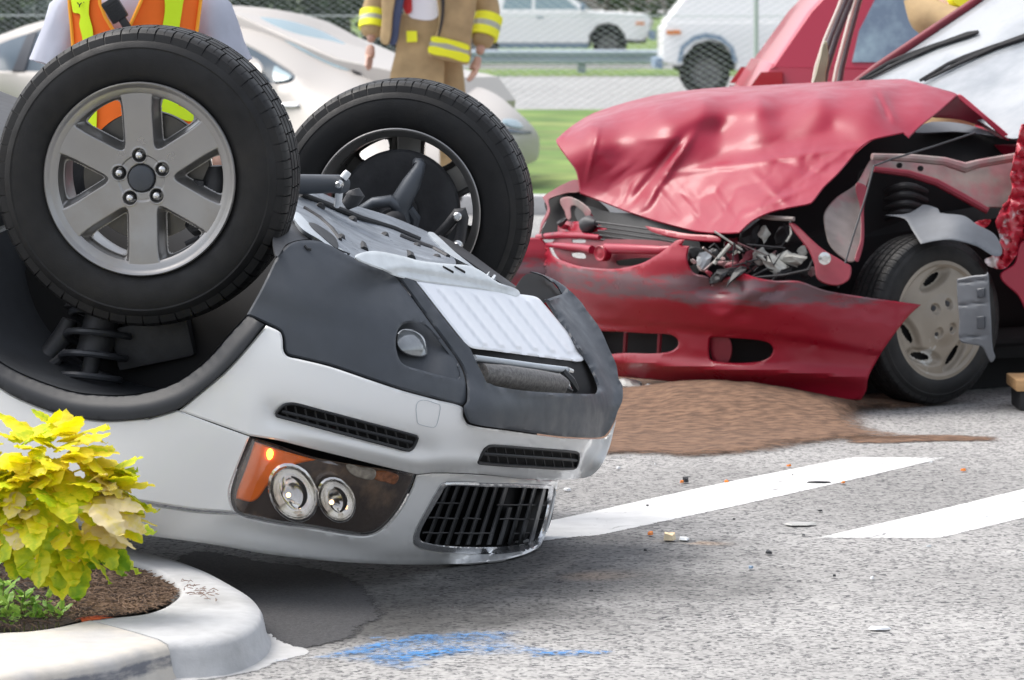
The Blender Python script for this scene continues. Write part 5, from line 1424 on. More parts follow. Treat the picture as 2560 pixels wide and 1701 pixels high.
for i in range(16):
    x = rw_.uniform(1740, 1990); y = rw_.uniform(628, 680); d0 = rw_.uniform(13.45, 13.6)
    pts = [P(x + rw_.uniform(-6, 6) + k * rw_.uniform(-18, 22), y + k * rw_.uniform(-14, 14), d0 + rw_.uniform(-.02, .02)) for k in range(5)]
    obj('wire', mesh_from('wire', *tube(pts, rw_.choice((.0025, .0035, .005)), 6)), rw_.choice(('dark_rubber', 'dark_rubber', 'broken_white', 'primer', 'cast_iron')), red_car)
for i in range(7):
    y = 600 + i * 11
    obj('radiator_fin', mesh_from('radiator_fin', *tube([P(1490 + i * 3, y - 45, 13.98), P(1600, y - 30, 13.86), P(1700, y - 15, 13.76)], .0035, 5)), 'cast_iron', red_car)
# inner structure: lamp panel strut, inner wing, rails
patch('lamp_panel_strut', [(1972, 560), (1985, 558), (2030, 600), (2060, 625), (2110, 655), (2128, 668), (2122, 700), (2090, 715), (2045, 700), (2035, 660), (2020, 625)], rbf([(1975, 560, 13.5), (2120, 690, 13.35), (2040, 690, 13.35), (2060, 620, 13.42)]), 'red_inner', red_car, step=8, edge=3, roll=.006, thick=.02)
Mb = axis_matrix(P(2062, 647, 13.33), Vector((0, 1, 0)))
obj('lamp_bolt', mesh_from('lamp_bolt', [Mb @ Vector(v) for v in lathe([(.0, .0002), (.0, .010), (.006, .011), (.008, .022), (.02, .022)], 20)[0]], lathe([(.0, .0002), (.0, .010), (.006, .011), (.008, .022), (.02, .022)], 20)[1], True, 30), 'lug_chrome', red_car)
patch('inner_wing_panel', [(2060, 560), (2062, 530), (2090, 495), (2140, 460), (2180, 395), (2186, 410), (2165, 470), (2155, 520), (2155, 600), (2140, 650), (2120, 655), (2075, 615)], rbf([(2060, 560, 13.55), (2180, 400, 13.85), (2140, 640, 13.5), (2120, 500, 13.7)]), 'primer', red_car, step=9, edge=3, roll=.006)
patch('inner_wing_edge', [(2140, 460), (2168, 470), (2160, 520), (2160, 600), (2146, 655), (2136, 650), (2150, 600), (2150, 520)], rbf([(2060, 560, 13.5), (2180, 400, 13.8), (2140, 640, 13.45), (2120, 500, 13.65)]), 'red_inner', red_car, step=8, edge=2, roll=.004)
patch('wing_rail', [(2175, 392), (2175, 392), (2200, 386), (2280, 394), (2360, 400), (2410, 418), (2440, 408), (2550, 388), (2700, 370), (2700, 520), (2480, 520), (2450, 520), (2400, 490), (2330, 450), (2260, 430), (2200, 424), (2180, 410)], rbf([(2175, 400, 13.86), (2300, 410, 13.95), (2450, 420, 14.0), (2700, 420, 14.1), (2450, 520, 13.9), (2300, 440, 13.9)]), 'primer', red_car, step=9, edge=3, roll=.008)
obj('wing_rail_flange', mesh_from('wing_rail_flange', *tube([P(2180, 392, 13.80), P(2280, 396, 13.86), P(2360, 404, 13.9), P(2412, 420, 13.9), P(2445, 410, 13.92), P(2560, 390, 13.98)], [.012, .015, .016, .02, .016, .016], 8)), 'primer', red_car)
obj('wing_rail_lower', mesh_from('wing_rail_lower', *tube([P(2185, 424, 13.78), P(2270, 434, 13.8), P(2340, 456, 13.82), P(2410, 494, 13.82), P(2470, 528, 13.8)], [.010, .013, .014, .014, .012], 8)), 'red_inner', red_car)
for x, y in ((2250, 414), (2303, 422)):
    Mb = axis_matrix(P(x, y, 13.86), Vector((-.4, .9, 0)))
    L_ = lathe([(.0, .0002), (.0, .010), (.01, .010)], 16)
    obj('rail_hole', mesh_from('rail_hole', [Mb @ Vector(v) for v in L_[0]], L_[1]), 'dark_void', red_car)
obj('bonnet_cable', mesh_from('bonnet_cable', *tube([P(2438, 332, 13.9), P(2330, 368, 13.7), P(2230, 398, 13.6), P(2185, 415, 13.55), P(2165, 490, 13.5), P(2130, 600, 13.42), P(2095, 720, 13.35)], .0035, 6)), 'cast_iron', red_car)
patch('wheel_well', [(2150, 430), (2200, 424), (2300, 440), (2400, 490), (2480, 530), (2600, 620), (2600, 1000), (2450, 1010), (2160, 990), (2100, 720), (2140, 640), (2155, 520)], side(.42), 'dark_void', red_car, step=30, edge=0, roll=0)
for k in range(4):
    y = 470 + 22 * k
    obj('bump_stop_ring', mesh_from('bump_stop_ring', *tube([P(2215 + 100 * t, y + 10 - 16 * sin(pi * t), 13.95 - .08 * sin(pi * t)) for t in np.linspace(0, 1, 9)], .012, 8)), 'dark_rubber', red_car)
patch('torn_liner', [(2214, 538), (2214, 538), (2270, 534), (2296, 520), (2310, 512), (2345, 522), (2350, 532), (2410, 540), (2440, 560), (2490, 590), (2500, 640), (2440, 615), (2380, 600), (2340, 602), (2302, 610), (2302, 610), (2280, 575), (2262, 548)], rbf([(2214, 538, 13.75), (2310, 515, 13.8), (2302, 610, 13.55), (2400, 560, 13.62), (2500, 620, 13.62)]), 'grey_liner', red_car, step=8, edge=3, roll=.004, thick=.006)
# torn wing at the right, crumpled strip with bare metal edge
mat('red_torn', (0.40, 0.012, 0.03), rough=0.4, coat=0.4, col2=(0.62, 0.55, 0.56), mix_scale=9, mix_lo=0.58, mix_hi=0.64, coat_rough=0.2)
def torn(px, py): return 0.03 * fbm(px / 22, py / 34, 41, 3, ridged=True)
patch('torn_wing', [(2560, 310), (2545, 345), (2535, 400), (2525, 440), (2530, 470), (2520, 500), (2505, 520), (2490, 560), (2500, 600), (2480, 640), (2462, 650), (2470, 665), (2510, 672), (2540, 640), (2560, 600), (2700, 620), (2700, 320)], plus(side(.85), torn), 'red_torn', red_car, step=7, edge=3, roll=.006, angle=60)
patch('torn_flap', [(2362, 590), (2370, 600), (2385, 580), (2440, 555), (2475, 550), (2470, 565), (2420, 590), (2385, 602), (2372, 612)], plus(side(.80), torn), 'red_torn', red_car, step=6, edge=2, roll=.004)
patch('door_skin', [(2560, 600), (2535, 660), (2500, 690), (2545, 740), (2580, 800), (2700, 850), (2700, 600)], side(.84), 'red_paint', red_car, step=12, edge=3, roll=.006)
# -- front wheel with plastic hubcap
rw = empty('front_wheel', red_car)
TYR = tyre_mesh('tyre', 0.303, 0.185, 0.188, pitches=60, sub=4, block_depth=.004)
Mw = axis_matrix(P(2354, 801, 13.66), Vector((-RL).tolist()))
put('tyre', TYR, 'rubber', rw, Mw)
def hubcap_mesh():
    NRr, NT = 60, 180
    r = np.linspace(0.0, 0.222, NRr); th = np.linspace(0, 2 * pi, NT, endpoint=False)
    Rg, Tg = np.meshgrid(r, th, indexing='ij')
    h = 0.0 + 0.022 * (Rg / .22)**2 - 0.012 * smoothstep(.10, .04, Rg)
    X = Rg * np.cos(Tg); Z = Rg * np.sin(Tg)
    dead = np.zeros(Rg.shape, bool)
    for k, a in enumerate((100, 196, 238, 300, 20)):
        a = radians(a); cx_, cz = .148 * cos(a), .148 * sin(a)
        t = (X - cx_) * -sin(a) + (Z - cz) * cos(a); n_ = (X - cx_) * cos(a) + (Z - cz) * sin(a)
        q = np.hypot(t / .068, (n_ + t * .28) / .026)
        h = h + 0.024 * smoothstep(1.25, 0.75, q)
        dead |= q < 0.62
    for (bx, bz) in ((-.038, .042), (.026, .056), (-.024, -.044), (.040, -.030)):
        q = np.hypot(X - bx, Z - bz); h = h + 0.012 * smoothstep(.021, .016, q) 
    V = np.stack([X, h, Z], -1).reshape(-1, 3); Fc = []
    for i in range(NRr - 1):
        for j in range(NT):
            j2 = (j + 1) % NT
            if dead[i, j] and dead[i + 1, j2]: continue
            Fc.append((i * NT + j, i * NT + j2, (i + 1) * NT + j2, (i + 1) * NT + j))
    return mesh_from('hubcap', V, Fc, True, 180)
put('hubcap', hubcap_mesh(), 'hubcap_taupe', rw, Mw @ Matrix.Translation((0, -.006, 0)))
L_ = lathe([(.012, .19), (.004, .2), (.006, .215), (.016, .219), (.024, .216)], 90)
put('hubcap_rim', mesh_from('hubcap_rim', *L_), 'hubcap_taupe', rw, Mw @ Matrix.Translation((0, -.002, 0)))
L_ = lathe([(.05, .0002), (.05, .20)], 40)
put('steel_rim', mesh_from('steel_rim', *L_), 'dark_void', rw, Mw)
for (bx, bz) in ((-.038, .042), (.026, .056), (-.024, -.044), (.040, -.030)):
    L_ = lathe([(.02, .0125), (.004, .0125), (.001, .010), (-.001, .0002)], 16)
    put('lug_nut', mesh_from('lug_nut', *L_), 'cast_iron', rw, Mw @ Matrix.Translation((bx, -.004, bz)))
# -- bent grey plastic shield hanging in front of the wheel
def shield(px, py):
    r = np.zeros_like(px)
    for y in (708, 764, 846): r += crease(px, py, 2395, y, 2470, y - 8, 3, .008)
    return r
patch('hanging_shield', [(2392, 698), (2392, 698), (2430, 690), (2466, 686), (2468, 680), (2472, 690), (2474, 740), (2478, 800), (2480, 850), (2484, 880), (2488, 895), (2478, 906), (2470, 895), (2455, 868), (2430, 862), (2400, 852), (2398, 800), (2393, 740)], plus(rbf([(2392, 698, 13.42), (2470, 690, 13.35), (2400, 850, 13.40), (2485, 900, 13.36)]), shield), 'grey_liner', red_car, step=6, edge=3, roll=.005, thick=.006)
for (x0, y0, x1, y1) in ((2440, 722, 2462, 745), (2440, 792, 2462, 822)):
    patch('shield_tab', [(x0, y0), (x0, y0), (x1, y0 - 2), (x1, y0 - 2), (x1, y1), (x1, y1), (x0 + 2, y1), (x0 + 2, y1)], rbf([(2392, 698, 13.412), (2470, 690, 13.342), (2400, 850, 13.392), (2485, 900, 13.352)]), 'grey_plastic', red_car, step=8, edge=2, roll=.004, thick=.004)
# -- rest of the body, for the sides the photograph shows little of
def rloft(name, secs, m_):
    V = [RC(*p) for s in secs for p in s]; n = len(secs[0]); Fc = []
    for r in range(len(secs) - 1):
        for i in range(n): Fc.append((r * n + i, r * n + (i + 1) % n, (r + 1) * n + (i + 1) % n, (r + 1) * n + i))
    Fc.append(tuple(range(n))); Fc.append(tuple((len(secs) - 1) * n + i for i in range(n)))
    me = mesh_from(name, V, Fc, True, 40); b = bmesh.new(); b.from_mesh(me); bmesh.ops.recalc_face_normals(b, faces=b.faces); b.to_mesh(me); b.free()
    return obj(name, me, m_, red_car)
def rsec(x, w, z0, z1, w1=None):
    w1 = w if w1 is None else w1
    return [(x, -w, z0 + .08), (x, -w * .9, z0), (x, w * .9, z0), (x, w, z0 + .08), (x, w, (z0 + z1) / 2), (x, w1, z1 - .04), (x, w1 * .9, z1), (x, -w1 * .9, z1), (x, -w1, z1 - .04), (x, -w, (z0 + z1) / 2)]
rloft('body_shell', [rsec(-.75, .82, .2, .9), rsec(-1.5, .84, .18, .93), rsec(-2.6, .84, .2, .93), rsec(-3.3, .78, .3, .85)], 'red_paint')
rloft('cabin', [rsec(-1.56, .58, .9, 1.56), rsec(-2.2, .6, .9, 1.57), rsec(-2.75, .56, .9, 1.45), rsec(-3.1, .58, .85, .95)], 'red_paint')
rloft('underbody_shade_box', [rsec(.42, .50, .14, .20), rsec(.1, .52, .13, .22), rsec(-.9, .76, .13, .24), rsec(-3.2, .78, .16, .3)], 'dark_void')  # dark underside box, added to block light and shade the ground below
rloft('engine_block', [rsec(.42, .40, .22, .55), rsec(.1, .42, .2, .62), rsec(-.7, .55, .2, .7)], 'dark_void')
# open far door, seen almost edge-on
od = empty('open_door', red_car)
obj('door_panel', mesh_from('door_panel', *box((0, 0, 0), .045, .5, .32, Matrix.Rotation(radians(8), 3, 'Z'), .02)), 'red_paint', od, loc=P(2085, 420, 16.2))
mat('door_frame_paint', (0.10, 0.08, 0.09), rough=0.3, coat=0.4)
mat('chrome_strip', (0.72, 0.62, 0.55), rough=0.3, metal=0.5)
obj('window_frame', mesh_from('window_frame', *join(tube([P(2130, -40, 16.1), P(2110, 10, 16.1), P(2078, 90, 16.1), P(2052, 170, 16.1), P(2040, 235, 16.1)], .012, 8), tube([P(2140, -40, 16.15), P(2120, 20, 16.15), P(2092, 90, 16.15), P(2064, 180, 16.15), P(2056, 235, 16.15)], .014, 8), tube([P(2130, -40, 16.1), P(2140, -42, 16.15)], .012, 8))), 'door_frame_paint', od)
obj('window_frame', mesh_from('window_frame', *join(tube([P(2160, -40, 16.6), P(2142, 20, 16.6), P(2122, 95, 16.6), P(2104, 170, 16.6), P(2094, 235, 16.6)], .014, 8), tube([P(2160, -40, 16.6), P(2130, -40, 16.1)], .014, 8))), 'door_frame_paint', od)
obj('window_trim', mesh_from('window_trim', *tube([P(2118, -40, 16.05), P(2096, 20, 16.05), P(2062, 100, 16.05), P(2040, 170, 16.05), P(2028, 235, 16.05)], .008, 8)), 'chrome_strip', od)
obj('window_trim', mesh_from('window_trim', *tube([P(2150, -40, 16.55), P(2132, 20, 16.55), P(2112, 95, 16.55), P(2092, 170, 16.55), P(2080, 235, 16.55)], .009, 8)), 'chrome_strip', od)
mat('mirror_tan_reflection', (0.42, 0.38, 0.27), rough=0.15, metal=0.4, var=0.3, vscale=6)  # tan base colour painted in for what the mirror reflects
patch('door_mirror', [(2062, 102), (2070, 120), (2072, 150), (2066, 180), (2058, 225), (2030, 232), (2040, 180), (2050, 140)], lambda px, py: 16.0 + 0 * px, 'mirror_tan_reflection', od, step=8, edge=2, roll=.01, thick=.05)
# ------------------------------------------------------------------ vehicles behind
mat('car_glass', (0.06, 0.085, 0.11), rough=0.25, spec=0.12)
mat('hatch_glass', (0.15, 0.20, 0.27), rough=0.2, spec=0.4, col2=(0.30, 0.40, 0.46), mix_scale=2.2, mix_lo=0.55, mix_hi=0.7)
mat('glass_pale', (0.24, 0.33, 0.37), rough=0.15, spec=0.5)
mat('car_trim', (0.03, 0.035, 0.045), rough=0.5, spec=0.2)
mat('white_plain', (0.84, 0.84, 0.84), rough=0.35, coat=0.4)
mat('beige_paint', (0.40, 0.375, 0.35), rough=0.45, coat=0.15, coat_rough=0.3)
mat('red_plain', (0.40, 0.015, 0.045), rough=0.32, coat=0.5)
mat('blue_grey', (0.20, 0.28, 0.38), rough=0.5)
mat('tail_red', (0.42, 0.03, 0.04), rough=0.2, coat=0.6)
mat('tail_clear', (0.6, 0.55, 0.55), rough=0.2, coat=0.6)
mat('orange_lens', (0.75, 0.22, 0.03), rough=0.2)
mat('wheel_grey', (0.12, 0.12, 0.12), rough=0.5, metal=0.3)


def prof_solid(name, prof, w0, w1, zr, m_, par, M, inset=0.05):
    """side profile (x, z) given depth: half width w0 at z=zr[0] .. w1 at z=zr[1], rounded shoulders"""
    V = []; Fc = []; n = len(prof)
    cx_ = sum(p[0] for p in prof) / n; cz = sum(p[1] for p in prof) / n
    def hw(z): return float(np.interp(z, zr, (w0, w1)))
    for (k, s, yy) in ((0, 1 - inset, 1.0), (1, 1 - inset * .3, .975), (2, 1.0, .90), (3, 1.0, -.90), (4, 1 - inset * .3, -.975), (5, 1 - inset, -1.0)):
        for x, z in prof:
            V.append(M @ Vector((cx_ + (x - cx_) * (1 - (1 - s) * .5), -yy * hw(z), cz + (z - cz) * s)))
    for k in range(5):
        for i in range(n): Fc.append((k * n + i, k * n + (i + 1) % n, (k + 1) * n + (i + 1) % n, (k + 1) * n + i))
    Fc.append(tuple(range(n))[::-1]); Fc.append(tuple(5 * n + i for i in range(n)))
    me = mesh_from(name, V, Fc, True, 35); b = bmesh.new(); b.from_mesh(me); bmesh.ops.recalc_face_normals(b, faces=b.faces); b.to_mesh(me); b.free()
    return obj(name, me, m_, par)


def side_panel(name, poly, hwf, m_, par, M, both=True, proud=.006, thick=.02):
    for s in ((-1, 1) if both else (-1,)):
        n = len(poly); V = []
        for k in (proud, -thick):
            for x, z in poly: V.append(M @ Vector((x, s * (hwf(z) + k), z)))
        Fc = [tuple(range(n)), tuple(range(n, 2 * n))[::-1]] + [(i, n + i, n + (i + 1) % n, (i + 1) % n) for i in range(n)]
        me = mesh_from(name, V, Fc, False); b = bmesh.new(); b.from_mesh(me); bmesh.ops.recalc_face_normals(b, faces=b.faces); b.to_mesh(me); b.free()
        obj(name, me, m_, par)


def wheel_simple(par, M, x, hw, R, rimm='wheel_grey'):
    for s in (-1, 1):
        w = empty('wheel', par)
        Mx = M @ Matrix.Translation((x, s * (hw - .0), R))
        if s > 0: Mx = Mx @ Matrix.Rotation(pi, 4, 'Z')
        L_ = lathe([(.03, R * .62), (.01, R * .66), (.0, R * .8), (.012, R * .95), (.04, R), (.18, R), (.21, R * .93), (.215, R * .7)], 40)
        obj('tyre', mesh_from('tyre', [Mx @ Vector(v) for v in L_[0]], L_[1]), 'rubber', w)
        L_ = lathe([(.03, .0002), (.025, R * .15), (.05, R * .2), (.05, R * .5), (.02, R * .58), (.02, R * .64), (.05, R * .64)], 30)
        obj('rim', mesh_from('rim', [Mx @ Vector(v) for v in L_[0]], L_[1]), rimm, w)


def front_panel(name, x, y0, y1, z0, z1, m_, par, M, t=.03):
    obj(name, mesh_from(name, [M @ v for v in box((x, (y0 + y1) / 2, (z0 + z1) / 2), t, (y1 - y0) / 2, (z1 - z0) / 2, None, .01)[0]], box((x, 0, 0), t, (y1 - y0) / 2, (z1 - z0) / 2, None, .01)[1]), m_, par)


def place(x, y, z, heading):
    return Matrix.Translation((x, y, z)) @ Matrix.Rotation(heading, 4, 'Z')

# heading 0 = nose towards +X; local -Y faces the camera
def arch_profile(base, wheels, R):
    """lower edge with wheel cut-outs, from front to rear"""
    pts = []
    for wx in wheels:
        for a in np.linspace(0, pi, 9): pts.append((wx + R * cos(a), max(base, .30 + R * sin(a) * 1.0)))
    return pts

def build_pickup(name, label, M, body, roof_m, cap=False, group=None):
    t = empty(name, None, label, 'truck', group); rw0 = -1.98 if cap else -1.5
    low = [(2.55, .62), (2.6, .95), (2.45, 1.12), (1.15, 1.2), (-2.6, 1.2), (-2.7, 1.1), (-2.7, .55)] + [(rw0 - .45, .5), (rw0 - .45, .62), (rw0 - .25, .85), (rw0, .92), (rw0 + .25, .85), (rw0 + .45, .62), (rw0 + .45, .42), (1.15, .42), (1.15, .62), (1.35, .85), (1.6, .92), (1.85, .85), (2.05, .62), (2.05, .5), (2.4, .48)]
    prof_solid('body', low, .93, .90, (.4, 1.2), body, t, M)
    gh = [(1.15, 1.18), (.45, 1.72), (.25, 1.78), (-.85, 1.78), (-1.0, 1.70), (-1.08, 1.18)] if not cap else [(1.15, 1.18), (.45, 1.74), (.25, 1.80), (-2.0, 1.80), (-2.25, 1.70), (-2.66, 1.18)]
    hw = lambda z: float(np.interp(z, (1.18, 1.8), (.88, .70)))
    prof_solid('cab', gh, .88, .70, (1.18, 1.8), roof_m, t, M)
    side_panel('side_window', [(.92, 1.22), (.38, 1.66), (-.15, 1.68), (-.15, 1.22)], hw, 'glass_pale', t, M)
    if not cap: side_panel('side_window', [(-.22, 1.22), (-.22, 1.68), (-.82, 1.68), (-.92, 1.22)], hw, 'glass_pale', t, M)
    else:
        side_panel('rear_marker', [(-2.62, 1.0), (-2.40, 1.0), (-2.40, 1.06), (-2.62, 1.06)], lambda z: .93, 'orange_lens', t, M)
        front_panel('rear_bumper', -2.74, -.9, .9, .45, .62, 'blue_grey', t, M, .06)
        side_panel('wheel_arch_trim', [(-2.45, .55), (-2.40, .80), (-2.2, .97), (-1.98, 1.02), (-1.76, .97), (-1.56, .80), (-1.5, .55), (-1.56, .55), (-1.62, .78), (-1.78, .90), (-1.98, .94), (-2.18, .90), (-2.34, .78), (-2.39, .55)], lambda z: .935, 'blue_grey', t, M)
    # windscreen: sloping pane
    V = [M @ Vector((1.14 + .01, -.78, 1.2)), M @ Vector((1.15, .78, 1.2)), M @ Vector((.47, .64, 1.72)), M @ Vector((.47, -.64, 1.72))]
    V += [v + Vector((0, 0, .012)) for v in V]
    obj('windscreen', mesh_from('windscreen', V, [(0, 3, 2, 1), (4, 5, 6, 7), (0, 1, 5, 4), (1, 2, 6, 5), (2, 3, 7, 6), (3, 0, 4, 7)], False), 'glass_pale', t)
    bx_ = box((0, 0, .68), 2.45, .78, .26, None, .02)
    obj('chassis', mesh_from('chassis', [M @ v for v in bx_[0]], bx_[1]), 'dark_void', t)
    wheel_simple(t, M, 1.6, .93, .37); wheel_simple(t, M, rw0, .93, .37)
    front_panel('front_bumper', 2.62, -.9, .9, .50, .72, 'blue_grey', t, M, .06)
    front_panel('headlamp', 2.585, -.86, -.6, .82, .98, 'tail_clear', t, M); front_panel('headlamp', 2.585, .6, .86, .82, .98, 'tail_clear', t, M)
    side_panel('side_marker', [(2.25, .86), (2.45, .86), (2.45, .92), (2.25, .92)], lambda z: .93, 'orange_lens', t, M)
    side_panel('door_handle', [(-.1, 1.02), (.05, 1.02), (.05, 1.06), (-.1, 1.06)], lambda z: .93, 'blue_grey', t, M)
    front_panel('door_mirror', 1.0, -1.08, -.92, 1.2, 1.38, 'blue_grey', t, M, .05)
    side_panel('sill', [(1.1, .30), (1.1, .44), (-1.0, .44), (-1.0, .30)], lambda z: .86, 'blue_grey', t, M)
    return t


build_pickup('pickup_truck', 'white pickup truck driving beyond the guardrail', place(0.75, 92.0, 0.16, radians(-4)), 'white_plain', 'white_plain')
build_pickup('camper_truck', 'white truck with camper shell and blue-grey wheel arch before the guardrail', place(5.08, 62.0, 0.0, radians(0)), 'white_plain', 'white_plain', cap=True)

# red hatchback behind the wreck, tail towards the left
t = empty('red_hatchback', None, 'pinkish red hatchback with big rear side window behind the wreck', 'car')
M = place(3.45, 20.6, 0.0, radians(0))
prof_solid('body', [(-2.15, .45), (-2.25, .75), (-2.22, .98), (-2.12, 1.14), (1.0, 1.06), (1.9, .92), (2.15, .7), (2.15, .4), (1.8, .3), (1.75, .5), (1.4, .66), (1.05, .5), (1.0, .25), (-.95, .25), (-1.0, .5), (-1.35, .66), (-1.7, .5), (-1.75, .35)], .86, .84, (.3, 1.1), 'red_plain', t, M)
prof_solid('cabin', [(-2.13, 1.10), (-1.92, 1.40), (-1.75, 1.58), (-1.5, 1.66), (.1, 1.64), (1.0, 1.05)], .84, .66, (1.1, 1.66), 'red_plain', t, M)
hwr = lambda z: float(np.interp(z, (1.1, 1.66), (.845, .665)))
side_panel('side_window', [(-1.70, 1.14), (-1.66, 1.30), (-1.52, 1.56), (-.72, 1.58), (-.72, 1.14)], hwr, 'hatch_glass', t, M, proud=.008)
side_panel('side_window', [(-.64, 1.14), (-.64, 1.58), (.05, 1.57), (.72, 1.14)], hwr, 'hatch_glass', t, M, proud=.008)
side_panel('tail_lamp', [(-2.235, 1.0), (-2.17, 1.09), (-2.06, 1.09), (-2.06, 1.0)], lambda z: .86, 'tail_red', t, M, proud=.01)
side_panel('reversing_lamp', [(-2.24, .92), (-2.24, .99), (-2.06, .99), (-2.06, .92)], lambda z: .86, 'tail_clear', t, M, proud=.01)
wheel_simple(t, M, 1.4, .86, .30); wheel_simple(t, M, -1.35, .86, .30)

# ------------------------------------------------------------------ pale sedan on the verge
sed = empty('beige_sedan', None, 'pale beige sedan parked on the verge behind the overturned car', 'car')
sd = rbf([(-200, 300, 29.6), (0, 300, 29.2), (350, 300, 28.6), (700, 300, 28.05), (1000, 300, 27.6), (1200, 320, 27.55), (1300, 340, 27.9), (1345, 360, 28.5),
          (-200, 120, 29.8), (0, 130, 29.4), (350, 130, 28.9), (600, 130, 28.6), (740, 190, 28.2), (0, 85, 29.9), (300, 30, 29.6), (595, 15, 29.4), (810, 50, 29.6), (980, 165, 29.1), (1150, 215, 28.7), (1240, 238, 28.5), (900, 230, 28.0), (1340, 410, 28.4), (700, 40, 29.3), (820, 130, 28.9)])
side_wins = [[(-90, 178), (-90, 178), (-50, 140), (0, 110), (60, 88), (138, 66), (138, 66), (138, 180), (138, 180), (40, 178)], [(152, 182), (152, 182), (152, 64), (152, 64), (200, 58), (330, 56), (480, 70), (500, 78), (500, 190), (300, 186)], [(520, 82), (560, 92), (600, 106), (660, 138), (700, 164), (738, 190), (736, 200), (720, 207), (690, 210), (640, 205), (560, 198), (520, 190)]]
patch('body', [(-260, 180), (-150, 130), (0, 88), (60, 66), (130, 48), (300, 26), (480, 16), (595, 15), (700, 26), (810, 52), (900, 98), (1000, 168), (1000, 168), (1100, 190), (1180, 212), (1240, 236), (1300, 285), (1335, 320), (1348, 345), (1348, 380), (1340, 402), (1250, 430), (1000, 440), (300, 440), (-260, 440)], sd, 'beige_paint', sed, holes=side_wins, step=26, edge=5, roll=.03, thick=.1)
for k, w in enumerate(side_wins): patch('side_window', w, plus(sd, .03), 'car_glass', sed, step=24, edge=0, roll=0, thick=.05)
patch('windscreen', [(590, 44), (640, 42), (720, 52), (800, 76), (880, 118), (970, 168), (900, 178), (850, 172), (760, 130), (680, 84)], plus(sd, -.03), 'glass_pale', sed, step=20, edge=5, roll=.02, thick=.03)
patch('window_pillar', [(30, 178), (30, 178), (70, 86), (92, 80), (92, 80), (60, 178), (60, 178)], plus(sd, .0), 'car_trim', sed, step=14, edge=0, roll=0, thick=.03)
patch('quarter_glass', [(686, 166), (700, 172), (728, 190), (722, 198), (700, 203), (684, 200)], plus(sd, .0), 'glass_pale', sed, step=8, edge=0, roll=0, thick=.02)
patch('wiper_shadow', [(880, 176), (930, 170), (960, 176), (940, 182)], plus(sd, -.06), 'dark_rubber', sed, step=10, edge=0, roll=0, thick=.02)
patch('door_mirror', [(596, 146), (625, 142), (650, 155), (660, 178), (650, 188), (620, 184), (600, 180)], plus(sd, -.15), 'beige_paint', sed, step=12, edge=5, roll=.05, thick=.1)
patch('headlamp', [(1255, 300), (1290, 300), (1310, 318), (1300, 322), (1262, 312)], plus(sd, -.03), 'glass_pale', sed, step=10, edge=3, roll=.02)
patch('bumper_gap', [(1262, 322), (1300, 326), (1330, 330), (1328, 335), (1290, 333), (1262, 328)], plus(sd, -.03), 'car_glass', sed, step=10, edge=0, roll=0)
patch('door_handle', [(700, 258), (745, 258), (748, 266), (702, 266)], plus(sd, -.04), 'chrome', sed, step=10, edge=2, roll=.02, thick=.03)
# far half of the sedan so that it is a whole car
Ms = place(-2.1, 29.6, 0.12, radians(-28))
prof_solid('far_half', [(2.1, .35), (2.15, .6), (2.0, .78), (1.2, .92), (.3, 1.25), (-.4, 1.32), (-1.3, 1.2), (-2.1, .95), (-2.2, .5), (-2.1, .3)], .55, .5, (.3, 1.3), 'beige_paint', sed, Ms)
for wx in (1.35, -1.35): wheel_simple(sed, Ms, wx, .62, .31)

# ------------------------------------------------------------------ guardrail
mat('guard_steel', (0.40, 0.46, 0.53), rough=0.45, metal=0.4, var=0.12, vscale=1.2)
gr = empty('guardrail', None, 'long steel crash barrier along the far edge of the road', 'guardrail')
prof = [(0.0, .40), (-.08, .44), (-.08, .50), (0.0, .54), (0.0, .58), (-.08, .62), (-.08, .68), (0.0, .72), (.012, .72), (-.06, .68), (-.06, .62), (.012, .585), (.012, .535), (-.06, .50), (-.06, .44), (.012, .40)]
V = []; Fc = []; n = len(prof)
for x in (-40, 40):
    for yy, z in prof: V.append((x, 82.5 + yy, z - .20))
for i in range(n): Fc.append((i, (i + 1) % n, n + (i + 1) % n, n + i))
Fc += [tuple(range(n)), tuple(range(n, 2 * n))[::-1]]
obj('rail', mesh_from('rail', V, Fc, True, 30), 'guard_steel', gr)
pm = mesh_from('post', *box((0, 0, .24), .09, .08, .26, None, .01))
for k in range(-9, 10):
    obj('post', pm, 'guard_steel', gr, loc=(k * 3.81 + 3.15 - 1.65, 82.62, 0))

# ------------------------------------------------------------------ chain-link fence
mat('fence_wire', (0.55, 0.60, 0.61), rough=0.45, metal=0.5)
fe = empty('chain_link_fence', None, 'galvanised chain-link fence between the grass verge and the road', 'fence')
FA = Vector((-9.5, 51.0, 0)); FB = Vector((9.5, 43.5, 0)); fl_ = (FB - FA).length; fd = (FB - FA).normalized(); fn = Vector((-fd.y, fd.x, 0))
DW = .07; nw = int(fl_ / DW); V = []; Fc = []
for i in range(nw):
    x0 = i * DW; k0 = len(V); prev = None
    m_ = int(1.95 / (DW * .55))
    for j in range(m_ + 1):
        z = .06 + j * DW * .55; off = (DW * .52 if (i + j) % 2 else -DW * .52)
        c = FA + fd * (x0 + off) + fn * (.004 if j % 2 else -.004) + Vector((0, 0, z))
        w_ = .0036
        V += [c + fd * w_, c - fd * w_ + fn * w_, c - fd * w_ - fn * w_]
        if j:
            a = k0 + (j - 1) * 3; b2 = k0 + j * 3
            for q in range(3): Fc.append((a + q, a + (q + 1) % 3, b2 + (q + 1) % 3, b2 + q))
me = mesh_from('wire_mesh', V, Fc, False)
o = obj('wire_mesh', me, 'fence_wire', fe)
o['kind'] = 'stuff'
for z in (.05, 1.32, 2.02):
    obj('tension_wire' if z < 2 else 'top_rail', mesh_from('rail', *tube([FA + Vector((0, 0, z)), FB + Vector((0, 0, z))], .006 if z < 2 else .022, 8)), 'fence_wire', fe)
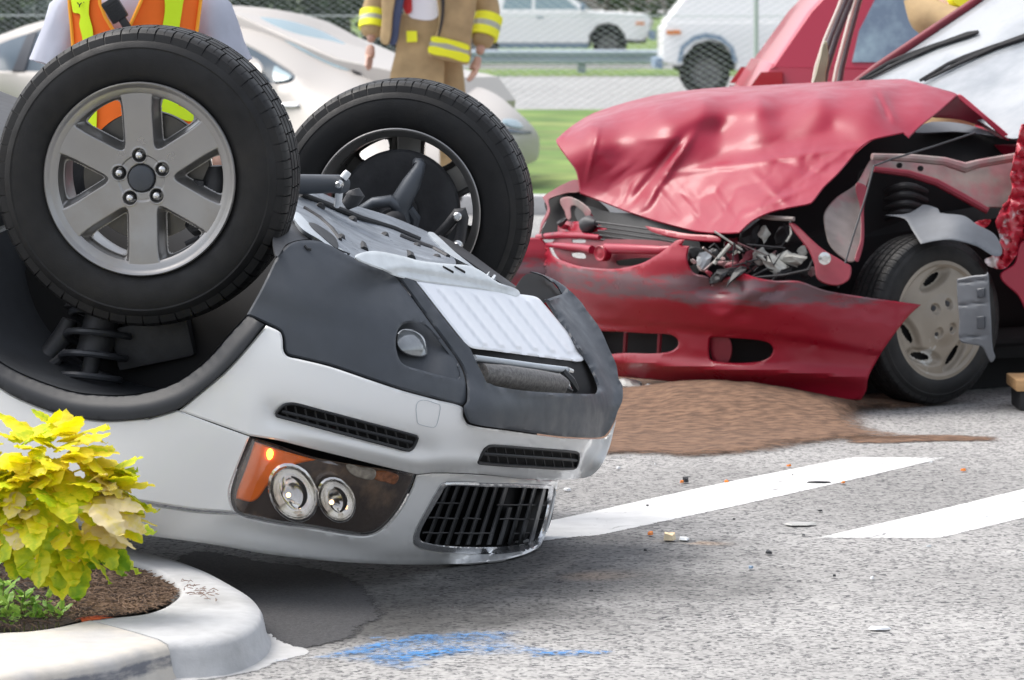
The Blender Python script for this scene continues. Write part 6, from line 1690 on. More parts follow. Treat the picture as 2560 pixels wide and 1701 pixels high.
for px_ in (-500, 300, 1080, 1890, 2700):
    # foot of each post on the fence line seen at that column
    k_ = (px_ - CXP) / FPX; tt = (k_ * FA.y - FA.x) / (fd.x - k_ * fd.y); p = FA + fd * tt
    obj('fence_post', mesh_from('fence_post', *tube([p, p + Vector((0, 0, 2.06))], .03, 12)), 'fence_wire', fe)

# ------------------------------------------------------------------ trees and bushes beyond
mat('leaf_dark', (0.035, 0.065, 0.022), rough=0.7, var=0.5, vscale=0.8)
mat('leaf_mid', (0.06, 0.10, 0.03), rough=0.7, var=0.5, vscale=0.8)
mat('leaf_blue', (0.05, 0.075, 0.06), rough=0.7, var=0.4, vscale=0.8)
mat('bark', (0.10, 0.085, 0.07), rough=0.9, var=0.3, vscale=6)
def crown_mesh(name, blobs, n, size, seed):
    r_ = np.random.RandomState(seed); out = []
    for (cx_, cy_, cz, rx, ry, rz, share) in blobs:
        m_ = int(n * share)
        v = r_.normal(size=(m_, 3)); v /= np.linalg.norm(v, axis=1)[:, None]; q = r_.uniform(.35, 1.0, (m_, 1))**.5
        c = np.array([cx_, cy_, cz]) + v * q * np.array([rx, ry, rz])
        a = r_.normal(size=(m_, 3)); a /= np.linalg.norm(a, axis=1)[:, None]; b2 = np.cross(a, r_.normal(size=(m_, 3))); b2 /= np.linalg.norm(b2, axis=1)[:, None]
        s = size * r_.uniform(.6, 1.4, (m_, 1))
        out.append(np.stack([c - a * s * .5, c + b2 * s * .28, c + a * s * .5, c - b2 * s * .28], 1).reshape(-1, 3))
    V = np.concatenate(out)
    return mesh_from(name, V.tolist(), np.arange(len(V)).reshape(-1, 4).tolist(), False)
def tree(name, label, x, y, h, cr, m_, seed, cat='tree', low=.3, n=4200, size=.30):
    t = empty(name, None, label, cat, 'trees and bushes beyond the road')
    r_ = random.Random(seed)
    if h > 2.6:
        pts = [Vector((x, y, 0))] + [Vector((x + r_.uniform(-.12, .12) * k, y, h * .18 * k)) for k in range(1, 5)]
        obj('trunk', mesh_from('trunk', *tube(pts, [.17, .14, .12, .09, .05], 8)), 'bark', t)
        for k in range(3):
            a = r_.uniform(0, 2 * pi); p0 = pts[2 + k % 2]
            obj('limb', mesh_from('limb', *tube([p0, p0 + Vector((cos(a) * cr * .5, sin(a) * cr * .5, h * .18))], [.07, .03], 6)), 'bark', t)
    blobs = []
    for k in range(9):
        a = r_.uniform(0, 2 * pi); q = r_.uniform(0, .75) * cr
        zc = h * r_.uniform(low, .85)
        blobs.append((x + cos(a) * q, y + sin(a) * q, zc, cr * r_.uniform(.3, .6), cr * r_.uniform(.3, .6), h * r_.uniform(.10, .22), 1 / 9))
    obj('crown' if h > 2.6 else 'foliage', crown_mesh('crown', blobs, n, size, seed), m_, t)
T = tree
T('roadside_tree', 'dark tree behind the roof of the beige sedan', -4.6, 108, 6.5, 3.0, 'leaf_dark', 1)
T('roadside_tree', 'bluish tree over the windscreen of the beige sedan', -7.0, 112, 7.0, 3.2, 'leaf_blue', 2)
T('roadside_tree', 'dark tree above the shoulder of the vest wearer', -11.5, 109, 6.5, 3.0, 'leaf_dark', 3)
T('roadside_tree', 'green tree in the upper left corner', -15.5, 110, 7.0, 3.2, 'leaf_mid', 4)
T('roadside_tree', 'dark green tree between pickup truck and camper truck', 5.6, 112, 6.5, 2.6, 'leaf_mid', 5)
T('roadside_tree', 'dark tree over the pickup truck bonnet', 2.8, 114, 7.0, 2.8, 'leaf_dark', 6)
T('roadside_tree', 'tree behind the red hatchback', 9.5, 112, 6.5, 3.0, 'leaf_dark', 7)
T('roadside_tree', 'tree behind the first firefighter', -1.8, 113, 6.5, 2.8, 'leaf_mid', 8)
for k, (x, y, hh, cr, m_, lb) in enumerate(((-2.2, 66, 1.9, 1.3, 'leaf_blue', 'bluish bush beside the first firefighter'), (-4.3, 67, 2.2, 1.5, 'leaf_dark', 'dark bush over the windscreen of the beige sedan'), (-6.6, 66, 2.1, 1.5, 'leaf_blue', 'bluish bush behind the roof of the beige sedan'), (-8.6, 67, 2.2, 1.4, 'leaf_dark', 'dark bush at the upper left edge'))):
    T('roadside_bush', lb, x, y, hh, cr, m_, 20 + k, 'bush', .25, 3000, .20)
# ------------------------------------------------------------------ people
mat('skin', (0.50, 0.30, 0.23), rough=0.5, sub=0.05)
mat('shirt_grey', (0.42, 0.44, 0.52), rough=0.9, var=0.08, vscale=14, bump=0.3, bscale=12)
mat('trousers_navy', (0.03, 0.035, 0.05), rough=0.9, var=0.2, vscale=10)
mat('vest_orange', (0.95, 0.17, 0.012), rough=0.75, var=0.06, vscale=12, bump=0.25, bscale=10)
mat('vest_lime', (0.70, 0.95, 0.01), rough=0.6)
mat('vest_edge', (1.0, 0.42, 0.03), rough=0.7)
mat('turnout_tan', (0.40, 0.285, 0.15), rough=0.9, var=0.22, vscale=9, bump=1.0, bscale=14)
mat('band_yellow', (0.85, 0.85, 0.02), rough=0.6)
mat('band_silver', (0.42, 0.43, 0.36), rough=0.4, metal=0.3)
mat('navy_lining', (0.055, 0.07, 0.13), rough=0.85, var=0.2, vscale=10)
mat('shirt_white', (0.78, 0.78, 0.82), rough=0.85)
mat('hair_brown', (0.05, 0.032, 0.02), rough=0.7)
mat('boot_black', (0.015, 0.015, 0.016), rough=0.5)
mat('radio_black', (0.02, 0.02, 0.022), rough=0.45, bump=0.3, bscale=300)
mat('red_cloth', (0.5, 0.03, 0.03), rough=0.8)
mat('helmet_black', (0.02, 0.02, 0.02), rough=0.35, coat=0.4)


def skin_mesh(name, nodes, edges, root=0, sub=2):
    """one continuous surface grown over a jointed skeleton: nodes = (x, y, z, rx, ry)"""
    me = bpy.data.meshes.new(name)
    me.from_pydata([n[:3] for n in nodes], edges, [])
    o = bpy.data.objects.new(name + '_src', me); COL.objects.link(o)
    md = o.modifiers.new('skin', 'SKIN'); md.use_smooth_shade = True; md.branch_smoothing = 0.6
    sv = me.skin_vertices[0].data
    for i, n in enumerate(nodes):
        sv[i].radius = (n[3], n[4] if len(n) > 4 else n[3]); sv[i].use_root = (i == root)
    s2 = o.modifiers.new('sub', 'SUBSURF'); s2.levels = sub; s2.render_levels = sub
    dg = bpy.context.evaluated_depsgraph_get()
    out = bpy.data.meshes.new_from_object(o.evaluated_get(dg))
    bpy.data.objects.remove(o); 
    out.name = name; out.shade_smooth()
    return out


def chain(*nodes):
    return list(nodes), [(i, i + 1) for i in range(len(nodes) - 1)]


def put_m(name, me, m_, par, M):
    me.transform(M)
    return obj(name, me, m_, par)


def hand_nodes(wrist, down, side_v, fwd, s=1.0):
    """palm and five separate fingers as chains from the wrist; returns nodes, edges"""
    w = Vector(wrist); d = Vector(down).normalized(); sd_ = Vector(side_v).normalized(); fw = Vector(fwd).normalized()
    nodes = [(*w, .026 * s, .020 * s), (*(w + d * .045 * s), .036 * s, .017 * s), (*(w + d * .085 * s), .036 * s, .015 * s)]
    edges = [(0, 1), (1, 2)]
    fingers = []
    for k, (off, ln) in enumerate(((-.030, .070), (-.010, .080), (.010, .076), (.029, .060))):
        b = w + d * .088 * s + sd_ * off * s
        p1 = b + d * ln * .45 * s + fw * .010 * s; p2 = b + d * ln * .80 * s + fw * .030 * s; p3 = b + d * ln * .92 * s + fw * .048 * s
        fingers.append([(*b, .0095 * s), (*p1, .009 * s), (*p2, .0082 * s), (*p3, .007 * s)])
    b = w + d * .030 * s - sd_ * .030 * s
    fingers.append([(*b, .012 * s), (*(b + d * .030 * s - sd_ * .016 * s + fw * .015 * s), .0105 * s), (*(b + d * .062 * s - sd_ * .018 * s + fw * .026 * s), .0088 * s)])
    return nodes, edges, fingers


def merge_mesh(name, meshes):
    b = bmesh.new()
    for m_ in meshes: b.from_mesh(m_)
    me = bpy.data.meshes.new(name); b.to_mesh(me); b.free(); me.shade_smooth()
    return me


def hand_mesh(*a, **k):
    n, e, f = hand_nodes(*a, **k)
    # fingers branch from the end of the palm so that the hand is one surface
    nodes = list(n); edges = list(e)
    for fi, ch in enumerate(f):
        k0 = len(nodes); nodes += [(*c[:3], c[3], c[3]) for c in ch]
        edges.append((2 if fi < 4 else 1, k0)); edges += [(k0 + i, k0 + i + 1) for i in range(len(ch) - 1)]
    return skin_mesh('hand', nodes, edges, 0, 2)


def head_parts(par, M, hair_m, face_dir=-1):
    b = bmesh.new(); bmesh.ops.create_uvsphere(b, u_segments=32, v_segments=24, radius=1)
    for v in b.verts:
        x, y, z = v.co
        k = 1 - .22 * max(0, -z)**1.5
        yy = y * .098; 
        if y < 0: yy *= 0.95
        # nose, brow, eye hollows, mouth, chin
        nz = 0.022 * math.exp(-((x / .16)**2 + ((z + .12) / .22)**2)) * (1 if y < 0 else 0)
        eye = sum(0.008 * math.exp(-(((x - sx) / .18)**2 + ((z - .08) / .12)**2)) for sx in (-.38, .38)) * (1 if y < 0 else 0)
        mo = 0.005 * math.exp(-((x / .3)**2 + ((z + .52) / .08)**2)) * (1 if y < 0 else 0)
        v.co = Vector((x * .077 * k, yy - nz + eye - mo, z * .118))
    me = bpy.data.meshes.new('head'); b.to_mesh(me); b.free(); me.shade_smooth()
    put_m('head', me, 'skin', par, M)
    for s in (-1, 1):
        L_ = lathe([(-.006, .0002), (-.006, .016), (.0, .024), (.008, .022)], 14)
        put_m('ear', mesh_from('ear', [Vector((s * (.076 + v[1]), v[0] * .6 + .01, v[2] * 1.2 - .005)) for v in L_[0]], L_[1]), 'skin', par, M.copy())
        b = bmesh.new(); bmesh.ops.create_uvsphere(b, u_segments=12, v_segments=8, radius=.011)
        for v in b.verts: v.co += Vector((s * .029, -.081, .010))
        me = bpy.data.meshes.new('eye'); b.to_mesh(me); b.free(); put_m('eye', me, 'shirt_white', par, M.copy())
    b = bmesh.new(); bmesh.ops.create_uvsphere(b, u_segments=32, v_segments=20, radius=1)
    bmesh.ops.delete(b, geom=[v for v in b.verts if v.co.z < .1 + (-.65 * max(0, v.co.y)) + .38 * max(0, -v.co.y)], context='VERTS')
    for v in b.verts: v.co = Vector((v.co.x * .084, v.co.y * .106 + .004, v.co.z * .126 + .002))
    me = bpy.data.meshes.new('hair'); b.to_mesh(me); b.free(); me.shade_smooth()
    put_m('hair', me, hair_m, par, M.copy())


def person(label, px, d, height_k, shirt_m, trouser_m, arm_l, arm_r, torso_k=1.0, yaw=0.0, base_z=0.0, hair='hair_brown', sleeve='short', lean=(0, 0), elbow_r=.078):
    """arm_l / arm_r: (elbow, wrist) in person coordinates, -x is picture left; the person faces -Y"""
    x0 = (px - CXP) / FPX * d
    M = Matrix.Translation((x0, d, base_z)) @ Matrix.Rotation(yaw, 4, 'Z') @ Matrix.Scale(height_k, 4)
    t = empty('person', None, label, 'person')
    lx, ly = lean
    sh = 1.43
    arms = {-1: arm_l, 1: arm_r}
    # body: one continuous skin from neck to feet and arms
    nodes = [(0, 0, .95, .15, .10), (lx * .5, ly * .5, 1.12, .14, .10), (lx, ly, 1.32, .17, .11), (lx, ly, 1.44, .10, .08), (lx, ly - .01, 1.52, .052, .052), (lx, ly - .02, 1.58, .055, .055)]
    edges = [(0, 1), (1, 2), (2, 3), (3, 4), (4, 5)]
    for s in (-1, 1):
        k = len(nodes); e, w = arms[s]
        nodes += [(lx + s * .17, ly, sh - .02, .055, .055), (*e, .042, .042), (*w, .028, .026)]
        edges += [(3, k), (k, k + 1), (k + 1, k + 2)]
        k = len(nodes)
        nodes += [(s * .095, 0, .86, .085, .085), (s * .11, -.01, .48, .055, .055), (s * .115, .02, .09, .038, .042), (s * .13, -.11, .03, .035, .025)]
        edges += [(0, k), (k, k + 1), (k + 1, k + 2), (k + 2, k + 3)]
    put_m('body', skin_mesh('body', nodes, edges), 'skin', t, M)
    # trousers and boots
    n2 = [(0, 0, 1.0, .175 * torso_k, .125 * torso_k), (0, 0, .88, .175 * torso_k, .125)]; e2 = [(0, 1)]
    for s in (-1, 1):
        k = len(n2); n2 += [(s * .10, 0, .78, .105, .105), (s * .115, -.01, .48, .085, .085), (s * .12, .015, .12, .078, .08)]; e2 += [(1, k), (k, k + 1), (k + 1, k + 2)]
    put_m('trousers', skin_mesh('trousers', n2, e2), trouser_m, t, M)
    for s in (-1, 1):
        n3, e3 = chain((s * .12, .02, .16, .06, .06), (s * .12, .02, .06, .055, .055), (s * .13, -.08, .045, .05, .04), (s * .135, -.15, .035, .04, .03))
        put_m('boot', skin_mesh('boot', n3, e3), 'boot_black', t, M)
    # shirt or coat
    kk = torso_k; sl = []
    n4 = [(0, 0, .93 if sleeve == 'short' else .80, .18 * kk, .125 * kk), (lx * .5, ly * .5, 1.12, .175 * kk, .125 * kk), (lx, ly, 1.30, .19 * kk, .13 * kk), (lx, ly, 1.43, .13 * kk, .095 * kk), (lx, ly, 1.50, .066, .066)]
    e4 = [(0, 1), (1, 2), (2, 3), (3, 4)]
    for s in (-1, 1):
        e, w = arms[s]; k = len(n4); S = Vector((lx + s * .18 * kk, ly, sh - .02)); E = Vector(e); W = Vector(w)
        if sleeve == 'short':
            n4 += [(*S, .075, .075), (*S.lerp(E, .25), .065, .065)]; e4 += [(3, k), (k, k + 1)]; sl.append((S, E))
        else:
            q = E.lerp(W, .86); n4 += [(*S, .085, .085), (*E, elbow_r, elbow_r), (*E.lerp(W, .5), .074, .074), (*q, .07, .07)]; e4 += [(3, k), (k, k + 1), (k + 1, k + 2), (k + 2, k + 3)]
    put_m('shirt' if sleeve == 'short' else 'coat', skin_mesh('shirt', n4, e4), shirt_m, t, M)
    for S, E in sl:      # loose short sleeves, open at the cuff
        pts = [S.lerp(E, q) for q in (-.18, .0, .2, .42, .62, .62, .5)]
        rr_ = [.05, .080, .082, .084, .088, .083, .075]
        V_, F_ = tube(pts, rr_, 24, cap=False)
        V_ = [p + Vector((0, 0, 0)) + Vector((.004 * sin(9 * i + p.z * 60), .004 * cos(5 * i), 0)) for i, p in enumerate(V_)]
        put_m('sleeve', mesh_from('sleeve', V_, F_), shirt_m, t, M)
    head_parts(t, M @ Matrix.Translation((lx, ly - .035, 1.66)), hair)
    for s in (-1, 1):
        e, w = arms[s]; dn = (Vector(w) - Vector(e)).normalized()
        put_m('hand', hand_mesh(w, dn, (s * .4, -.9, 0), (0, -.3, 0) if s < 0 else (-.2, -.4, 0)), 'skin', t, M)
    return t, M


# -- worker in orange vest behind the near wheel
vp, VM = person('person in grey T-shirt and orange safety vest standing behind the near wheel', 352, 11.8, 1.0, 'shirt_grey', 'trousers_navy', ((-.285, -.02, 1.13), (-.25, -.17, .93)), ((.29, -.02, 1.13), (.25, -.17, .93)), torso_k=1.12, sleeve='short')
def vest_d(px, py): return 11.8 - .165 * np.sqrt(np.clip(1 - ((px - 340) / 205.0)**2, 0.02, 1)) - .012
vest = empty('safety_vest', vp)
patch('vest_panel', [(168, -60), (175, 20), (178, 60), (182, 110), (190, 250), (200, 330), (200, 330), (330, 340), (330, 340), (322, 180), (305, 120), (282, 78), (262, 45), (250, 10), (240, -60)], vest_d, 'vest_orange', vest, step=14, edge=0, roll=0, thick=.006)
patch('vest_panel', [(372, -60), (356, 0), (338, 40), (322, 72), (318, 120), (334, 340), (334, 340), (480, 330), (480, 330), (486, 200), (492, 80), (504, 0), (508, -60)], vest_d, 'vest_orange', vest, step=14, edge=0, roll=0, thick=.006)
vl = lambda px, py: vest_d(px, py) - .010
patch('lime_stripe', [(182, -60), (182, 30), (200, 36), (198, 60), (206, 100), (212, 330), (240, 330), (232, 80), (222, 36), (222, 20), (225, -60)], vl, 'vest_lime', vest, step=12, edge=0, roll=0, thick=.004)
patch('lime_stripe', [(418, -60), (412, 30), (406, 75), (400, 330), (440, 330), (448, 78), (456, 20), (462, -60)], vl, 'vest_lime', vest, step=12, edge=0, roll=0, thick=.004)
patch('lime_band', [(345, 252), (420, 258), (480, 280), (480, 304), (420, 284), (345, 276)], lambda px, py: vest_d(px, py) - .016, 'vest_lime', vest, step=14, edge=0, roll=0, thick=.004)
def vedge(pts): return mesh_from('vest_edging', *tube([P(x, y, float(vest_d(np.array([float(x)]), np.array([float(y)]))[0]) - .006) for x, y in pts], .006, 6))
obj('vest_edging', vedge([(170, -60), (174, 20), (178, 60), (182, 110), (190, 250)]), 'vest_edge', vest)
obj('vest_edging', vedge([(243, -60), (250, 10), (264, 45), (284, 78), (300, 110), (310, 150)]), 'vest_edge', vest)
obj('vest_edging', vedge([(372, -60), (354, 0), (336, 40), (322, 72), (316, 120)]), 'vest_edge', vest)
obj('vest_edging', vedge([(506, -60), (502, 0), (492, 80), (486, 200)]), 'vest_edge', vest)
# back half of the vest
V = []; Fc = []
for j, z in enumerate((1.03, 1.15, 1.30, 1.42, 1.46)):
    for i in range(17):
        a = pi * i / 16; rx = (.215, .212, .225, .19, .13)[j]; ry = (.15, .15, .155, .12, .09)[j]
        V.append(VM @ Vector((rx * cos(a), ry * sin(a), z)))
for j in range(4):
    for i in range(16): Fc.append((j * 17 + i, j * 17 + i + 1, (j + 1) * 17 + i + 1, (j + 1) * 17 + i))
obj('vest_back', mesh_from('vest_back', V, Fc), 'vest_orange', vest)
# name tag letters on the lime panel
def strokes(name, segs, d_, r, m_, par):
    return obj(name, mesh_from(name, *join(*[tube([P(*a, d_), P(*b, d_)], r, 5) for a, b in segs])), m_, par)
dl = float(vl(np.array([203.]), np.array([12.]))[0]) - .004
strokes('tag_letter_y', [((193, 7), (199, 13)), ((204, 7), (199, 13)), ((199, 13), (198, 19))], dl, .0016, 'radio_black', vest)
strokes('tag_letter_t', [((208, 6), (217, 6)), ((213, 6), (212, 19))], dl, .0016, 'radio_black', vest)
# shoulder microphone
Mm = Matrix.Translation(P(287, 25, 11.575)) @ Matrix.Rotation(radians(-32), 4, 'Y')
Vb, Fb = box((0, 0, 0), .027, .018, .036, None, .006)
mic = obj('radio_microphone', mesh_from('radio_microphone', [Mm @ v for v in Vb], Fb), 'radio_black', vp)
for k in range(6):
    Vb, Fb = box((0, -.0185, -.024 + .009 * k), .021, .0012, .0022)
    obj('grille_slot', mesh_from('grille_slot', [Mm @ v for v in Vb], Fb, False), 'boot_black', mic)
Vb, Fb = box((.004, 0, -.055), .012, .012, .022, None, .004)
obj('cable_boot', mesh_from('cable_boot', [Mm @ v for v in Vb], Fb), 'radio_black', mic)
obj('cable', mesh_from('cable', *tube([Mm @ Vector((.004, 0, -.07)), P(322, 72, 11.6), P(330, 110, 11.62), P(338, 200, 11.64)], .005, 6)), 'radio_black', mic)

# -- firefighter with open coat beyond the sedan's bonnet
FD = 24.0; s_ = FPX / FD
def fx(px): return (px - 1080) / s_
def fz(py, bz=.19): return (CAMH - (py - YHP) / s_ - bz)
FK = 1.10
fp, FM = person('person in tan firefighter coat and trousers with yellow bands, standing before the beige sedan', 1080, FD, FK, 'turnout_tan', 'turnout_tan', ((fx(935) / FK, .02, 1.12), (fx(928) / FK, -.06, fz(108) / FK)), ((fx(1225) / FK, .02, 1.10), (fx(1198) / FK, -.08, fz(138) / FK)), torso_k=1.02, sleeve='long', base_z=.19)
def ft(px, py): return FD - .18 * np.sqrt(np.clip(1 - ((px - 1075) / 150.0)**2, .02, 1)) - .02
patch('trouser_front', [(985, 40), (1040, 46), (1100, 46), (1110, 200), (1100, 330), (1000, 330), (975, 200), (990, 120)], lambda px, py: ft(px, py) - .01, 'turnout_tan', fp, step=16, edge=0, roll=0, thick=.02)
patch('shirt_front', [(1010, -60), (1018, 30), (1030, 46), (1090, 46), (1096, 0), (1098, -60)], lambda px, py: ft(px, py) - .02, 'shirt_white', fp, step=14, edge=0, roll=0, thick=.02)
patch('red_strap', [(1006, -60), (1008, 20), (1018, 36), (1030, 26), (1020, -60)], lambda px, py: ft(px, py) - .035, 'red_cloth', fp, step=10, edge=0, roll=0, thick=.01)
patch('coat_flap', [(985, -60), (980, 50), (972, 110), (990, 112), (1000, 60), (1014, -60)], lambda px, py: ft(px, py) - .09, 'navy_lining', fp, step=12, edge=3, roll=.01, thick=.03)
patch('coat_flap_edge', [(958, -60), (955, 50), (952, 105), (972, 112), (982, 40), (990, -60)], lambda px, py: ft(px, py) - .11, 'turnout_tan', fp, step=12, edge=3, roll=.01, thick=.03)
patch('coat_flap', [(1100, -60), (1096, 40), (1098, 60), (1086, 100), (1072, 138), (1100, 148), (1140, 156), (1172, 160), (1178, 100), (1184, -60)], lambda px, py: ft(px, py) - .08, 'turnout_tan', fp, step=12, edge=3, roll=.015, thick=.03)
patch('hem_band', [(1080, 92), (1120, 98), (1172, 114), (1172, 126), (1120, 110), (1078, 104)], lambda px, py: ft(px, py) - .095, 'band_yellow', fp, step=9, edge=0, roll=0, thick=.006)
patch('hem_band', [(1076, 104), (1120, 110), (1172, 126), (1172, 138), (1120, 124), (1074, 116)], lambda px, py: ft(px, py) - .094, 'band_silver', fp, step=9, edge=0, roll=0, thick=.006)
patch('hem_band', [(1073, 116), (1120, 124), (1172, 138), (1170, 156), (1120, 143), (1072, 132)], lambda px, py: ft(px, py) - .095, 'band_yellow', fp, step=9, edge=0, roll=0, thick=.006)
patch('patch_label', [(1016, 78), (1016, 78), (1042, 78), (1042, 78), (1043, 105), (1043, 105), (1017, 106), (1017, 106)], lambda px, py: ft(px, py) - .035, 'band_yellow', fp, step=8, edge=0, roll=0, thick=.006)
patch('coat_zip', [(1100, -60), (1104, 30), (1094, 90), (1098, 92), (1110, 40), (1110, -60)], lambda px, py: ft(px, py) - .10, 'dark_rubber', fp, step=9, edge=0, roll=0, thick=.006)
def sleeve_bands(E, W, M, ts, rr, par):
    for t0, t1, m_ in ts:
        a = Vector(E).lerp(Vector(W), t0); b2 = Vector(E).lerp(Vector(W), t1)
        obj('sleeve_band', mesh_from('sleeve_band', *tube([M @ a, M @ b2], rr * FK, 20)), m_, par)
Wl = (fx(928) / FK, -.06, fz(108) / FK); El = (fx(935) / FK, .02, 1.12)
sleeve_bands(El, Wl, FM, ((.12, .30, 'band_yellow'), (.30, .42, 'band_silver'), (.42, .60, 'band_yellow')), .079, fp)
Wr = (fx(1198) / FK, -.08, fz(138) / FK); Er = (fx(1225) / FK, .02, 1.10)
sleeve_bands(Er, Wr, FM, ((.12, .30, 'band_yellow'), (.30, .42, 'band_silver'), (.42, .60, 'band_yellow')), .083, fp)

# -- second firefighter leaning at the red car's far side: only an elbow shows
ED = 16.9; s3 = FPX / ED
def ex(px): return (px - 2350) / s3
def ez(py): return CAMH - (py - YHP) / s3
ep, EM = person('person in tan firefighter coat reaching into the red car, only the elbow in view', 2350, ED, 1.0, 'turnout_tan', 'turnout_tan', ((ex(2302), -.03, ez(40)), (ex(2430), -.30, 1.33)), ((.30, -.02, 1.14), (.25, -.2, .98)), torso_k=1.0, sleeve='long', lean=(.13, .06), elbow_r=.095)
obj('sleeve_band', mesh_from('sleeve_band', *tube([EM @ Vector((ex(2384), -.10, ez(0))), EM @ Vector((ex(2394), -.13, ez(-8)))], .05, 18)), 'band_yellow', ep)
# ------------------------------------------------------------------ coleus in the planting bed
def leaf_material(name, c1, c2, c3):
    m = bpy.data.materials.new(name); m.use_nodes = True
    nt = m.node_tree; N = nt.nodes; L = nt.links; b = N['Principled BSDF']; b.inputs['Roughness'].default_value = 0.5
    tc = N.new('ShaderNodeTexCoord'); oi = N.new('ShaderNodeObjectInfo')
    sp = N.new('ShaderNodeSeparateXYZ'); L.new(tc.outputs['Generated'], sp.inputs[0])
    # pale towards the rim, greener along the midrib; each leaf differs
    ab = N.new('ShaderNodeMath'); ab.operation = 'SUBTRACT'; ab.inputs[1].default_value = 0.5; L.new(sp.outputs[0], ab.inputs[0])
    ab2 = N.new('ShaderNodeMath'); ab2.operation = 'ABSOLUTE'; L.new(ab.outputs[0], ab2.inputs[0])
    nz = N.new('ShaderNodeTexNoise'); nz.inputs['Scale'].default_value = 6; nz.inputs['Detail'].default_value = 4; L.new(tc.outputs['Generated'], nz.inputs['Vector'])
    ad = N.new('ShaderNodeMath'); ad.operation = 'MULTIPLY_ADD'; ad.inputs[1].default_value = 0.8; L.new(nz.outputs[0], ad.inputs[0]); L.new(ab2.outputs[0], ad.inputs[2])
    ad2 = N.new('ShaderNodeMath'); ad2.operation = 'MULTIPLY_ADD'; ad2.inputs[1].default_value = 0.5; L.new(oi.outputs['Random'], ad2.inputs[0]); L.new(ad.outputs[0], ad2.inputs[2])
    rp = N.new('ShaderNodeValToRGB'); rp.color_ramp.elements[0].position = 0.45; rp.color_ramp.elements[0].color = (*c1, 1); rp.color_ramp.elements[1].position = 1.15; rp.color_ramp.elements[1].color = (*c3, 1)
    e = rp.color_ramp.elements.new(0.8); e.color = (*c2, 1)
    L.new(ad2.outputs[0], rp.inputs[0]); L.new(rp.outputs[0], b.inputs['Base Color'])
    tl = N.new('ShaderNodeBsdfTranslucent'); L.new(rp.outputs[0], tl.inputs[0])
    mx = N.new('ShaderNodeMixShader'); mx.inputs[0].default_value = 0.35
    L.new(b.outputs[0], mx.inputs[1]); L.new(tl.outputs[0], mx.inputs[2]); L.new(mx.outputs[0], N['Material Output'].inputs['Surface'])
    MATS[name] = m
leaf_material('coleus_lime', (0.36, 0.52, 0.010), (0.62, 0.70, 0.012), (0.85, 0.80, 0.03))
leaf_material('coleus_yellow', (0.62, 0.68, 0.008), (0.88, 0.78, 0.010), (0.92, 0.76, 0.05))
leaf_material('coleus_cream', (0.86, 0.72, 0.10), (0.86, 0.72, 0.26), (0.86, 0.72, 0.42))
leaf_material('coleus_green', (0.15, 0.32, 0.010), (0.34, 0.48, 0.012), (0.62, 0.62, 0.02))
leaf_material('weed_green', (0.14, 0.32, 0.04), (0.24, 0.44, 0.06), (0.32, 0.50, 0.08))
mat('stem_green', (0.14, 0.15, 0.04), rough=0.6)


def leaf_mesh(name, L=1.0, W=0.36, curl=0.18, fold=0.20, teeth=7, seed=0):
    r_ = random.Random(seed)
    rows = teeth * 2 + 1; V = []; Fc = []
    for i in range(rows + 1):
        t = i / rows
        w = W * (max(0.0, sin(pi * min(1, t**0.72))) ** 0.62) * (1 - 0.12 * t) + 0.004
        if i % 2 == 0 and 0 < i < rows: w *= 0.92
        z = -curl * t * t * (1 + .4 * r_.uniform(-1, 1)) + .012 * sin(i * 2.1)
        wav = .02 * sin(i * 1.7 + seed)
        for k, q in ((-1, -1.0), (0, 0.0), (1, 1.0)):
            V.append((q * w, t * L + (0.03 if (abs(k) and i % 2) else 0), z + fold * abs(q) * w * (1 - .3 * t) * (-.6 if q else 0) + (wav * q)))
    for i in range(rows):
        for k in range(2): Fc.append((i * 3 + k, i * 3 + k + 1, (i + 1) * 3 + k + 1, (i + 1) * 3 + k))
    return mesh_from(name, V, Fc, True, 60)


LEAFS = {c: [leaf_mesh('leaf', 1, r0, cu, fo, 6, k) for k, (r0, cu, fo) in enumerate(((.36, .10, .30), (.40, .20, .12), (.34, .04, .45), (.38, .26, .2)))] for c in ('coleus_lime', 'coleus_yellow', 'coleus_cream', 'coleus_green')}
for c, ls in LEAFS.items():
    for me in ls: me.materials.append(MATS[c])


def coleus(name, label, base, tips, n, rng_):
    pl = empty(name, None, label, 'plant', None)
    for k in range(7):
        a = rng_.uniform(0, 2 * pi); q = rng_.uniform(.04, .12)
        tip = base + Vector((cos(a) * q, sin(a) * q * .6, rng_.uniform(.18, .27)))
        obj('stem', mesh_from('stem', *tube([base + Vector((cos(a) * .03, sin(a) * .03, -.02)), base.lerp(tip, .5) + Vector((0, 0, .03)), tip], [.007, .006, .004], 6)), 'stem_green', pl)
    made = 0
    for (px, py, d, sz, az, pitch, roll, c) in tips:
        o = bpy.data.objects.new('leaf', rng_.choice(LEAFS[c])); COL.objects.link(o); o.parent = pl
        p = P(px, py, d)
        o.location = p; o.scale = (sz, sz, sz)
        o.rotation_euler = Euler((pitch, roll, az), 'XYZ')
    return pl


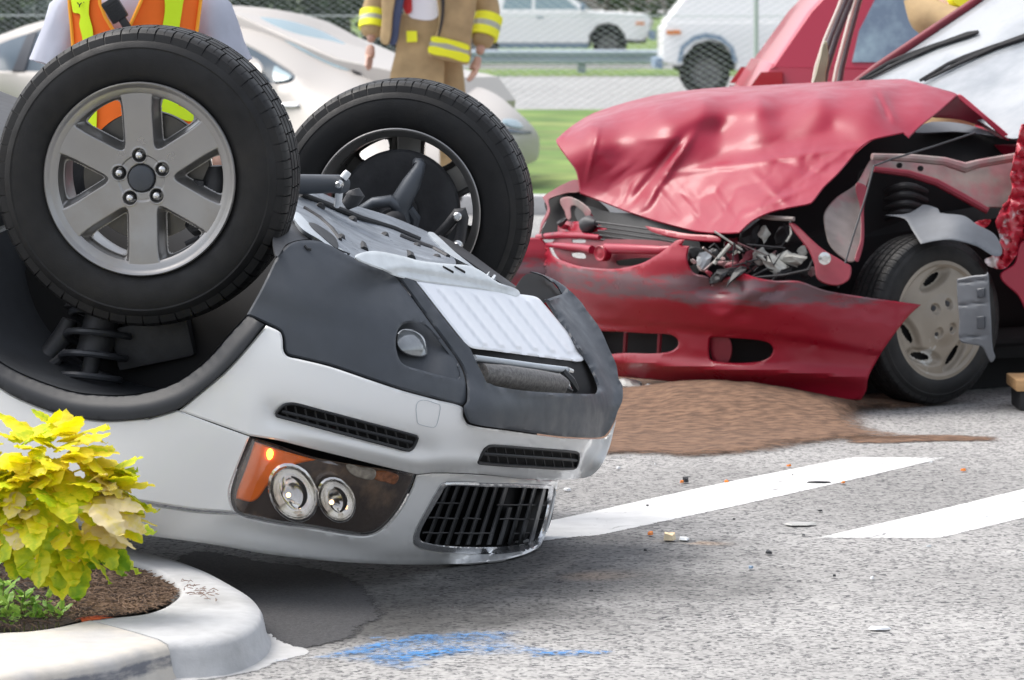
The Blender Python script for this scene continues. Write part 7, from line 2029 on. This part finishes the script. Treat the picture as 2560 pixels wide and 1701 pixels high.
rl = random.Random(3)
PC = np.array([112.0, 1250.0])
tips = []
def crown_env(px):      # upper and lower outline of the plant by column
    top = np.interp(px, [-150, -40, 30, 60, 110, 170, 215, 250, 290, 330, 360], [1180, 1120, 1090, 1055, 1045, 1065, 1085, 1130, 1180, 1225, 1290])
    bot = np.interp(px, [-150, 0, 60, 120, 200, 260, 300, 330, 360], [1330, 1340, 1375, 1392, 1392, 1372, 1350, 1330, 1310])
    return top, bot
k = 0
while len(tips) < 282 and k < 6000:
    k += 1
    px = rl.uniform(-110, 300); top, bot = crown_env(px)
    v = rl.random()**0.85; py = top + (bot - top) * v
    u = (px - 95) / 225.0; w = (py - 1250) / 190.0
    r2 = u * u + w * w
    if r2 > 1.12: continue
    front = math.sqrt(max(0.0, 1.05 - r2))
    d = 8.60 - .20 * front * rl.uniform(.55, 1.0)
    size = rl.uniform(.055, .098) * (1.1 if front > .4 else .95)
    # leaves point outwards and droop
    az = math.atan2(-(u + rl.uniform(-.35, .35)), 0.001 - 0.6 * front * 1.0 + rl.uniform(-.4, .3))
    # local +Y is the leaf axis: az=0 points away (+Y); outward dir (u, -front)
    ox = u + rl.uniform(-.4, .4); oy = -0.9 * front + rl.uniform(-.35, .25)
    az = math.atan2(-ox, oy)
    pitch = radians(rl.uniform(-45, 12)) - radians(35) * max(0, w) + radians(30) * max(0, -w)
    roll = radians(rl.uniform(-28, 28))
    yel = rl.random()
    if w > .45: c = 'coleus_green' if yel < .55 else 'coleus_lime'
    elif w < -.45: c = 'coleus_yellow' if yel < .75 else 'coleus_lime'
    elif u > .45 and yel < .40: c = 'coleus_cream'
    elif yel < .07: c = 'coleus_cream'
    elif yel < .70: c = 'coleus_yellow'
    else: c = 'coleus_lime'
    tips.append((px, py, d, size, az, pitch, roll, c))
for q in ((275, 1275, 8.42, .09, radians(-110), radians(-22), .5, 'coleus_cream'), (270, 1310, 8.42, .09, radians(-115), radians(-32), -.2, 'coleus_cream'), (262, 1245, 8.42, .09, radians(-100), radians(-12), .4, 'coleus_cream'), (235, 1260, 8.38, .10, radians(-130), radians(-30), .2, 'coleus_cream'), (95, 1140, 8.5, .085, radians(-160), radians(-25), .2, 'coleus_yellow'), (130, 1150, 8.49, .085, radians(170), radians(-30), -.2, 'coleus_yellow'), (60, 1150, 8.5, .085, radians(160), radians(-25), .1, 'coleus_lime'), (150, 1170, 8.47, .085, radians(-170), radians(-35), .2, 'coleus_yellow'), (85, 1180, 8.46, .085, radians(175), radians(-38), -.1, 'coleus_lime'), (100, 1085, 8.55, .12, radians(60), radians(22), 0, 'coleus_yellow'), (165, 1100, 8.55, .10, radians(-70), radians(8), .2, 'coleus_yellow'), (160, 1095, 8.6, .10, radians(10), radians(35), .2, 'coleus_yellow'), (205, 1135, 8.5, .10, radians(-60), radians(-20), .3, 'coleus_yellow'), (215, 1380, 8.4, .09, radians(-80), radians(-38), .2, 'coleus_green'), (100, 1372, 8.40, .09, radians(150), radians(-60), .3, 'coleus_green')):
    tips.append(q)
base = ground_pt(140, 1468, .07)
coleus('coleus_plant', 'bushy yellow-green coleus with serrated leaves in the kerbed bed', base, tips, 0, rl)

# -- low weeds at the bed's near rim
WL = [leaf_mesh('leaf', 1, r0, cu, fo, 4, 40 + k) for k, (r0, cu, fo) in enumerate(((.24, .15, .3), (.30, .25, .2), (.2, .05, .4)))]
for me in WL: me.materials.append(MATS['weed_green'])
def weed(label, spots, size, n, seed):
    w_ = empty('weed', None, label, 'plant', 'weeds along the rim of the planting bed')
    r_ = random.Random(seed)
    for (px, py, hgt) in spots:
        p = ground_pt(px, py, .055)
        tip = p + Vector((r_.uniform(-.02, .02), r_.uniform(-.02, .02), hgt))
        obj('stem', mesh_from('stem', *tube([p + Vector((0, 0, -.02)), p.lerp(tip, .5), tip], .0016, 5)), 'stem_green', w_)
        for i in range(n):
            o = bpy.data.objects.new('leaf', r_.choice(WL)); COL.objects.link(o); o.parent = w_
            o.location = p.lerp(tip, r_.uniform(.15, 1.0)); s = size * r_.uniform(.6, 1.2); o.scale = (s, s, s)
            o.rotation_euler = (radians(r_.uniform(0, 65)), radians(r_.uniform(-25, 25)), r_.uniform(0, 2 * pi))
weed('leafy green weed cut by the picture edge at the kerb', [(0, 1520, .09), (-20, 1545, .06), (10, 1560, .05), (-30, 1500, .1), (5, 1535, .08)], .045, 10, 1)
weed('green weed with upright narrow leaves at the near kerb', [(40, 1555, .06), (60, 1558, .07), (30, 1570, .04), (75, 1565, .035), (45, 1562, .05)], .038, 9, 2)
weed('small green weed in front of the coleus, beside the orange leaf', [(90, 1556, .05), (118, 1552, .055), (110, 1562, .03), (150, 1556, .025), (135, 1560, .03), (100, 1558, .05)], .030, 8, 3)

# -- mulch: dry needles and chips over the soil
mat('needle_tan', (0.15, 0.095, 0.062), rough=0.9, var=0.4, vscale=4)
mat('needle_dark', (0.06, 0.04, 0.03), rough=0.9, var=0.4, vscale=4)
bed = spline([(-150, 1420), (100, 1400), (250, 1412), (330, 1420), (400, 1450), (440, 1478), (428, 1496), (395, 1514), (345, 1528), (270, 1537), (210, 1542), (120, 1562), (0, 1572), (-150, 1590)], 10)
def mulch(name, n, m_, lens, seed, bias):
    r_ = np.random.RandomState(seed); parts_v = []; parts_f = []
    Q = np.stack([r_.uniform(-150, 445, n * 12), r_.uniform(1395, 1590, n * 12)], 1)
    Q = Q[inside(bed, Q)]; Q = Q[r_.rand(len(Q)) < np.clip(bias(Q[:, 0], Q[:, 1]), .1, 1)][:n]
    for px, py in Q:
        p = ground_pt(px, py, .064 + r_.uniform(0, .012)); a = r_.uniform(0, pi); l = r_.uniform(*lens); t = r_.uniform(-.35, .35)
        dv = Vector((cos(a), sin(a), t)) * l * .5; sv = Vector((-sin(a), cos(a), 0)) * r_.uniform(.0008, .0016)
        k = len(parts_v); parts_v += [p - dv - sv, p + dv - sv, p + dv + sv + Vector((0, 0, .001)), p - dv + sv, p + Vector((0, 0, .003))]
        parts_f += [(k, k + 1, k + 4), (k + 1, k + 2, k + 4), (k + 2, k + 3, k + 4), (k + 3, k, k + 4)]
    return obj(name, mesh_from(name, parts_v, parts_f, False), m_, kind='stuff', label='dry brown needles and chips of mulch on the planting bed', cat='mulch')
mulch('mulch', 2600, 'needle_tan', (.012, .045), 5, lambda x, y: np.clip((x - 120) / 220, .08, 1))
o = mulch('dark_mulch', 1800, 'needle_dark', (.008, .03), 6, lambda x, y: 1.0 + 0 * x); o['label'] = 'dark crumbs of bark and soil on the planting bed'
# dried sprig lying over the kerb, orange leaf
V = []
sp = random.Random(8); pcs = []
for k in range(34):
    px = sp.uniform(455, 545); py = 1462 + (px - 455) * .36 + sp.uniform(-14, 14)
    p = ground_pt(px, py, ZK + .006); a = sp.uniform(0, pi); l = sp.uniform(.008, .028)
    pcs.append(tube([p - Vector((cos(a), sin(a), 0)) * l / 2, p + Vector((0, 0, sp.uniform(0, .006))), p + Vector((cos(a), sin(a), 0)) * l / 2], [.0006, .0011, .0005], 4))
mat('sprig', (0.20, 0.13, 0.10), rough=0.9)
obj('dried_sprig', mesh_from('dried_sprig', *join(*pcs)), 'sprig', label='dry brown sprig lying across the grey kerb', cat='sprig', kind='stuff')
mat('leaf_orange', (0.55, 0.10, 0.03), rough=0.6, var=0.3, vscale=20)
lm = leaf_mesh('fallen_leaf', .055, .30, .12, .4, 5, 77); lm.materials.append(MATS['leaf_orange'])
lm.transform(Matrix.Diagonal((.05, 1, .05, 1)))
obj('fallen_leaf', lm, None, label='small orange-red leaf lying at the kerb joint', cat='leaf', loc=ground_pt(190, 1548, ZK + .003), rot=(0.1, 0.15, radians(-70)))

# ------------------------------------------------------------------ debris on the road, cribbing block
def shard(name, label, px, py, w, l, h, m_, seed, cat='debris', z=0.0, group=None):
    r_ = random.Random(seed); n = r_.randint(5, 7); pts = [(cos(2 * pi * i / n + r_.uniform(-.25, .25)) * w * r_.uniform(.65, 1.1), sin(2 * pi * i / n) * l * r_.uniform(.65, 1.1)) for i in range(n)]
    V = [Vector((x, y, .0)) for x, y in pts] + [Vector((x * .85, y * .85, h * r_.uniform(.6, 1.2))) for x, y in pts] + [Vector((0, 0, h * 1.1))]
    Fc = [tuple(range(n))[::-1]] + [(i, (i + 1) % n, n + (i + 1) % n, n + i) for i in range(n)] + [(n + i, n + (i + 1) % n, 2 * n) for i in range(n)]
    obj(name, mesh_from(name, V, Fc, False), m_, label=label, cat=cat, loc=ground_pt(px, py, .0045 + z), group=group)
mat('film_grey', (0.40, 0.40, 0.38), rough=0.4)
rd = random.Random(21)
for k in range(16):
    px_ = rd.uniform(1430, 2540); py_ = rd.uniform(1150, 1480)
    m_k, nm_, lb_ = rd.choice((('orange_lens', 'orange_splinter', 'tiny orange crumb of lens among the debris on the pavement'), ('nylon_white', 'white_splinter', 'tiny white crumb of plastic among the debris on the pavement'), ('black_plastic', 'black_splinter', 'tiny black crumb of plastic among the debris on the pavement'), ('black_plastic', 'black_splinter', 'tiny black crumb of plastic among the debris on the pavement'), ('galvanised', 'grey_splinter', 'tiny pale grey crumb of metal among the debris on the pavement')))
    shard(nm_, lb_, px_, py_, rd.uniform(.003, .009), rd.uniform(.004, .012), rd.uniform(.002, .006), m_k, 500 + k, group='tiny crumbs of debris on the pavement')
mat('cream_plastic', (0.72, 0.60, 0.40), rough=0.5, var=0.15, vscale=30)
G_ = 'lamp splinters scattered on the road'
shard('orange_splinter', 'orange lamp splinter left of the cream fragment', 1624, 1337, .010, .014, .009, 'orange_lens', 1, group=G_)
shard('plastic_fragment', 'cream broken plastic fragment lying on the road', 1672, 1349, .024, .03, .016, 'cream_plastic', 2)
shard('clear_splinter', 'flat grey splinter beside the cream fragment', 1712, 1348, .018, .03, .005, 'galvanised', 3, group=G_)
shard('orange_splinter', 'orange lamp splinter on the edge of the long white line', 1816, 1205, .008, .012, .006, 'orange_lens', 4, group=G_)
shard('orange_splinter', 'orange lamp splinter touching a dark crumb behind the white line', 1704, 1207, .008, .01, .007, 'orange_lens', 5, group=G_)
shard('dark_crumb', 'black crumb behind the long white line', 1714, 1205, .011, .016, .014, 'black_plastic', 6)
shard('orange_splinter', 'orange lamp splinter between the two white lines', 2108, 1208, .008, .012, .006, 'orange_lens', 7, group=G_)
shard('orange_splinter', 'orange lamp splinter at the far end, right of the long white line', 2408, 1177, .012, .016, .006, 'orange_lens', 8, group=G_)
shard('orange_splinter', 'orange lamp splinter at the edge of the sand', 1973, 1166, .009, .014, .005, 'orange_lens', 9, group=G_)
shard('dark_strip', 'thin black strip lying on the long white line', 2048, 1207, .045, .012, .004, 'black_plastic', 10)
shard('clear_strip', 'pale translucent strip in front of the short white line', 1998, 1311, .050, .035, .004, 'film_grey', 11)
shard('clear_splinter', 'white splinter alone on the pavement at lower right', 2195, 1573, .035, .02, .004, 'nylon_white', 12, group=G_)
shard('dark_crumb', 'small black crumb in front of the cream fragment', 1922, 1384, .009, .012, .007, 'black_plastic', 13)
shard('dark_crumb', 'dark blue crumb in the middle of the pavement', 1876, 1421, .008, .014, .006, 'blue_grey', 14)
shard('clear_splinter', 'tiny white splinter near the grille corner', 1418, 1226, .012, .018, .005, 'nylon_white', 15, group=G_)
shard('stone', 'smooth grey stone lying on the sand', 2040, 1018, .035, .03, .028, 'cast_iron', 16, 'stone', z=.03)
mat('wood_block', (0.50, 0.30, 0.14), rough=0.8, var=0.2, vscale=5, stretch=(1, 8, 8))
crib = empty('wood_cribbing', None, 'pale wooden block on a black base beside the red car wheel', 'block')
c = ground_pt(2580, 1027, 0)
obj('black_base', mesh_from('black_base', *box(c + Vector((.03, .1, .035)), .075, .12, .035, None, .006)), 'dark_rubber', crib)
obj('timber', mesh_from('timber', *box(c + Vector((.04, .1, .0905)), .10, .14, .0195, None, .005)), 'wood_block', crib)
# torn foil and plastic under the red bumper
def crumple(name, label, px, py, r, m_, seed):
    b = bmesh.new(); bmesh.ops.create_icosphere(b, subdivisions=3, radius=1); r_ = np.random.RandomState(seed)
    for v in b.verts:
        k = 1 + .35 * float(fbm(np.array([v.co.x * 2.3]), np.array([v.co.y * 2.3 + v.co.z]), seed, 3, True)[0]); v.co = Vector((v.co.x * r[0], v.co.y * r[1], max(-.2, v.co.z) * r[2])) * k
    me = bpy.data.meshes.new(name); b.to_mesh(me); b.free(); me.shade_smooth(); me.set_sharp_from_angle(angle=radians(25))
    obj(name, me, m_, label=label, cat='debris', loc=ground_pt(px, py, .02))
mat('film', (0.5, 0.52, 0.5), rough=0.25, coat=0.4, var=0.3, vscale=20)
crumple('plastic_film', 'crumpled pale plastic film under the red bumper', 1568, 985, (.05, .06, .045), 'film', 3)
crumple('plastic_film', 'small grey plastic scrap on the ground under the red bumper', 1625, 985, (.03, .04, .025), 'film', 4)
